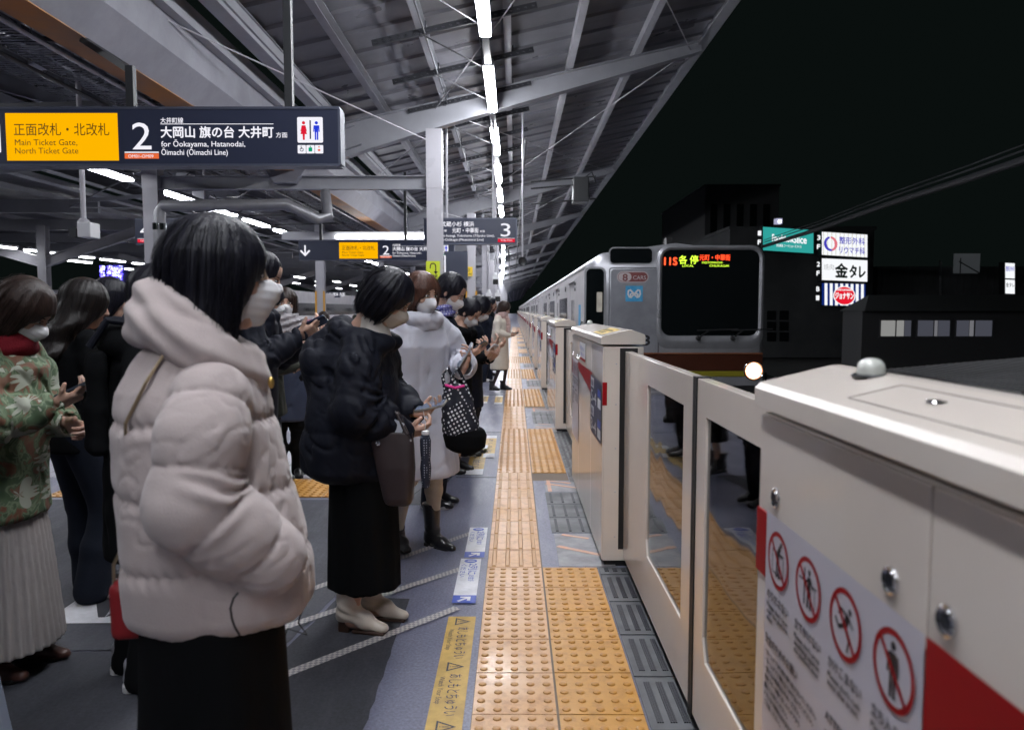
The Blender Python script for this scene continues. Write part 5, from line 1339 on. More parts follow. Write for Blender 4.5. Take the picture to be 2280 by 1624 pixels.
    def warp(s, f, lo=None, hi=None):
        lo = lo or [a[0] for a in s.ax]; hi = hi or [a[-1] for a in s.ax]
        return s.op(f, lo, hi, 0, '+', 0)
    def mesh(s):
        """surface nets on the rectilinear grid"""
        D = s.D; D[0] = D[-1] = np.maximum(D[0], .01).max(); D[:, 0] = np.maximum(D[:, 0], .01); D[:, -1] = np.maximum(D[:, -1], .01); D[:, :, 0] = np.maximum(D[:, :, 0], .01); D[:, :, -1] = np.maximum(D[:, :, -1], .01)
        I = D < 0; c = [I[i:I.shape[0] - 1 + i, j:I.shape[1] - 1 + j, k:I.shape[2] - 1 + k] for i in (0, 1) for j in (0, 1) for k in (0, 1)]
        sm = sum(v.astype(np.int8) for v in c); act = np.argwhere((sm > 0) & (sm < 8))
        if len(act) == 0: return [], []
        idx = -np.ones(sm.shape, np.int64); idx[tuple(act.T)] = np.arange(len(act))
        acc = np.zeros((len(act), 3)); cnt = np.zeros(len(act))
        A = s.ax; i0, j0, k0 = act.T
        for axis in range(3):
            for u in (0, 1):
                for v in (0, 1):
                    o = [0, 0, 0]; oo = [a for a in range(3) if a != axis]; o[oo[0]] = u; o[oo[1]] = v
                    a_ = (i0 + o[0], j0 + o[1], k0 + o[2]); o2 = list(o); o2[axis] = 1; b_ = (i0 + o2[0], j0 + o2[1], k0 + o2[2])
                    da, db = D[a_], D[b_]; m = (da < 0) != (db < 0); t = np.where(m, da / np.where(m, da - db, 1), 0)
                    for q in range(3):
                        pa, pb = A[q][a_[q]], A[q][b_[q]]; acc[:, q] += np.where(m, pa + (pb - pa) * t, 0)
                    cnt += m
        V = acc / cnt[:, None]; F_ = []
        for axis in range(3):
            sh = [slice(None)] * 3; sh2 = [slice(None)] * 3; sh[axis] = slice(0, -1); sh2[axis] = slice(1, None)
            a_, b_ = I[tuple(sh)], I[tuple(sh2)]; e = np.argwhere(a_ != b_); oo = [q for q in range(3) if q != axis]
            ok = (e[:, oo[0]] > 0) & (e[:, oo[1]] > 0) & (e[:, oo[0]] < I.shape[oo[0]] - 1) & (e[:, oo[1]] < I.shape[oo[1]] - 1); e = e[ok]
            def g(u, v):
                q = e.copy(); q[:, oo[0]] -= u; q[:, oo[1]] -= v; return idx[tuple(q.T)]
            quad = np.stack([g(0, 0), g(1, 0), g(1, 1), g(0, 1)], 1); ins = a_[tuple(e.T)]
            flip = ins if axis != 1 else ~ins
            quad[flip] = quad[flip][:, ::-1]; F_.append(quad)
        return V, np.concatenate(F_)

def fmesh(parts, name, mats, parent=None, M=None):
    """parts: list of (verts, faces, material index, matrix or None)"""
    V, Fc, mi = [], [], []; o = 0
    for v, f, m, T in parts:
        if len(v) == 0: continue
        v = np.asarray(v, float)
        if T is not None: T_ = np.array(T); v = v @ T_[:3, :3].T + T_[:3, 3]
        V.append(v); Fc.append(np.asarray(f) + o); mi += [m] * len(f); o += len(v)
    V = np.concatenate(V); Fc = np.concatenate(Fc)
    me = bpy.data.meshes.new(name); me.vertices.add(len(V)); me.vertices.foreach_set('co', V.astype(np.float32).ravel())
    me.loops.add(Fc.size); me.loops.foreach_set('vertex_index', Fc.astype(np.int32).ravel()); me.polygons.add(len(Fc))
    me.polygons.foreach_set('loop_start', np.arange(0, Fc.size, 4, dtype=np.int32)); me.polygons.foreach_set('loop_total', np.full(len(Fc), 4, np.int32))
    for m in (mats if isinstance(mats, (list, tuple)) else [mats]): me.materials.append(m)
    me.polygons.foreach_set('material_index', np.array(mi, np.int32)); me.polygons.foreach_set('use_smooth', np.ones(len(Fc), bool))
    me.update(calc_edges=True); me.validate()
    ob = bpy.data.objects.new(name, me); COL.objects.link(ob)
    if parent is not None: ob.parent = parent
    return ob
def quadball(c, r, n=8):
    V = []; F_ = []
    for i in range(n + 1):
        for j in range(2 * n):
            t, p = math.pi * i / n, math.pi * j / n; V.append((c[0] + r[0] * math.sin(t) * math.cos(p), c[1] + r[1] * math.sin(t) * math.sin(p), c[2] + r[2] * math.cos(t)))
    for i in range(n):
        for j in range(2 * n): a = i * 2 * n; b = (i + 1) * 2 * n; q = (j + 1) % (2 * n); F_.append((a + j, b + j, b + q, a + q))
    return V, F_
def noise3(x, y, z, seed=0, f=10.0):
    r_ = np.random.RandomState(seed); o = 0
    for i in range(5):
        k = r_.normal(size=3) * f * (1.5 ** (i - 1)); o = o + np.sin(k[0] * x + k[1] * y + k[2] * z + r_.rand() * 6.28) / (1.25 ** i)
    return o / 2.6
def creases(x, y, z, seed, f, amp, w=.10, st=(1, 1, 1)):
    """network of narrow dents as in crumpled cloth"""
    n1 = noise3(x * st[0], y * st[1], z * st[2], seed, f); n2 = noise3(x, y, z, seed + 50, f * .5)
    return amp * np.exp(-(n1 / w) ** 2) * np.clip(.5 + n2 * 1.2, 0, 1)
def ik(a, b, l1, l2, pole):
    a, b, pole = Vector(a), Vector(b), Vector(pole).normalized(); d = b - a; L_ = min(d.length, (l1 + l2) * .999); dn = d.normalized()
    x = (L_ * L_ + l1 * l1 - l2 * l2) / (2 * L_); h = math.sqrt(max(0, l1 * l1 - x * x)); p = (pole - dn * pole.dot(dn)).normalized()
    return a + dn * x + p * h

SKIN = mat('skin', (.60, .37, .28), .45, noise=(18, .1), bump=(90, .05)); SKIN.node_tree.nodes['Principled BSDF'].inputs['Subsurface Weight'].default_value = .12; SKIN.node_tree.nodes['Principled BSDF'].inputs['Subsurface Radius'].default_value = (.01, .004, .002)
LIP = mat('lips', (.42, .12, .10), .4); EYE = mat('eye_dark', (.015, .01, .008), .15); EYEW = mat('eye_white', (.6, .57, .55), .3); NYL = mat('black_stocking', (.03, .02, .025), .5)
MASK = mat('mask_fabric', (.70, .69, .71), .7, sheen=.2, bump=(260, .05))
def hairmat(name, c, c2, rough=.40):
    m = mat(name, c, rough, spec=.34)
    nt = m.node_tree; N = nt.nodes; L = nt.links; b = N['Principled BSDF']
    tc = N.new('ShaderNodeTexCoord'); mp = N.new('ShaderNodeMapping'); mp.inputs['Scale'].default_value = (240, 240, 7); L.new(tc.outputs['Object'], mp.inputs['Vector'])
    n = N.new('ShaderNodeTexNoise'); n.inputs['Scale'].default_value = 1; n.inputs['Detail'].default_value = 3; n.inputs['Distortion'].default_value = .6; L.new(mp.outputs['Vector'], n.inputs['Vector'])
    r_ = N.new('ShaderNodeValToRGB'); r_.color_ramp.elements[0].position = .35; r_.color_ramp.elements[1].position = .7; r_.color_ramp.elements[0].color = (*c, 1); r_.color_ramp.elements[1].color = (*c2, 1)
    L.new(n.outputs['Fac'], r_.inputs['Fac']); L.new(r_.outputs['Color'], b.inputs['Base Color'])
    bp = N.new('ShaderNodeBump'); bp.inputs['Strength'].default_value = .55; bp.inputs['Distance'].default_value = .004; L.new(n.outputs['Fac'], bp.inputs['Height']); L.new(bp.outputs['Normal'], b.inputs['Normal'])
    return m
H_BLACK = hairmat('hair_black', (.0045, .0045, .008), (.012, .012, .022)); H_DKBR = hairmat('hair_dark_brown', (.014, .008, .007), (.045, .026, .02)); H_BR = hairmat('hair_brown', (.05, .022, .016), (.13, .06, .042))
def cloth(name, c, rough=.8, sheen=0, bump=(120, .08), noise=(5, .12), spec=.18, coat=0): return mat(name, c, rough, spec=spec, sheen=sheen, bump=bump, noise=noise, coat=coat)

HANDS = {}
def hand_mesh(side, curl, res=.0042):
    """fingers along +Y, palm facing -Z, thumb on +X for side=1"""
    key = (side, curl, res)
    if key in HANDS: return HANDS[key]
    f = Field((-.075, -.06, -.09), (.075, .21, .05), res)
    f.box((0, .045, 0), (.036, .044, .0135), .013, .012); f.cone((0, -.05, 0), (0, .01, 0), .023, .026, .02, flat=((0, 0, 1), 1.25))
    f.cone((side * .022, .012, -.008), (side * .03, .045, -.014), .017, .013, .014)
    L = [(.040, .025, .020), (.044, .028, .021), (.040, .026, .020), (.032, .020, .017)]; X = [.0275, .0095, -.009, -.0265]; B = [.086, .090, .086, .078]
    for i in range(4):
        cu = curl[i] if isinstance(curl, (tuple, list)) else curl
        p = np.array([side * X[i], B[i] - .012, -.001]); a = R(cu * .55); sp = side * (X[i]) * .9; r_ = .0088 - .0007 * (i == 3) - .0004 * i
        q0 = np.array([side * X[i] * .8, .05, 0.]); f.cone(q0, p, .011, r_ + .0012, .008)
        for j, l in enumerate(L[i]):
            d = np.array([math.sin(sp) * math.cos(a), math.cos(a) * math.cos(sp), -math.sin(a)]); q = p + d * l; f.cone(p, q, r_ - .0008 * j, r_ - .0008 * (j + 1), .0028); p = q; a += R(cu * (.95 if j == 0 else .7))
    tc_ = curl[4] if isinstance(curl, (tuple, list)) and len(curl) > 4 else 25
    p = np.array([side * .030, .030, -.010]); a = R(40); b_ = R(tc_)
    for l, r1, r2 in ((.034, .0125, .0105), (.026, .0105, .0085)):
        d = np.array([side * math.sin(a) * math.cos(b_), math.cos(a) * math.cos(b_), -math.sin(b_)]); q = p + d * l; f.cone(p, q, r1, r2, .005); p = q; a -= R(22); b_ += R(10)
    HANDS[key] = f.mesh(); return HANDS[key]
def hand_frame(wrist, fdir, palm, s=1):
    y = Vector(fdir).normalized(); z = -Vector(palm); z = (z - y * z.dot(y)).normalized(); x = y.cross(z)
    M = Matrix.Identity(4)
    for i in range(3): M[i][0] = x[i] * s; M[i][1] = y[i] * s; M[i][2] = z[i] * s; M[i][3] = wrist[i]
    return M

class Human:
    def __init__(s, label, x, y, heading, height=1.6, pitch=0, yaw=0, bow=0.0, sh=.0, arms=None, feet=((.08, 0, 0), (-.08, 0, 0)), group='people waiting on the platform', build=1.0, res=.011, roll=0):
        s.h = height; k = s.k = height / 1.65; s.b = build; s.res = res; s.bow = bow
        s.M = Matrix.Translation((x, y, 0)) @ Matrix.Rotation(R(heading - 90), 4, 'Z'); s.lab = label; s.group = group
        s.J = {}; J = s.J
        J['neck'] = Vector((0, bow * .9 - .005, 1.395 * k)); J['pelvis'] = Vector((0, 0, .90 * k)); J['chest'] = Vector((0, bow * .55, 1.22 * k))
        s.arms = arms or {}
        for nm, sg in (('R', 1), ('L', -1)):
            J['sh' + nm] = Vector((sg * .165 * k * build, bow * .8 - .01, (1.335 + sh) * k)); 
            if 'sh' in s.arms.get(nm, {}): J['sh' + nm] = Vector(s.arms[nm]['sh'])
            w = s.arms.get(nm, {}).get('w', (sg * .22, .05, .80)); J['wr' + nm] = Vector((w[0], w[1], w[2])) * k
            pole = s.arms.get(nm, {}).get('pole', (sg * .5, -1, -.3)); J['el' + nm] = Vector(s.arms[nm]['el']) if 'el' in s.arms.get(nm, {}) else ik(J['sh' + nm], J['wr' + nm], .275 * k, .245 * k, pole)
        for nm, ft in (('R', feet[0]), ('L', feet[1])):
            sg = 1 if nm == 'R' else -1
            J['hip' + nm] = Vector((sg * .085 * k, 0, .87 * k)); J['an' + nm] = Vector((ft[0], ft[1] - .03, .075 + ft[2] * .001)); J['ft' + nm] = R(ft[2] if len(ft) > 2 else 0)
            J['kn' + nm] = ik(J['hip' + nm], J['an' + nm], .402 * k, .398 * k, (sg * .1, 1, 0))
        hp = R(-pitch); s.HM = Matrix.Translation(J['neck']) @ Matrix.Rotation(hp * .35, 4, 'X') @ Matrix.Translation((0, .012, .045 * k)) @ Matrix.Rotation(R(yaw), 4, 'Z') @ Matrix.Rotation(hp * .65, 4, 'X') @ Matrix.Rotation(R(roll), 4, 'Y') @ Matrix.Translation((0, .01, .095 * k)) @ Matrix.Scale(k * .985, 4)
        s.obj = None
    def head_field(s, res=.006, full=True):
        f = Field((-.1, -.13, -.20), (.1, .14, .14), res)
        f.ell((0, -.012, .03), (.074, .092, .088), .02); f.ell((0, .020, -.045), (.055, .066, .074), .035); f.cone((-.02, .052, -.100), (.02, .052, -.100), .016, .016, .03)
        f.ell((0, .050, .045), (.052, .034, .045), .03); f.cone((0, -.018, -.06), (0, -.030, -.20), .052, .054, .02)
        for sg in (1, -1):
            f.ell((sg * .038, .052, -.028), (.022, .024, .024), .02)
            f.ell((sg * .0745, -.006, -.012), (.009, .019, .031), .006)
            f.ell((sg * .030, .092, .004), (.017, .012, .010), .012, 'd')
        f.cone((0, .082, .010), (0, .103, -.026), .007, .0115, .012); f.ell((0, .093, -.031), (.017, .012, .009), .008)
        f.cone((-.017, .077, -.062), (.017, .077, -.062), .009, .009, .01)
        return f
    def body(s, hands=True, skin=SKIN, legs=None, eyes=True, closed=False):
        k, J, b = s.k, s.J, s.b
        f = Field((-.42, -.40, 0.0), (.42, .45, s.h + .06), s.res * 1.25)
        f.loft([.84 * k, .92 * k, 1.04 * k, 1.2 * k, 1.33 * k, 1.38 * k], np.array([.135, .14, .11, .125, .10, .055]) * k * b, np.array([.085, .09, .075, .08, .06, .05]) * k, 0, np.array([0, 0, .1, .55, .85, .9]) * s.bow, k=.03)
        f.cone(J['neck'] - Vector((0, .01, .05)), s.HM @ Vector((0, -.02, -.08)), .055 * k, .05 * k, .03)
        for n in 'RL':
            f.cone(J['sh' + n] - Vector((.02 if n == 'R' else -.02, 0, .02)), J['el' + n], .034 * k, .032 * k, .02); f.cone(J['el' + n], J['wr' + n], .037 * k, .024 * k, .01)
            f.cone(J['hip' + n], J['kn' + n], .066 * k, .042 * k, .03); f.cone(J['kn' + n], J['an' + n], .041 * k, .026 * k, .015)
            c = math.cos(J['ft' + n]); q = math.sin(J['ft' + n]); f.cone(J['an' + n] - Vector((0, 0, .03)), J['an' + n] + Vector((q * .12, c * .12, -.045)), .035, .022, .03)
        v, fc = f.mesh(); parts = [(v, fc, 1 if legs else 0, None)]
        if legs is None: parts = [(v, fc, 0, None)]
        hf = s.head_field(.0055 if s.res < .013 else .008); v, fc = hf.mesh(); parts.append((v, fc, 0, s.HM))
        for sg in (1, -1):
            if eyes:
                v, fc = quadball((sg * .030, .0815, .003), (.0145, .007, .0075 if not closed else .003)); parts.append((v, fc, 3, s.HM))
                v, fc = quadball((sg * .030, .0862, .003), (.0065, .0035, .0065 if not closed else .003)); parts.append((v, fc, 2, s.HM))
                bf = Field((-.06, .05, -.02), (.06, .11, .05), .003); bf.cone((sg * .016, .0885, .024), (sg * .044, .080, .026), .0030, .0022, 0); bf.cone((sg * .016, .0885, .0115), (sg * .045, .079, .0095), .0022, .0018, 0); v, fc = bf.mesh(); parts.append((v, fc, 2, s.HM))
        v, fc = quadball((0, .0835, -.062), (.019, .0065, .0075)); parts.append((v, fc, 4, s.HM))
        s.handM = {}
        for n, sg in (('R', 1), ('L', -1)):
            a = s.arms.get(n)
            if a and a.get('hand', True) and 'f' in a:
                HMt = hand_frame(J['wr' + n], a['f'], a['palm'], k * .98); s.handM[n] = HMt
                # thumb side: for a right hand with the palm down the thumb points left
                v, fc = hand_mesh(-sg, a.get('curl', 30)); parts.append((v, fc, 0, HMt))
        o = fmesh(parts, 'person', [skin, legs or skin, EYE, EYEW, LIP]); o.matrix_world = s.M; tag(o, s.lab, 'person', s.group); s.obj = o; return o
    def child(s, name, parts, m):
        if isinstance(parts, Field): parts = [(*parts.mesh(), 0, None)]
        return fmesh(parts, name, m, s.obj)
    def mask(s, kind='pleated', m=MASK, dark=False):
        f = Field((-.09, -.02, -.14), (.09, .15, .03), .0042)
        f.ell((0, .024, -.045), (.0635, .075, .080), .03); f.cone((0, .082, -.005), (0, .106, -.030), .012, .018, .03); f.cone((0, .075, -.09), (0, .098, -.045), .02, .018, .03)
        if kind == 'boat': f.cone((-.004, .085, -.05), (.004, .13, -.045), .025, .006, .02)
        f.op(lambda x, y, z: -(y - .022 - .12 * np.abs(z + .05)), (-.1, -.03, -.15), (.1, .16, .03), .004, 'i'); f.op(lambda x, y, z: z - (-.004 - .35 * (.10 - y)), (-.1, -.03, -.15), (.1, .16, .03), .004, 'i'); f.op(lambda x, y, z: -(z + .116), (-.1, -.03, -.15), (.1, .16, .03), .006, 'i')
        if kind == 'pleated': f.warp(lambda x, y, z: .0008 * np.sin(z * 330 + y * 20))
        parts = [(*f.mesh(), 0, s.HM)]
        for sg in (1, -1):
            g = Field((-.09, -.03, -.1), (.09, .06, .03), .003)
            for z0, z1 in ((-.02, .012), (-.085, -.03)): g.cone((sg * .063, .034, z0), (sg * .080, -.014, z1), .0018, .0018, 0)
            parts.append((*g.mesh(), 0, s.HM))
        return s.child('mask', parts, m)
    def hair(s, m, length=-.14, kind='bob', fringe=.03, wave=0, tips=.012, width=1.0, res=.0055, face=1.0, back=0.0, seed=1, part=0, loose=150):
        f = Field((-.17, -.21, min(length, -.05) - .03), (.17, .16, .16), res)
        f.ell((0, -.020, .036), (.088 * width, .108, .100), .02)
        if kind in ('bob', 'long'):
            L_ = length; zs = [L_, L_ * .55 + .01, -.02, .045, .085]
            rx = np.array([.086 if kind == 'bob' else .095, .100, .094, .082, .05]) * width; ry = np.array([.080 if kind == 'bob' else .055, .100 if kind == 'bob' else .085, .104, .096, .06]); cy = [-.028 - back * 1.0, -.026 - back * .6, -.022, -.02, -.02]
            f.loft(zs, rx, ry, 0, cy, 2.1, .05, cap=.02)
        else:
            f.ell((0, -.045, -.025), (.073, .068, .07), .03)
            for sg in (1, -1): f.ell((sg * .068, .005, -.01), (.012, .022, .04), .015)
        # opening for the face
        w = face
        f.ell((0, .13, -.075), (.062 * w, .10, .115 + fringe * .6), .012, 'd')
        f.op(lambda x, y, z: np.maximum(np.maximum(np.abs(x) - .055 * w, z - (-.02)), -(y - .03)), (-.2, 0, -.5), (.2, .2, 0), .02, 'd')
        if kind not in ('bob', 'long'):
            f.ell((0, .10, -.06), (.12, .085, .085), .015, 'd'); f.ell((0, .02, -.14), (.12, .09, .08), .015, 'd')
        rs = np.random.RandomState(seed); p1, p2, p3 = rs.rand(3) * 6
        def strands(x, y, z):
            ph = np.arctan2(x, y + .02); return -.0011 * np.sin(ph * 19 + p1 + 1.6 * np.sin(z * 22 + p2)) - .0008 * np.sin(ph * 53 + p3 + 2 * np.sin(z * 31)) - wave * np.sin(z * 42 + ph * 3 + p2) * np.clip(-z * 9, 0, 1) + (tips * np.sin(ph * 17 + p1) * np.sin(ph * 7 + p3) * np.clip((length + .05 - z) * 18, 0, 1) if kind in ('bob', 'long') else 0)
        f.warp(strands)
        parts = [(*f.mesh(), 0, s.HM)]
        if loose: parts.append((*s.loose_strands(f, length, loose, rs, w), 0, s.HM))
        return s.child('hair', parts, m)
    def loose_strands(s, f, length, n, rs, w, wd=.0011):
        """thin single strands lying on and just off the hair mass"""
        A = f.ax
        def samp(p):
            i = [int(np.clip(np.searchsorted(A[q], p[q]), 1, len(A[q]) - 2)) for q in range(3)]; D = f.D
            g = np.array([D[i[0] + 1, i[1], i[2]] - D[i[0] - 1, i[1], i[2]], D[i[0], i[1] + 1, i[2]] - D[i[0], i[1] - 1, i[2]], D[i[0], i[1], i[2] + 1] - D[i[0], i[1], i[2] - 1]]); l = np.linalg.norm(g) + 1e-9
            return float(D[i[0], i[1], i[2]]), g / l
        V, F_ = [], []
        for _ in range(n):
            ph = rs.uniform(-math.pi, math.pi)
            if abs(ph) < .75 and length < -.05: ph += math.copysign(.8, ph)
            z0 = rs.uniform(.02, .13) if rs.rand() < .6 else rs.uniform(length * .6, .05); z1 = max(length - .012, z0 - rs.uniform(.06, .22)); off = abs(rs.normal(0, .0022)) + .0004; fly = .012 * rs.rand() ** 3
            p = np.array([.07 * math.sin(ph), -.02 + .08 * math.cos(ph), z0]); K_ = 9; pts = []
            for j in range(K_):
                t = j / (K_ - 1); p[2] = z0 + (z1 - z0) * t
                for _k in range(4):
                    d, g = samp(p); g2 = g.copy(); g2[2] *= .2 if z0 < .08 else 1; p = p - g2 * (min(max(d, -.03), .03) - off - fly * t)
                ph2 = ph + .25 * math.sin(t * 3 + _) * .1; pts.append(p.copy())
            pts = np.array(pts)
            if np.any(np.linalg.norm(np.diff(pts, axis=0), axis=1) > .06): continue
            o = len(V)
            for j, q in enumerate(pts):
                rad = np.array([q[0], q[1] + .02, 0]); rad /= np.linalg.norm(rad) + 1e-9; sd = np.array([-rad[1], rad[0], 0]) * wd * (1 - .7 * j / (K_ - 1)); up = rad * wd * .8
                V += [q - sd, q + sd, q + up]
            for j in range(K_ - 1):
                a = o + 3 * j; F_ += [(a, a + 1, a + 4, a + 3), (a + 1, a + 2, a + 5, a + 4), (a + 2, a, a + 3, a + 5)]
        return np.array(V), np.array(F_)
    def sleeves(s, f, r, puff=0, sp=.13, wr=.006, cuff=None, ext=.0, k=.05, which='RL', elbow=.07, wsp=.04):
        for n in which:
            J = s.J; a, b_, c = J['sh' + n], J['el' + n], J['wr' + n]; sg = 1 if n == 'R' else -1
            a0 = a + Vector((-sg * .03, 0, -.005)); d = (c - b_).normalized(); e = c - d * (.015 - ext)
            l1 = (b_ - a0).length
            f.limb([a0, a + (b_ - a) * .35, b_, b_ + (e - b_) * .5, e], [r[0], r[1], r[2], r[3], r[4]], k, puff, sp, .03, (l1, elbow, wr, wsp))
            if cuff: f.cone(e - d * .02, e + d * .012, cuff, cuff, .01)
            f.cone(e + d * .03, e + d * .006, r[4] * .72, r[4] * .72, .004, 'd')
    def trousers(s, name, m, r=(.10, .075, .065), flare=0, waist=.95, res=None, hem=.04, wr=.004):
        k, J = s.k, s.J; f = Field((-.32, -.35, .0), (.32, .40, waist * k + .03), res or s.res)
        f.loft([.80 * k, .88 * k, waist * k], np.array([.13, .16, .145]) * k * s.b, np.array([.10, .115, .105]) * k, k=.03)
        for n in 'RL':
            h, kn, an = J['hip' + n], J['kn' + n], J['an' + n]; lo = an + Vector((0, 0, hem - .075)); lk = (kn - h).length
            f.limb([h, kn, (kn + lo) / 2, lo], [r[0] * k, r[1] * k, (r[1] + r[2]) / 2 * k, (r[2] + flare) * k], .04, 0, .1, 0, (lk, .12, wr, .05))
        f.warp(lambda x, y, z: .0025 * noise3(x, y, z * .5, 5, 30))
        return s.child(name, f, m)
    def skirt(s, m, top=.98, bot=.2, r0=.13, r1=.2, pleat=0, np_=30, res=None, name='skirt', ry=.9, cy=0):
        k = s.k; f = Field((-.4, -.4, bot * k - .03), (.4, .4, top * k + .02), res or s.res)
        mod = (lambda ph, z, q: pleat * np.sin(ph * np_) * np.clip((top * k - z) / .3, 0, 1)) if pleat else (lambda ph, z, q: .007 * np.sin(ph * 5 + 1.2 * np.sin(z * 3)) + .004 * np.sin(ph * 11 + 2 + np.sin(z * 5)) * np.clip((top * k - z) / .4, 0, 1))
        f.loft([bot * k, (bot + top) / 2 * k, .88 * k, top * k] if bot < .5 else [bot * k, .9 * k, top * k], [r1 * k, (r0 * .45 + r1 * .55) * k + .01, r0 * 1.12 * k, r0 * k] if bot < .5 else [r1 * k, r0 * 1.1 * k, r0 * k], np.array([r1, r0 * .5 + r1 * .5, r0, r0 * .85] if bot < .5 else [r1, r0, r0 * .85]) * k * ry, 0, cy, 2.1, .0, mod=mod, cap=.004)
        return s.child(name, f, m)
    def shoes(s, kind, m, sole_m, shaft=.16, heel=.0):
        for n, sg in (('R', 1), ('L', -1)):
            a = s.J['an' + n]; an = s.J['ft' + n]; T = Matrix.Translation((a.x, a.y, a.z - .075)) @ Matrix.Rotation(-an, 4, 'Z')
            f = Field((-.075, -.09, 0), (.075, .22, .34), .006)
            hz = .035 if kind == 'heel' else .012
            f.cone((0, -.025, .045 + hz), (0, .06, .035 + hz * .6), .036, .036, .03); f.cone((0, .06, .032 + hz * .3), (0, .145, .022), .036, .025 if kind != 'sneaker' else .03, .03, flat=((0, 0, 1), 1.1)); f.cone((0, -.035, .03 + hz), (0, -.015, .08 + hz), .032, .036, .02)
            if kind in ('boot', 'heel'): f.loft([.06, .10, .14, shaft + .02], [.036, .041, .045, .053], [.045, .046, .050, .058], 0, [-.012, -.012, -.016, -.02], 2, .03, cap=.004); f.warp(lambda x, y, z: .0022 * np.sin(z * 150 + y * 60 + x * 40) * np.exp(-((z - .10) / .035) ** 2))
            else: f.cone((0, -.02, .07), (0, -.028, .085 + hz), .038, .037, .01)
            f.op(lambda x, y, z: -(z - (.010 + (hz if kind == 'heel' else 0) * np.clip((.07 - y) / .05, 0, 1))), (-.1, -.1, 0), (.1, .25, .34), .003, 'i')
            g = Field((-.08, -.1, -.01), (.08, .22, .07), .005)
            if kind == 'heel': g.box((0, -.03, .022), (.026, .026, .026), .006, 0); g.box((0, .085, .006), (.031, .075, .007), .004, 0)
            else: g.box((0, .045, .009 if kind == 'boot' else .012), (.034, .118, .010 if kind == 'boot' else .015), .006, 0); g.box((0, -.04, .012), (.03, .03, .013), .006, 0)
            if kind != 'heel': g.op(lambda x, y, z: np.sqrt(x * x + np.maximum(y - .10, 0) ** 2 + np.maximum(-.035 - y, 0) ** 2) - .037, (-.1, -.1, 0), (.1, .2, .06), .004, 'i')
            s.child('shoe' if kind == 'sneaker' else 'boot', [(*f.mesh(), 0, T), (*g.mesh(), 1, T)], [m, sole_m])
def phone(name_label, person, n, off=(0, .085, -.022), tilt=0, m=None, screen=.5, sz=(.036, .075, .0045), roll=0):
    """smartphone lying on the palm of hand n"""
    Mw = person.M @ person.handM[n] @ Matrix.Translation(off) @ Matrix.Rotation(R(tilt), 4, 'X') @ Matrix.Rotation(R(roll), 4, 'Y')
    t = thing('smartphone', name_label, 'phone', Mw.translation, 'phones in hands'); 
    b = MB(); poly = rrect(-sz[0], -sz[1], sz[0], sz[1], .009); n_ = len(poly)
    b.add([Mw @ Vector((u, v, w)) for w in (-sz[2], sz[2]) for u, v in poly], [tuple(range(n_)), tuple(range(n_, 2 * n_))] + [(i, (i + 1) % n_, n_ + (i + 1) % n_, n_ + i) for i in range(n_)])
    b.build('case', m or mat('phone_case', (.03, .04, .06), .3), t)
    b = MB(); b.flat([(-sz[0] + .003, -sz[1] + .004), (sz[0] - .003, -sz[1] + .004), (sz[0] - .003, sz[1] - .004), (-sz[0] + .003, sz[1] - .004)], Mw, -sz[2] - .0006)
    b.build('screen', mat('phone_screen', (.02, .02, .025), .1, emit=((.45, .55, .8), screen)), t); return t
# ------------------------------------------------------------------ the people
C_PINK = cloth('dusty_pink_puffer', (.485, .418, .41), .85, .25, (220, .10), (3, .07))
C_BLACKP = cloth('black_nylon', (.0075, .009, .017), .66, .0, (11, .4), (4, .2), .2)
C_BLACK = cloth('black_wool', (.0045, .005, .006), .9, .0, spec=.12)
C_LAV = cloth('pale_lavender_coat', (.56, .56, .64), .5, .2, (45, .10), (4, .06), .4)
C_CREAM = cloth('cream_wool', (.66, .60, .52), .9, .3)
C_SAND = cloth('sand_trousers', (.55, .50, .42), .8)
C_DENIM = cloth('dark_denim', (.014, .018, .030), .8)
C_NAVY = cloth('navy_cloth', (.009, .012, .024), .75)
C_KHAKI = cloth('dark_khaki', (.045, .048, .038), .6)
C_WINE = cloth('wine_knit', (.16, .01, .018), .9, bump=(200, .3))
C_FUR = cloth('grey_fur', (.42, .39, .41), 1.0, .6, (90, .9))
C_ROSE = cloth('rose_scarf', (.55, .38, .35), .9, .4, (150, .3))
L_BEIGE = mat('beige_leather', (.66, .58, .50), .38, coat=.2, noise=(6, .08)); L_BLACK = mat('black_leather', (.010, .010, .012), .3, coat=.3); L_BROWN = mat('brown_leather', (.09, .035, .025), .4, noise=(8, .3))
SOLE_BR = mat('brown_sole', (.06, .03, .02), .5); SOLE_W = mat('white_sole', (.6, .6, .6), .6); SOLE_K = mat('black_sole', (.01, .01, .01), .6)

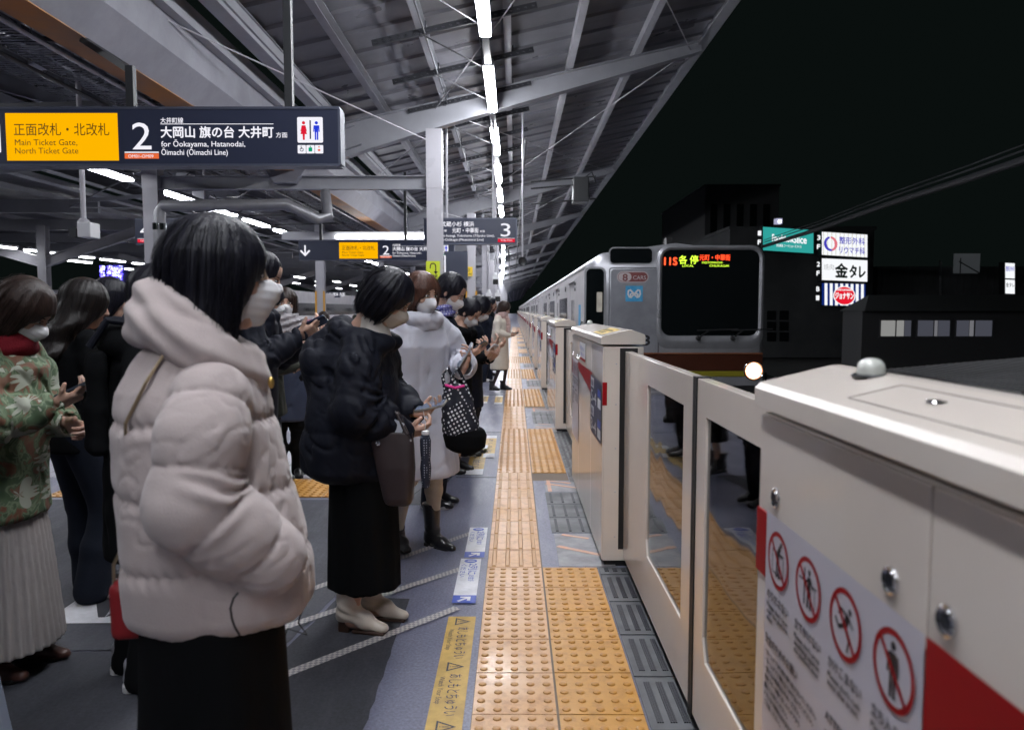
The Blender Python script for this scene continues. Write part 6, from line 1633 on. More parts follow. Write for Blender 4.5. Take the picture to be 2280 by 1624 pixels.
# A: woman in the dusty pink padded jacket, nearest the camera
A = Human('woman in dusty pink padded jacket with long black hair, nearest the camera', -.665, 1.62, 12, 1.60, pitch=4, yaw=6, bow=.015, sh=-.055, res=.009,
          arms={'R': dict(w=(.150, .150, .925), el=(.205, .005, 1.035), sh=(.160, .030, 1.235), hand=False), 'L': dict(w=(-.130, .105, .925), el=(-.205, .015, 1.035), sh=(-.160, .030, 1.235), hand=False)})
A.body(eyes=True); A.mask(); A.hair(H_BLACK, -.225, 'long', .02, tips=.02, width=1.03, res=.005, face=.80, seed=3, back=.005, loose=1300)
f = Field((-.34, -.25, .69), (.34, .29, 1.40), .0052); k = A.k
def quilt(sp, z0, puff):
    def mod(ph, z, q):
        zz = z + .006 * np.sin(ph * 3 + 1)
        fr_ = ((zz - z0) / sp) % 1.0; bl = 1 - np.abs(2 * fr_ - 1) ** 8
        return puff * (bl - .7) + (1 - bl) ** .7 * puff * .30 * np.sin(ph * 42 + 3 * np.sin(z * 40)) + .0025 * np.sin(ph * 9 + z * 12)
    return mod
f.loft([.735, .775, .85, .95, 1.06, 1.16, 1.24, 1.30, 1.36], [.158, .176, .182, .180, .176, .172, .155, .125, .08], [.178, .192, .194, .186, .174, .163, .145, .122, .09], 0, [.020, .020, .016, .006, -.010, -.020, -.024, -.02, -.015], 2.3, .02, mod=quilt(.150, .735, .011), cap=.03)
A.sleeves(f, [.078, .081, .083, .080, .076], .007, .108, .006, k=.012, ext=.0, elbow=.06, wsp=.044)
f.warp(lambda x, y, z: .0016 * noise3(x, y, z, 2, 24) + creases(x, y, z, 12, 15, .003, .09, (1, 1, 1.6)) + creases(x, y, z, 17, 30, .001, .14))
A.child('padded_jacket', f, C_PINK)
# heaped hood around the neck: high at the nape, falling towards the throat
def ringtube(f, pts, rs, k=.03):
    n = len(pts)
    for i in range(n - 1): f.cone(pts[i], pts[i + 1], rs[i], rs[i + 1], k)
f = Field((-.20, -.22, 1.18), (.20, .20, 1.50), .0052)
c = []; cr = []
for i in range(25):
    a = R(-180 + 360 * i / 24); yy = -math.cos(a)
    c.append((.100 * math.sin(a), -.008 + .088 * yy, 1.338 - .058 * yy)); cr.append(.046 - .004 * yy)
ringtube(f, c, cr, .02)
c = []; cr = []
for i in range(25):
    a = R(-180 + 360 * i / 24); yy = -math.cos(a)
    c.append((.084 * math.sin(a), -.022 + .075 * yy, 1.395 - .048 * yy)); cr.append(.030 - .006 * yy)
ringtube(f, c[3:-3], cr[3:-3], .012)
f.cone((.0, -.108, 1.42), (0, -.115, 1.37), .032, .042, .04); f.cone((.03, .085, 1.29), (.02, .10, 1.245), .034, .028, .03)
f.warp(lambda x, y, z: .0035 * np.sin((z + .66 * y) * 105 + 1.8 * np.sin(y * 16 + x * 9)) + .002 * noise3(x, y, z, 8, 40))
f.loft([1.2, 1.34, 1.55], [.055, .060, .078], [.055, .062, .080], 0, [.0, -.005, -.02], 2, .015, 'd')
A.child('hood_collar', f, C_PINK)
f = Field((-.02, .08, 1.2), (.07, .2, 1.32), .004); f.ell((0.045, .137, 1.255), (.008, .007, .014), 0); A.child('zip_pull', f, mat('brass', (.6, .4, .12), .3, metal=.9))
A.skirt(C_BLACK, .80, .06, .15, .185, res=.012, ry=.95); A.shoes('boot', L_BLACK, SOLE_K, .2)
# thin chain strap and red shoulder bag behind her
t = thing('shoulder_bag', 'small red shoulder bag hanging low behind the pink jacket', 'bag', (-.86, 1.62, .7))
M = A.M; b = MB(); q = [M @ Vector(p) for p in ((.115, -.045, 1.345), (.150, -.085, 1.27), (.150, -.125, 1.19), (.10, -.14, 1.1), (.06, -.15, .95), (.05, -.186, .88), (.045, -.188, .80))]; b.tube(q, .0035, 6); b.build('chain_strap', mat('chain_gold', (.35, .27, .17), .35, metal=.8), t)
f = Field((-.10, -.30, .60), (.16, -.08, .86), .007); f.box((.04, -.156, .785), (.040, .034, .06), .015, .0); f.warp(lambda x, y, z: .05 * (.72 - z) * .4)
o = fmesh([(*f.mesh(), 0, M)], 'bag_body', mat('red_leather', (.20, .006, .009), .5), t); o.matrix_parent_inverse = wmat(t).inverted()
t = thing('earphone_cable', 'thin black cable curling down from the jacket pocket', 'cable', (-.5, 1.45, .8))
b = MB(); b.tube([P(530, 1318, 1.37), P(520, 1330, 1.36), P(513, 1352, 1.355), P(516, 1375, 1.36), P(523, 1395, 1.37), P(533, 1412, 1.38)], .0022, 6); b.build('cable', M_black, t)
b = MB(); b.tube([P(655, 1140, 1.75), P(672, 1165, 1.75), P(676, 1210, 1.75), P(664, 1240, 1.75), P(690, 1280, 1.75), P(694, 1310, 1.75), P(668, 1370, 1.75), P(664, 1385, 1.75), P(684, 1412, 1.75), P(640, 1398, 1.75), P(628, 1440, 1.75)], .0019, 6)
tag(b.build('hanging_cable', M_black), 'loose black cable dangling just right of the pink jacket', 'cable')

# B: woman in the black padded jacket and long skirt
B = Human('woman with black bob in black padded jacket, long skirt and beige ankle boots', -.655, 3.28, -6, 1.60, pitch=36, yaw=-4, bow=.045, sh=-.03, res=.010,
          arms={'R': dict(w=(.085, .205, .915), pole=(.8, -.9, -.5), f=(-.35, .9, .10), palm=(-.6, 0, .8), curl=(45, 50, 55, 60, 20)), 'L': dict(w=(-.07, .215, .985), pole=(-.8, -.8, -.5), f=(.15, .95, .15), palm=(.3, 0, .95), curl=(35, 40, 45, 55, 30))},
          feet=((.075, -.02, 6), (-.07, .03, 2)))
B.body(closed=True); B.mask(m=mat('mask_sand', (.50, .44, .38), .75)); B.hair(H_BLACK, -.12, 'bob', .02, tips=.006, res=.0055, face=.95, seed=5, width=1.04, loose=800)
f = Field((-.42, -.38, .60), (.42, .36, 1.42), .0085)
f.loft([.665, .72, .84, .98, 1.12, 1.22, 1.30], [.17, .215, .225, .22, .20, .175, .11], [.165, .21, .215, .20, .18, .15, .10], 0, [-.05, -.065, -.06, -.05, -.045, -.035, -.01], 2.2, .03, mod=quilt(.24, .66, .006), cap=.04)
B.sleeves(f, [.078, .088, .096, .088, .056], .004, .20, .009, k=.04, elbow=.12, wsp=.055)
c = []; cr = []
for i in range(17):
    a = R(-150 + 300 * i / 16); c.append((.120 * math.sin(a), .02 - .125 * math.cos(a), 1.305 + .03 * math.cos(a) - .02 * abs(math.sin(a)))); cr.append(.030 + .014 * max(0, math.cos(a)))
ringtube(f, c, cr, .04); f.ell((0, -.20, 1.20), (.16, .075, .11), .09)
f.warp(lambda x, y, z: .006 * noise3(x, y, z, 4, 13) + creases(x, y, z, 9, 15, .012, .14, (1, 1, .8)) + creases(x, y, z, 3, 28, .005, .14))
f.ell((0, .065, 1.36), (.075, .09, .085), .02, 'd')
B.child('padded_jacket', f, C_BLACKP)
f = Field((-.11, -.1, 1.26), (.11, .16, 1.44), .006); f.loft([1.28, 1.33, 1.385], [.085, .068, .06], [.085, .068, .06], 0, [.04, .045, .045], 2, 0, cap=.006); B.child('shirt_collar', f, cloth('ivory_knit', (.66, .61, .56), .9))
B.skirt(C_BLACK, .86, .19, .14, .160, res=.010, ry=1.0, cy=-.01); B.shoes('heel', L_BEIGE, SOLE_BR, .25)
phone('smartphone held by the woman in the black padded jacket', B, 'L', off=(.0, .085, -.024), tilt=-4, m=mat('clear_case', (.35, .33, .30), .15), screen=.25)
# brown tote on her forearm
t = thing('leather_tote', 'dark brown leather tote hanging from the arm of the black jacket', 'bag', B.M @ Vector((.15, .15, .56)))
f = Field((.08, -.02, .52), (.32, .34, .98), .006)
f.loft([.60, .63, .76, .915], [.028, .040, .038, .016], [.050, .062, .082, .095], .185, [.195, .195, .185, .165], 3.2, 0, cap=.012); f.box((.185, .165, .93), (.008, .085, .06), .003, .01, 'd')
o = fmesh([(*f.mesh(), 0, B.M)], 'bag_body', mat('dark_brown_leather', (.032, .020, .021), .42, coat=.15, noise=(10, .25)), t); o.matrix_parent_inverse = wmat(t).inverted()
b = MB(); 
for sx in (.172, .198): b.tube([B.M @ Vector(p) for p in ((sx, .10, .90), (sx - .02, .12, .98), (.14, .15, 1.02), (sx - .02, .19, .98), (sx, .235, .90))], .006, 8)
b.build('handle', MATS['dark_brown_leather'], t)
b = MB(); c_ = B.M @ Vector((.218, .12, .865)); b.lathe([(.0001, .0), (.010, -.002), (.011, 0)], (c_.x, c_.y, c_.z), 16, 'Y'); b.build('stud', M_chrome, t)
t = thing('notebook', 'pale grey folder edge sticking out of the brown tote', 'folder', B.M @ Vector((.185, .15, .9))); b = MB(); b.prism([(-.05, -.07), (.05, -.07), (.045, .055), (-.045, .065)], frame(B.M @ Vector((.186, .165, .905)), (.9, -.1, -.32), (.3, 0, .95)), .006); b.build('cover', mat('folder_grey', (.42, .44, .5), .5), t)
t = thing('folded_umbrella', 'navy folded umbrella with tiny white dots hanging from her hand by a cord', 'umbrella', B.M @ Vector((.12, .30, .8)))
uc = B.M @ Vector((.10, .292, .0)); b = MB()
b.lathe([(.008, .655), (.016, .66), (.021, .70), (.024, .74), (.020, .78), (.023, .82), (.024, .86), (.017, .884), (.008, .89)], (uc.x, uc.y, 0), 18)
def dots_mat(name, c1, c2, scale, r_, mp_s=(1, 1, 1), rot=(0, 0, 0)):
    m = bpy.data.materials.new(name); m.use_nodes = True; N = m.node_tree.nodes; L = m.node_tree.links; bb_ = N['Principled BSDF']
    tc = N.new('ShaderNodeTexCoord'); mp = N.new('ShaderNodeMapping'); mp.inputs['Scale'].default_value = mp_s; mp.inputs['Rotation'].default_value = rot; v = N.new('ShaderNodeTexVoronoi'); v.inputs['Scale'].default_value = scale; v.inputs['Randomness'].default_value = .12
    L.new(tc.outputs['Object'], mp.inputs['Vector']); L.new(mp.outputs['Vector'], v.inputs['Vector']); ma = N.new('ShaderNodeMath'); ma.operation = 'LESS_THAN'; ma.inputs[1].default_value = r_; L.new(v.outputs['Distance'], ma.inputs[0])
    mx = N.new('ShaderNodeMixRGB'); mx.inputs[1].default_value = (*c1, 1); mx.inputs[2].default_value = (*c2, 1); L.new(ma.outputs[0], mx.inputs[0]); L.new(mx.outputs[0], bb_.inputs['Base Color']); bb_.inputs['Roughness'].default_value = .7; MATS[name] = m; return m
b.build('canopy', dots_mat('umbrella_dots', (.012, .016, .035), (.5, .52, .6), 95, .22), t, smooth='auto')
b = MB(); b.lathe([(.016, .885), (.018, .89), (.016, .90), (.004, .903)], (uc.x, uc.y, 0), 16); b.build('cap', M_white, t)
b = MB(); b.tube([(uc.x, uc.y, .90), (uc.x, uc.y, .935), (uc.x - .008, uc.y, .985)], .0015, 5); b.build('cord', M_white, t)

# C: woman in the long pale coat
Cc = Human('woman with brown wavy hair in long pale lavender coat and black boots', -.565, 4.36, -46, 1.62, pitch=12, yaw=2, bow=.02, res=.0105, build=1.14,
           arms={'R': dict(w=(.20, .13, .86), pole=(.6, -1, -.2), hand=False), 'L': dict(w=(-.19, .21, 1.10), pole=(-.8, -.3, -.9), f=(-.10, .45, .85), palm=(.75, -.6, .2), curl=(42, 46, 50, 55, 40))},
           feet=((.09, -.05, 14), (-.10, .05, -8)))
Cc.body(legs=C_SAND); Cc.mask('boat', mat('mask_white', (.74, .73, .77), .65)); Cc.hair(H_BR, -.165, 'long', .022, wave=.010, tips=.02, width=1.05, face=1.05, seed=8, res=.006, loose=500)
f = Field((-.42, -.34, .40), (.42, .40, 1.44), .0095)
def seams(ph, z, q): return .006 * np.sin(ph * 4 + 2 * np.sin(z * 4)) - .006 * np.exp(-((np.abs(np.sin(ph)) - .55) / .05) ** 2) * (z < 1.2)
f.loft([.455, .52, .70, .90, 1.05, 1.20, 1.30, 1.345], [.255, .25, .225, .20, .190, .198, .165, .11], [.235, .23, .195, .165, .145, .148, .12, .09], 0, [.0, .0, .0, .005, .01, .015, .015, .015], 2.2, .03, mod=seams, cap=.02)
Cc.sleeves(f, [.074, .080, .084, .078, .060], .007, .085, .007, k=.03, elbow=.1, wsp=.04)
f.warp(lambda x, y, z: .003 * noise3(x, y, z * .6, 6, 22) + creases(x, y, z, 8, 13, .007, .12, (1, 1, .6)))
Cc.child('long_coat', f, C_LAV)
f = Field((-.19, -.18, 1.22), (.19, .22, 1.46), .007); c = []; cr = []
for i in range(17):
    a = R(-165 + 330 * i / 16); c.append((.105 * math.sin(a), .02 - .105 * math.cos(a), 1.365 + .01 * math.cos(a))); cr.append(.038)
ringtube(f, c, cr, .02)
for sg in (1, -1): f.cone((sg * .03, .115, 1.335), (sg * .10, .10, 1.275), .042, .024, .03, flat=((sg * .1, .80, .6), 2.2))
f.loft([1.2, 1.35, 1.5], [.05, .06, .085], [.05, .06, .085], 0, .02, 2, .01, 'd'); f.warp(lambda x, y, z: .003 * noise3(x, y, z, 3, 30)); Cc.child('wide_collar', f, C_LAV)
Cc.trousers('trousers', C_SAND, (.09, .060, .040), waist=.9, hem=.24); Cc.shoes('boot', L_BLACK, SOLE_K, .25)
phone('white backed smartphone held high by the woman in the pale coat', Cc, 'L', off=(0, .075, -.026), tilt=8, m=mat('phone_silver', (.5, .52, .56), .25), screen=.2, sz=(.038, .08, .0045))
# polka dot shopping bag
t = thing('polka_dot_bag', 'black shopping bag with white polka dots and pink lining on her forearm', 'bag', (-.30, 4.3, .55))
cx_, cy_ = P(1022, 800, 4.15).x, 4.15
f = Field((-.22, -.16, .50), (.24, .16, 1.12), .0075)
f.loft([.66, .72, .80, .90, 1.00, 1.06], [.075, .115, .125, .11, .085, .06], [.05, .075, .085, .075, .055, .035], [.02, .01, 0, -.01, -.02, -.025], 0, 2.3, 0, cap=.03); f.warp(lambda x, y, z: .008 * noise3(x, y, z, 21, 20) + .004 * np.sin(x * 60 + z * 25) * (z > .9))
T = Matrix.Translation((cx_, cy_, .14)) @ Matrix.Scale(.82, 4); o = fmesh([(*f.mesh(), 0, T)], 'bag_body', dots_mat('polka_dots', (.008, .009, .02), (.80, .80, .82), 46, .30, (1, 1.0, 1), (0, .5, 0)), t); o.matrix_parent_inverse = wmat(t).inverted()
f = Field((-.2, -.16, .46), (.26, .16, .9), .008); f.loft([.575, .62, .70, .76], [.08, .135, .150, .13], [.05, .08, .09, .08], [.04, .04, .035, .03], .01, 2.2, 0, cap=.03)
o = fmesh([(*f.mesh(), 0, T)], 'black_base', C_BLACK, t); o.matrix_parent_inverse = wmat(t).inverted()
b = MB()
for dx_ in (-.035, .02): b.tube([(cx_ - .06 + dx_ * .4, cy_ - .03, .96), (cx_ - .055 + dx_, cy_ - .03, 1.05), (cx_ - .03 + dx_, cy_ + .02, 1.09), (cx_ + dx_ + .03, cy_ + .04, .96)], .010, 8)
b.build('handle', MATS['polka_dots'], t)
b = MB(); b.tube([(cx_ - .08, cy_ - .03, 1.0), (cx_ - .02, cy_ - .05, .985), (cx_ + .03, cy_ - .03, .995)], .008, 6); b.build('pink_lining', mat('hot_pink', (.8, .03, .3), .6), t)

# D: young man behind, E: two women in black on phones
def phone_arm(w, f=(-.1, .8, .5), palm=(-.3, -.3, .9), curl=(40, 45, 50, 55, 30), pole=(.7, -.6, -.7)): return dict(w=w, pole=pole, f=f, palm=palm, curl=curl)
def coat(hm, m, bot=.6, r=(.19, .17, .16, .17), d=(.16, .14, .13, .125), sl=(.066, .066, .062, .055, .046), name='coat', res=None, puff=0, sp=.12, ns=.003, seed=1, hood=False, cy=0, wr=.005):
    k = hm.k; f = Field((-.42, -.36, bot * k - .03), (.42, .42, 1.44 * k), res or hm.res * .95); bw = hm.bow
    f.loft([bot * k, (bot + .95) / 2 * k, 1.0 * k, 1.15 * k, 1.27 * k, 1.34 * k], np.array([r[0], (r[0] + r[1]) / 2, r[1], r[2], r[3], .10]) * k, np.array([d[0], (d[0] + d[1]) / 2, d[1], d[2], d[3], .09]) * k, 0, np.array([0, .0, .15 * bw, .5 * bw, .75 * bw, .85 * bw]) + cy, 2.2, .03, mod=quilt(sp, 0, puff) if puff else None, cap=.02)
    hm.sleeves(f, [v * k for v in sl], puff * .8, sp, wr, k=.03, elbow=.08)
    if hood:
        c = [(.12 * k * math.sin(R(a)), bw * .8 - .12 * k * math.cos(R(a)), 1.335 * k + .03 * math.cos(R(a))) for a in range(-150, 151, 25)]; ringtube(f, c, [.038 + .02 * max(0, math.cos(R(a))) for a in range(-150, 151, 25)])
    f.warp(lambda x, y, z: ns * noise3(x, y, z * .7, seed, 20) + creases(x, y, z, seed + 3, 15, ns * 1.8, .12, (1, 1, .7))); return hm.child(name, f, m)
def scarf(hm, m, r=.04, rad=.085, z=1.375, ns=.004, knot=True, name='scarf', seed=2):
    k = hm.k; f = Field((-.2, -.2, 1.05 * k), (.2, .26, 1.50 * k), .008); oy = hm.bow * .85
    for dz, rr in ((0, rad), (.035, rad * .95)):
        c = [(rr * math.sin(R(a)), oy + .01 - rr * math.cos(R(a)), (z + dz) * k - .02 * -math.cos(R(a)) * -1) for a in range(0, 361, 20)]; ringtube(f, c, [r] * len(c), .015)
    if knot: f.ell((.02, oy + .12, (z - .04) * k), (.045, .035, .04), .02); f.cone((.03, oy + .13, (z - .05) * k), (.045, oy + .15, (z - .27) * k), .032, .036, .02); f.cone((-.02, oy + .13, (z - .05) * k), (-.03, oy + .14, (z - .22) * k), .03, .032, .02)
    f.warp(lambda x, y, z_: ns * np.sin(z_ * 120 + x * 40) + ns * noise3(x, y, z_, seed, 50)); return hm.child(name, f, m)
D = Human('young man with short black hair looking down behind the pale coat', P(985, 650, 5.35).x - .05, 5.35, -10, 1.68, pitch=34, bow=.04, res=.012, arms={'R': phone_arm((.10, .26, 1.07), curl=(50, 55, 60, 62, 30)), 'L': phone_arm((-.06, .26, 1.09), pole=(-.7, -.6, -.7))})
D.body(closed=True); D.mask(); D.hair(H_BLACK, kind='short', fringe=.02, res=.006, seed=2); coat(D, C_NAVY, .85, seed=3); scarf(D, dots_mat('check_scarf', (.10, .10, .32), (.5, .5, .65), 60, .35), .026, .07, 1.35, knot=False); D.trousers('trousers', C_DENIM); D.shoes('sneaker', L_BLACK, SOLE_W)
phone('smartphone held by the young man behind the pale coat', D, 'R')
E1 = Human('woman with tied black hair in black coat bending over her phone', P(1012, 700, 6.5).x, 6.5, -22, 1.53, pitch=42, bow=.07, res=.012, arms={'R': phone_arm((.02, .33, 1.09), f=(.1, .7, .6)), 'L': phone_arm((-.08, .33, 1.07), pole=(-.7, -.6, -.7), f=(.1, .7, .6))})
E1.body(closed=True); E1.mask(); E1.hair(H_BLACK, -.03, 'short', .015, res=.006, seed=6); coat(E1, C_BLACK, .42, seed=4, hood=True); E1.skirt(C_BLACK, .8, .3, .12, .16, res=.014); E1.shoes('boot', L_BLACK, SOLE_K)
phone('white smartphone held by the bending woman in black coat', E1, 'R', m=mat('phone_white', (.6, .6, .62), .3), screen=.3)
E2 = Human('woman with black bob behind the bending one, also in black', P(1040, 680, 7.2).x, 7.25, -5, 1.56, pitch=36, bow=.05, res=.013, arms={'R': phone_arm((.12, .27, 1.12), f=(.0, .6, .75)), 'L': phone_arm((-.05, .29, 1.10), pole=(-.7, -.6, -.7))})
E2.body(closed=True); E2.mask(); E2.hair(H_BLACK, -.10, 'bob', .01, res=.007, seed=7); coat(E2, C_NAVY, .5, seed=5); E2.trousers('trousers', C_DENIM); E2.shoes('sneaker', L_BLACK, SOLE_W)
G1 = Human('woman in cream wool coat and rose scarf standing on the paving', P(1112, 770, 13.1).x, 13.1, -18, 1.57, pitch=28, yaw=8, bow=.03, res=.012, arms={'R': phone_arm((.11, .24, 1.02), f=(-.2, .9, .2)), 'L': phone_arm((-.05, .26, 1.04), pole=(-.7, -.6, -.7))}, feet=((.11, -.06, 20), (-.12, .06, 8)))
G1.body(closed=True, legs=NYL); G1.hair(H_DKBR, -.16, 'bob', .01, res=.007, seed=9, face=.9); coat(G1, C_CREAM, .40, (.215, .185, .17, .175), (.17, .15, .135, .13), seed=7, ns=.002, name='long_coat'); scarf(G1, C_ROSE, .036, .082, 1.36); G1.skirt(C_BLACK, .8, .38, .12, .15, res=.014); G1.shoes('boot', L_BLACK, SOLE_K, .15)
phone('smartphone held by the woman in the cream coat', G1, 'R', screen=.3)
F1 = Human('person with a brown bun in dark navy hooded coat, seen from behind', P(1080, 700, 14.8).x, 14.8, 25, 1.56, pitch=15, res=.014, bow=.02, feet=((.1, -.1, 10), (-.1, .12, 0)))
F1.body(eyes=False); F1.hair(H_BR, -.08, 'bob', .02, res=.008, seed=11); coat(F1, C_NAVY, .72, seed=9, hood=True, ns=.005); F1.trousers('wide_trousers', C_NAVY, (.10, .09, .09), .02); F1.shoes('sneaker', M_white, SOLE_W)
F2 = Human('tall person in black with black hair beyond the brown bun', P(1090, 690, 16).x, 16.2, 10, 1.67, pitch=10, res=.015)
F2.body(eyes=False); F2.hair(H_BLACK, kind='short', res=.008); coat(F2, C_BLACK, .6, seed=12); F2.trousers('trousers', C_BLACK); F2.shoes('sneaker', L_BLACK, SOLE_K)

# H: man in dark jacket holding a phone, I: woman facing us with fur scarf
Hm = Human('man in dark jacket raising a phone, between the pink and black jackets', P(606, 800, 4.15).x - .15, 4.15, 4, 1.73, pitch=22, bow=.05, res=.0105, arms={'R': phone_arm((.10, .31, 1.215), f=(-.05, .85, .45), palm=(-.5, 0, .85), curl=(40, 46, 52, 58, 25), pole=(.7, -.5, -1)), 'L': phone_arm((-.12, .30, 1.16), pole=(-.7, -.4, -1))}, feet=((.10, .17, 5), (-.10, -.12, 0)))
Hm.body(); Hm.mask(); Hm.hair(H_BLACK, kind='short', fringe=.0, res=.0055, seed=12, width=1.06, loose=400); coat(Hm, C_BLACKP, .70, (.205, .20, .195, .19), (.16, .155, .15, .14), (.078, .080, .078, .068, .054), seed=15, ns=.006, name='jacket', res=.009, wr=.008, hood=True)
Hm.trousers('trousers', C_DENIM, (.098, .072, .058), wr=.008, res=.009); Hm.shoes('sneaker', mat('dark_sneaker', (.02, .022, .03), .5), SOLE_W)
phone('dark smartphone held up by the man in the dark jacket', Hm, 'R', off=(0, .08, -.024), tilt=2, screen=.05, m=mat('navy_case', (.01, .02, .05), .25), sz=(.037, .08, .005))
I1 = Human('woman facing the camera with brown hair, white mask and grey fur scarf', P(636, 680, 6.3).x, 6.3, -74, 1.585, pitch=6, res=.011, arms={'R': phone_arm((.10, .20, 1.0)), 'L': dict(w=(-.22, .03, .8))})
I1.body(); I1.mask(); I1.hair(H_DKBR, -.19, 'long', .025, wave=.006, res=.006, seed=13, tips=.02); coat(I1, cloth('slate_coat', (.045, .055, .09), .6), .5, seed=16, name='coat', ns=.005); scarf(I1, C_FUR, .05, .095, 1.33, .008, True, 'fur_scarf'); I1.trousers('trousers', C_BLACK); I1.shoes('boot', L_BLACK, SOLE_K)

# J: back view in black behind the pink jacket, K: long brown hair, L: floral jacket, M: edge of the frame
J1 = Human('person in black coat with a backpack, half hidden by the pink jacket', P(318, 800, 2.8).x, 2.8, 22, 1.57, pitch=12, bow=.03, res=.0105, feet=((.09, .0, 5), (-.09, -.06, 0)))
J1.body(eyes=False); J1.hair(H_BLACK, kind='short', res=.006, seed=14, width=1.05); coat(J1, C_BLACK, .52, (.20, .185, .18, .185), (.16, .15, .145, .14), (.074, .074, .07, .06, .05), seed=17, ns=.005, hood=True, name='coat'); J1.trousers('trousers', C_BLACK, (.10, .08, .07)); J1.shoes('sneaker', mat('grey_sneaker', (.30, .30, .33), .6), SOLE_W)
t = thing('backpack', 'black backpack worn by the person behind the pink jacket', 'backpack', J1.M @ Vector((0, -.2, 1.1))); f = Field((-.2, -.36, .82), (.2, -.05, 1.36), .01); f.box((0, -.145, 1.08), (.13, .035, .19), .03, 0); f.box((0, -.175, 1.0), (.10, .015, .09), .012, .02); f.warp(lambda x, y, z: .004 * noise3(x, y, z, 5, 25)); o = fmesh([(*f.mesh(), 0, J1.M)], 'pack_body', C_BLACK, t); o.matrix_parent_inverse = wmat(t).inverted()
b = MB()
for sx in (.11, -.11): b.tube([J1.M @ Vector(p) for p in ((sx, -.16, 1.28), (sx, -.10, 1.375), (sx, .06, 1.35), (sx * 1.1, .155, 1.2), (sx * 1.2, .08, 1.0))], .014, 8)
b.build('strap', C_BLACKP, t)
K1 = Human('person with long brown hair over a dark jacket, jeans and dark sneakers', P(160, 800, 3.6).x, 3.6, 55, 1.555, pitch=16, yaw=-12, bow=.04, res=.0105, arms={'R': phone_arm((.10, .22, 1.02)), 'L': phone_arm((-.1, .22, 1.0), pole=(-.7, -.6, -.7))}, feet=((.10, .03, 20), (-.10, .12, 0)))
K1.body(); K1.hair(hairmat('hair_soft_brown', (.006, .005, .005), (.018, .012, .011)), -.36, 'long', .02, wave=.008, tips=.03, face=.45, seed=15, res=.006, width=1.12, back=.10, loose=250); coat(K1, C_BLACK, .78, (.18, .175, .175, .18), (.15, .14, .14, .13), seed=18, name='jacket', ns=.006); K1.trousers('jeans', C_DENIM, (.11, .092, .085), wr=.009); K1.shoes('sneaker', mat('dark_sneaker', (0, 0, 0), .5), SOLE_W)
def floral():
    m = bpy.data.materials.new('floral_cloth'); m.use_nodes = True; N = m.node_tree.nodes; L = m.node_tree.links; b_ = N['Principled BSDF']; b_.inputs['Roughness'].default_value = .8
    tc = N.new('ShaderNodeTexCoord'); n = N.new('ShaderNodeTexNoise'); n.inputs['Scale'].default_value = 9; n.inputs['Detail'].default_value = 3; n.inputs['Distortion'].default_value = 2.2; L.new(tc.outputs['Object'], n.inputs['Vector'])
    r_ = N.new('ShaderNodeValToRGB'); e = r_.color_ramp.elements; e[0].position = .36; e[0].color = (.17, .075, .045, 1); e[1].position = .62; e[1].color = (.075, .125, .065, 1)
    for p_, c_ in ((.42, (.20, .11, .07)), (.46, (.09, .14, .075)), (.53, (.20, .26, .16)), (.58, (.08, .12, .07))): q = e.new(p_); q.color = (*c_, 1)
    L.new(n.outputs['Fac'], r_.inputs['Fac'])
    # pale petals: radial rays inside scattered cells
    v = N.new('ShaderNodeTexVoronoi'); v.inputs['Scale'].default_value = 7.5; v.inputs['Randomness'].default_value = .9; L.new(tc.outputs['Object'], v.inputs['Vector'])
    sb = N.new('ShaderNodeVectorMath'); sb.operation = 'SUBTRACT'; L.new(tc.outputs['Object'], sb.inputs[0]); L.new(v.outputs['Position'], sb.inputs[1])
    sx = N.new('ShaderNodeSeparateXYZ'); L.new(sb.outputs[0], sx.inputs[0]); at = N.new('ShaderNodeMath'); at.operation = 'ARCTAN2'; L.new(sx.outputs['Z'], at.inputs[0]); L.new(sx.outputs['Y'], at.inputs[1])
    mu = N.new('ShaderNodeMath'); mu.operation = 'MULTIPLY'; mu.inputs[1].default_value = 9; L.new(at.outputs[0], mu.inputs[0]); co = N.new('ShaderNodeMath'); co.operation = 'COSINE'; L.new(mu.outputs[0], co.inputs[0])
    ma = N.new('ShaderNodeMath'); ma.operation = 'MULTIPLY_ADD'; ma.inputs[1].default_value = .13; ma.inputs[2].default_value = .33; L.new(co.outputs[0], ma.inputs[0]); lt = N.new('ShaderNodeMath'); lt.operation = 'LESS_THAN'; L.new(v.outputs['Distance'], lt.inputs[0]); L.new(ma.outputs[0], lt.inputs[1])
    wn_ = N.new('ShaderNodeTexNoise'); wn_.inputs['Scale'].default_value = 5; L.new(tc.outputs['Object'], wn_.inputs['Vector']); gt = N.new('ShaderNodeMath'); gt.operation = 'GREATER_THAN'; gt.inputs[1].default_value = .47; L.new(wn_.outputs['Fac'], gt.inputs[0]); an = N.new('ShaderNodeMath'); an.operation = 'MULTIPLY'; L.new(lt.outputs[0], an.inputs[0]); L.new(gt.outputs[0], an.inputs[1])
    mx = N.new('ShaderNodeMixRGB'); mx.inputs[2].default_value = (.38, .40, .33, 1); L.new(an.outputs[0], mx.inputs[0]); L.new(r_.outputs['Color'], mx.inputs[1]); L.new(mx.outputs[0], b_.inputs['Base Color']); return m
L1 = Human('leftmost woman in green floral jacket, wine high collar and pale pleated skirt', P(-16, 800, 2.85).x, 2.85, 2, 1.545, pitch=38, bow=.06, res=.0105, arms={'R': phone_arm((.06, .29, 1.13), f=(-.1, .85, .4), pole=(.8, -.5, -.8)), 'L': dict(w=(-.05, .27, 1.03), pole=(-.7, -.6, -.7), f=(.3, .7, -.2), palm=(.6, -.5, 0), curl=60)}, feet=((.09, .0, 5), (-.09, .05, 0)))
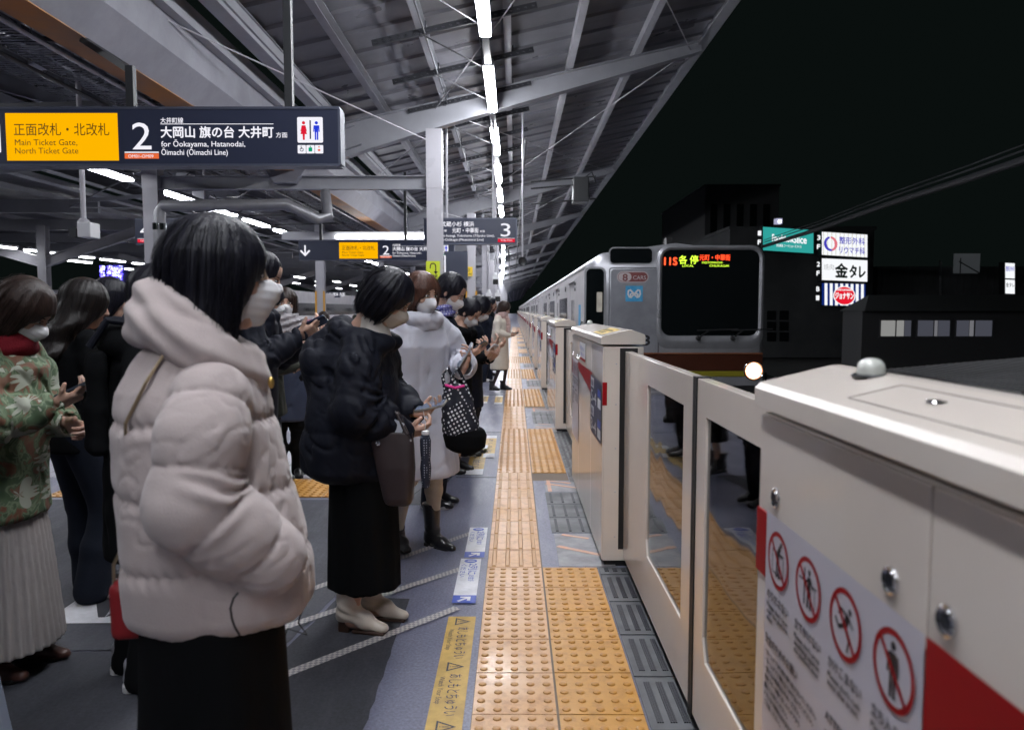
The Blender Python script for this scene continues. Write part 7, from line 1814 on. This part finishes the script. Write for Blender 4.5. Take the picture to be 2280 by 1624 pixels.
L1.body(closed=True); L1.mask(); L1.hair(H_DKBR, -.17, 'bob', .015, res=.006, seed=16, width=1.08, loose=400); FLO = floral(); coat(L1, FLO, .66, (.205, .19, .19, .185), (.17, .165, .155, .14), (.078, .082, .084, .078, .058), seed=19, name='floral_jacket', ns=.006, res=.009, wr=.008)
scarf(L1, C_WINE, .028, .070, 1.335, .002, False, 'high_collar'); L1.skirt(cloth('pale_pleated_cloth', (.40, .37, .36), .85),   .90, .12, .14, .225, .007, 34, res=.007); L1.shoes('boot', L_BROWN, SOLE_K, .2)
phone('smartphone held by the leftmost woman in the floral jacket', L1, 'R', off=(0, .08, -.022), screen=.06)
M1 = Human('person mostly outside the left edge in a pale blue long skirt', -1.66, 2.0, 60, 1.58, res=.014); M1.body(); M1.hair(H_BLACK, -.1, 'bob', res=.008); coat(M1, C_NAVY, .8, (.15, .15, .15, .16), (.14, .13, .13, .12), seed=20); M1.skirt(cloth('pale_blue_cloth', (.27, .31, .40), .8), .92, .04, .13, .265, .006, 14, res=.012); M1.shoes('boot', L_BLACK, SOLE_K)

# two more waiting people in black between the floral jacket and the pink one
N1 = Human('person in black with straight black hair beyond the long brown hair', P(240, 800, 4.6).x, 4.6, 35, 1.60, pitch=12, res=.013); N1.body(eyes=False); N1.hair(H_BLACK, -.20, 'long', res=.007, seed=61, back=.05); coat(N1, C_BLACK, .5, seed=62); N1.trousers('trousers', C_BLACK); N1.shoes('sneaker', L_BLACK, SOLE_W)
N2 = Human('person in dark khaki jacket behind the man raising a phone', P(585, 800, 5.2).x, 5.2, 10, 1.60, pitch=20, res=.013, arms={'R': phone_arm((.10, .26, 1.05))}); N2.body(); N2.mask(); N2.hair(H_BLACK, -.1, 'bob', res=.007, seed=63); coat(N2, C_KHAKI, .7, seed=64, ns=.006); N2.trousers('trousers', C_DENIM); N2.shoes('sneaker', M_white, SOLE_W)

# distant people on the platform
cols = [C_BLACK, C_NAVY, C_BLACKP, C_KHAKI, cloth('dark_grey_wool', (.05, .05, .055), .9), cloth('maroon_coat', (.12, .02, .03), .8), cloth('camel_coat', (.34, .22, .13), .85)]
spots = [(862, 640, 8.2, -35, 1.68, 0, 'man peeking between the bob and the brown hair'), (722, 692, 13.0, 200, 1.38, 1, 'dark haired person seen from behind left of the black bob'), (440, 700, 9, 30, 1.6, 2, 'dark haired person hidden behind the pink jacket'),
         (236, 655, 7.5, 150, 1.62, 1, 'person with dark hair between the long brown hair and the black coat'), (118, 664, 9.5, 40, 1.6, 3, 'person in dark clothes behind the floral jacket'), (1003, 690, 9.5, 10, 1.6, 4, 'grey haired person between the young man and the bending woman'),
         (1068, 684, 18, 0, 1.64, 0, 'far person in black near the second right column'), (1096, 682, 21, 0, 1.62, 5, 'far person in maroon near the paving'), (1082, 683, 25, 0, 1.6, 4, 'far person in dark grey beyond the crowd'),
         (800, 690, 17, 60, 1.55, 3, 'small khaki figure between the columns'), (560, 690, 11, -30, 1.63, 1, 'person just right of the black hair of the pink jacket'), (905, 690, 19, 120, 1.6, 6, 'camel coat far behind the brown hair')]
for i, (dx, dy, Y, hd, h, ci, lab) in enumerate(spots):
    p = Human(lab, P(dx, 700, Y).x, Y, hd, h, pitch=10, res=.016 if Y > 9 else .013); p.body(eyes=Y < 10)
    if Y < 20: p.mask()
    p.hair((H_BLACK, H_DKBR, H_BLACK)[i % 3], -.12 if i % 2 else -.05, 'bob' if i % 2 else 'short', res=.008 if Y < 12 else .010, seed=30 + i); coat(p, cols[ci], .6 if i % 3 else .8, seed=40 + i); p.trousers('trousers', C_BLACK if i % 2 else C_DENIM); p.shoes('sneaker', L_BLACK, SOLE_K)
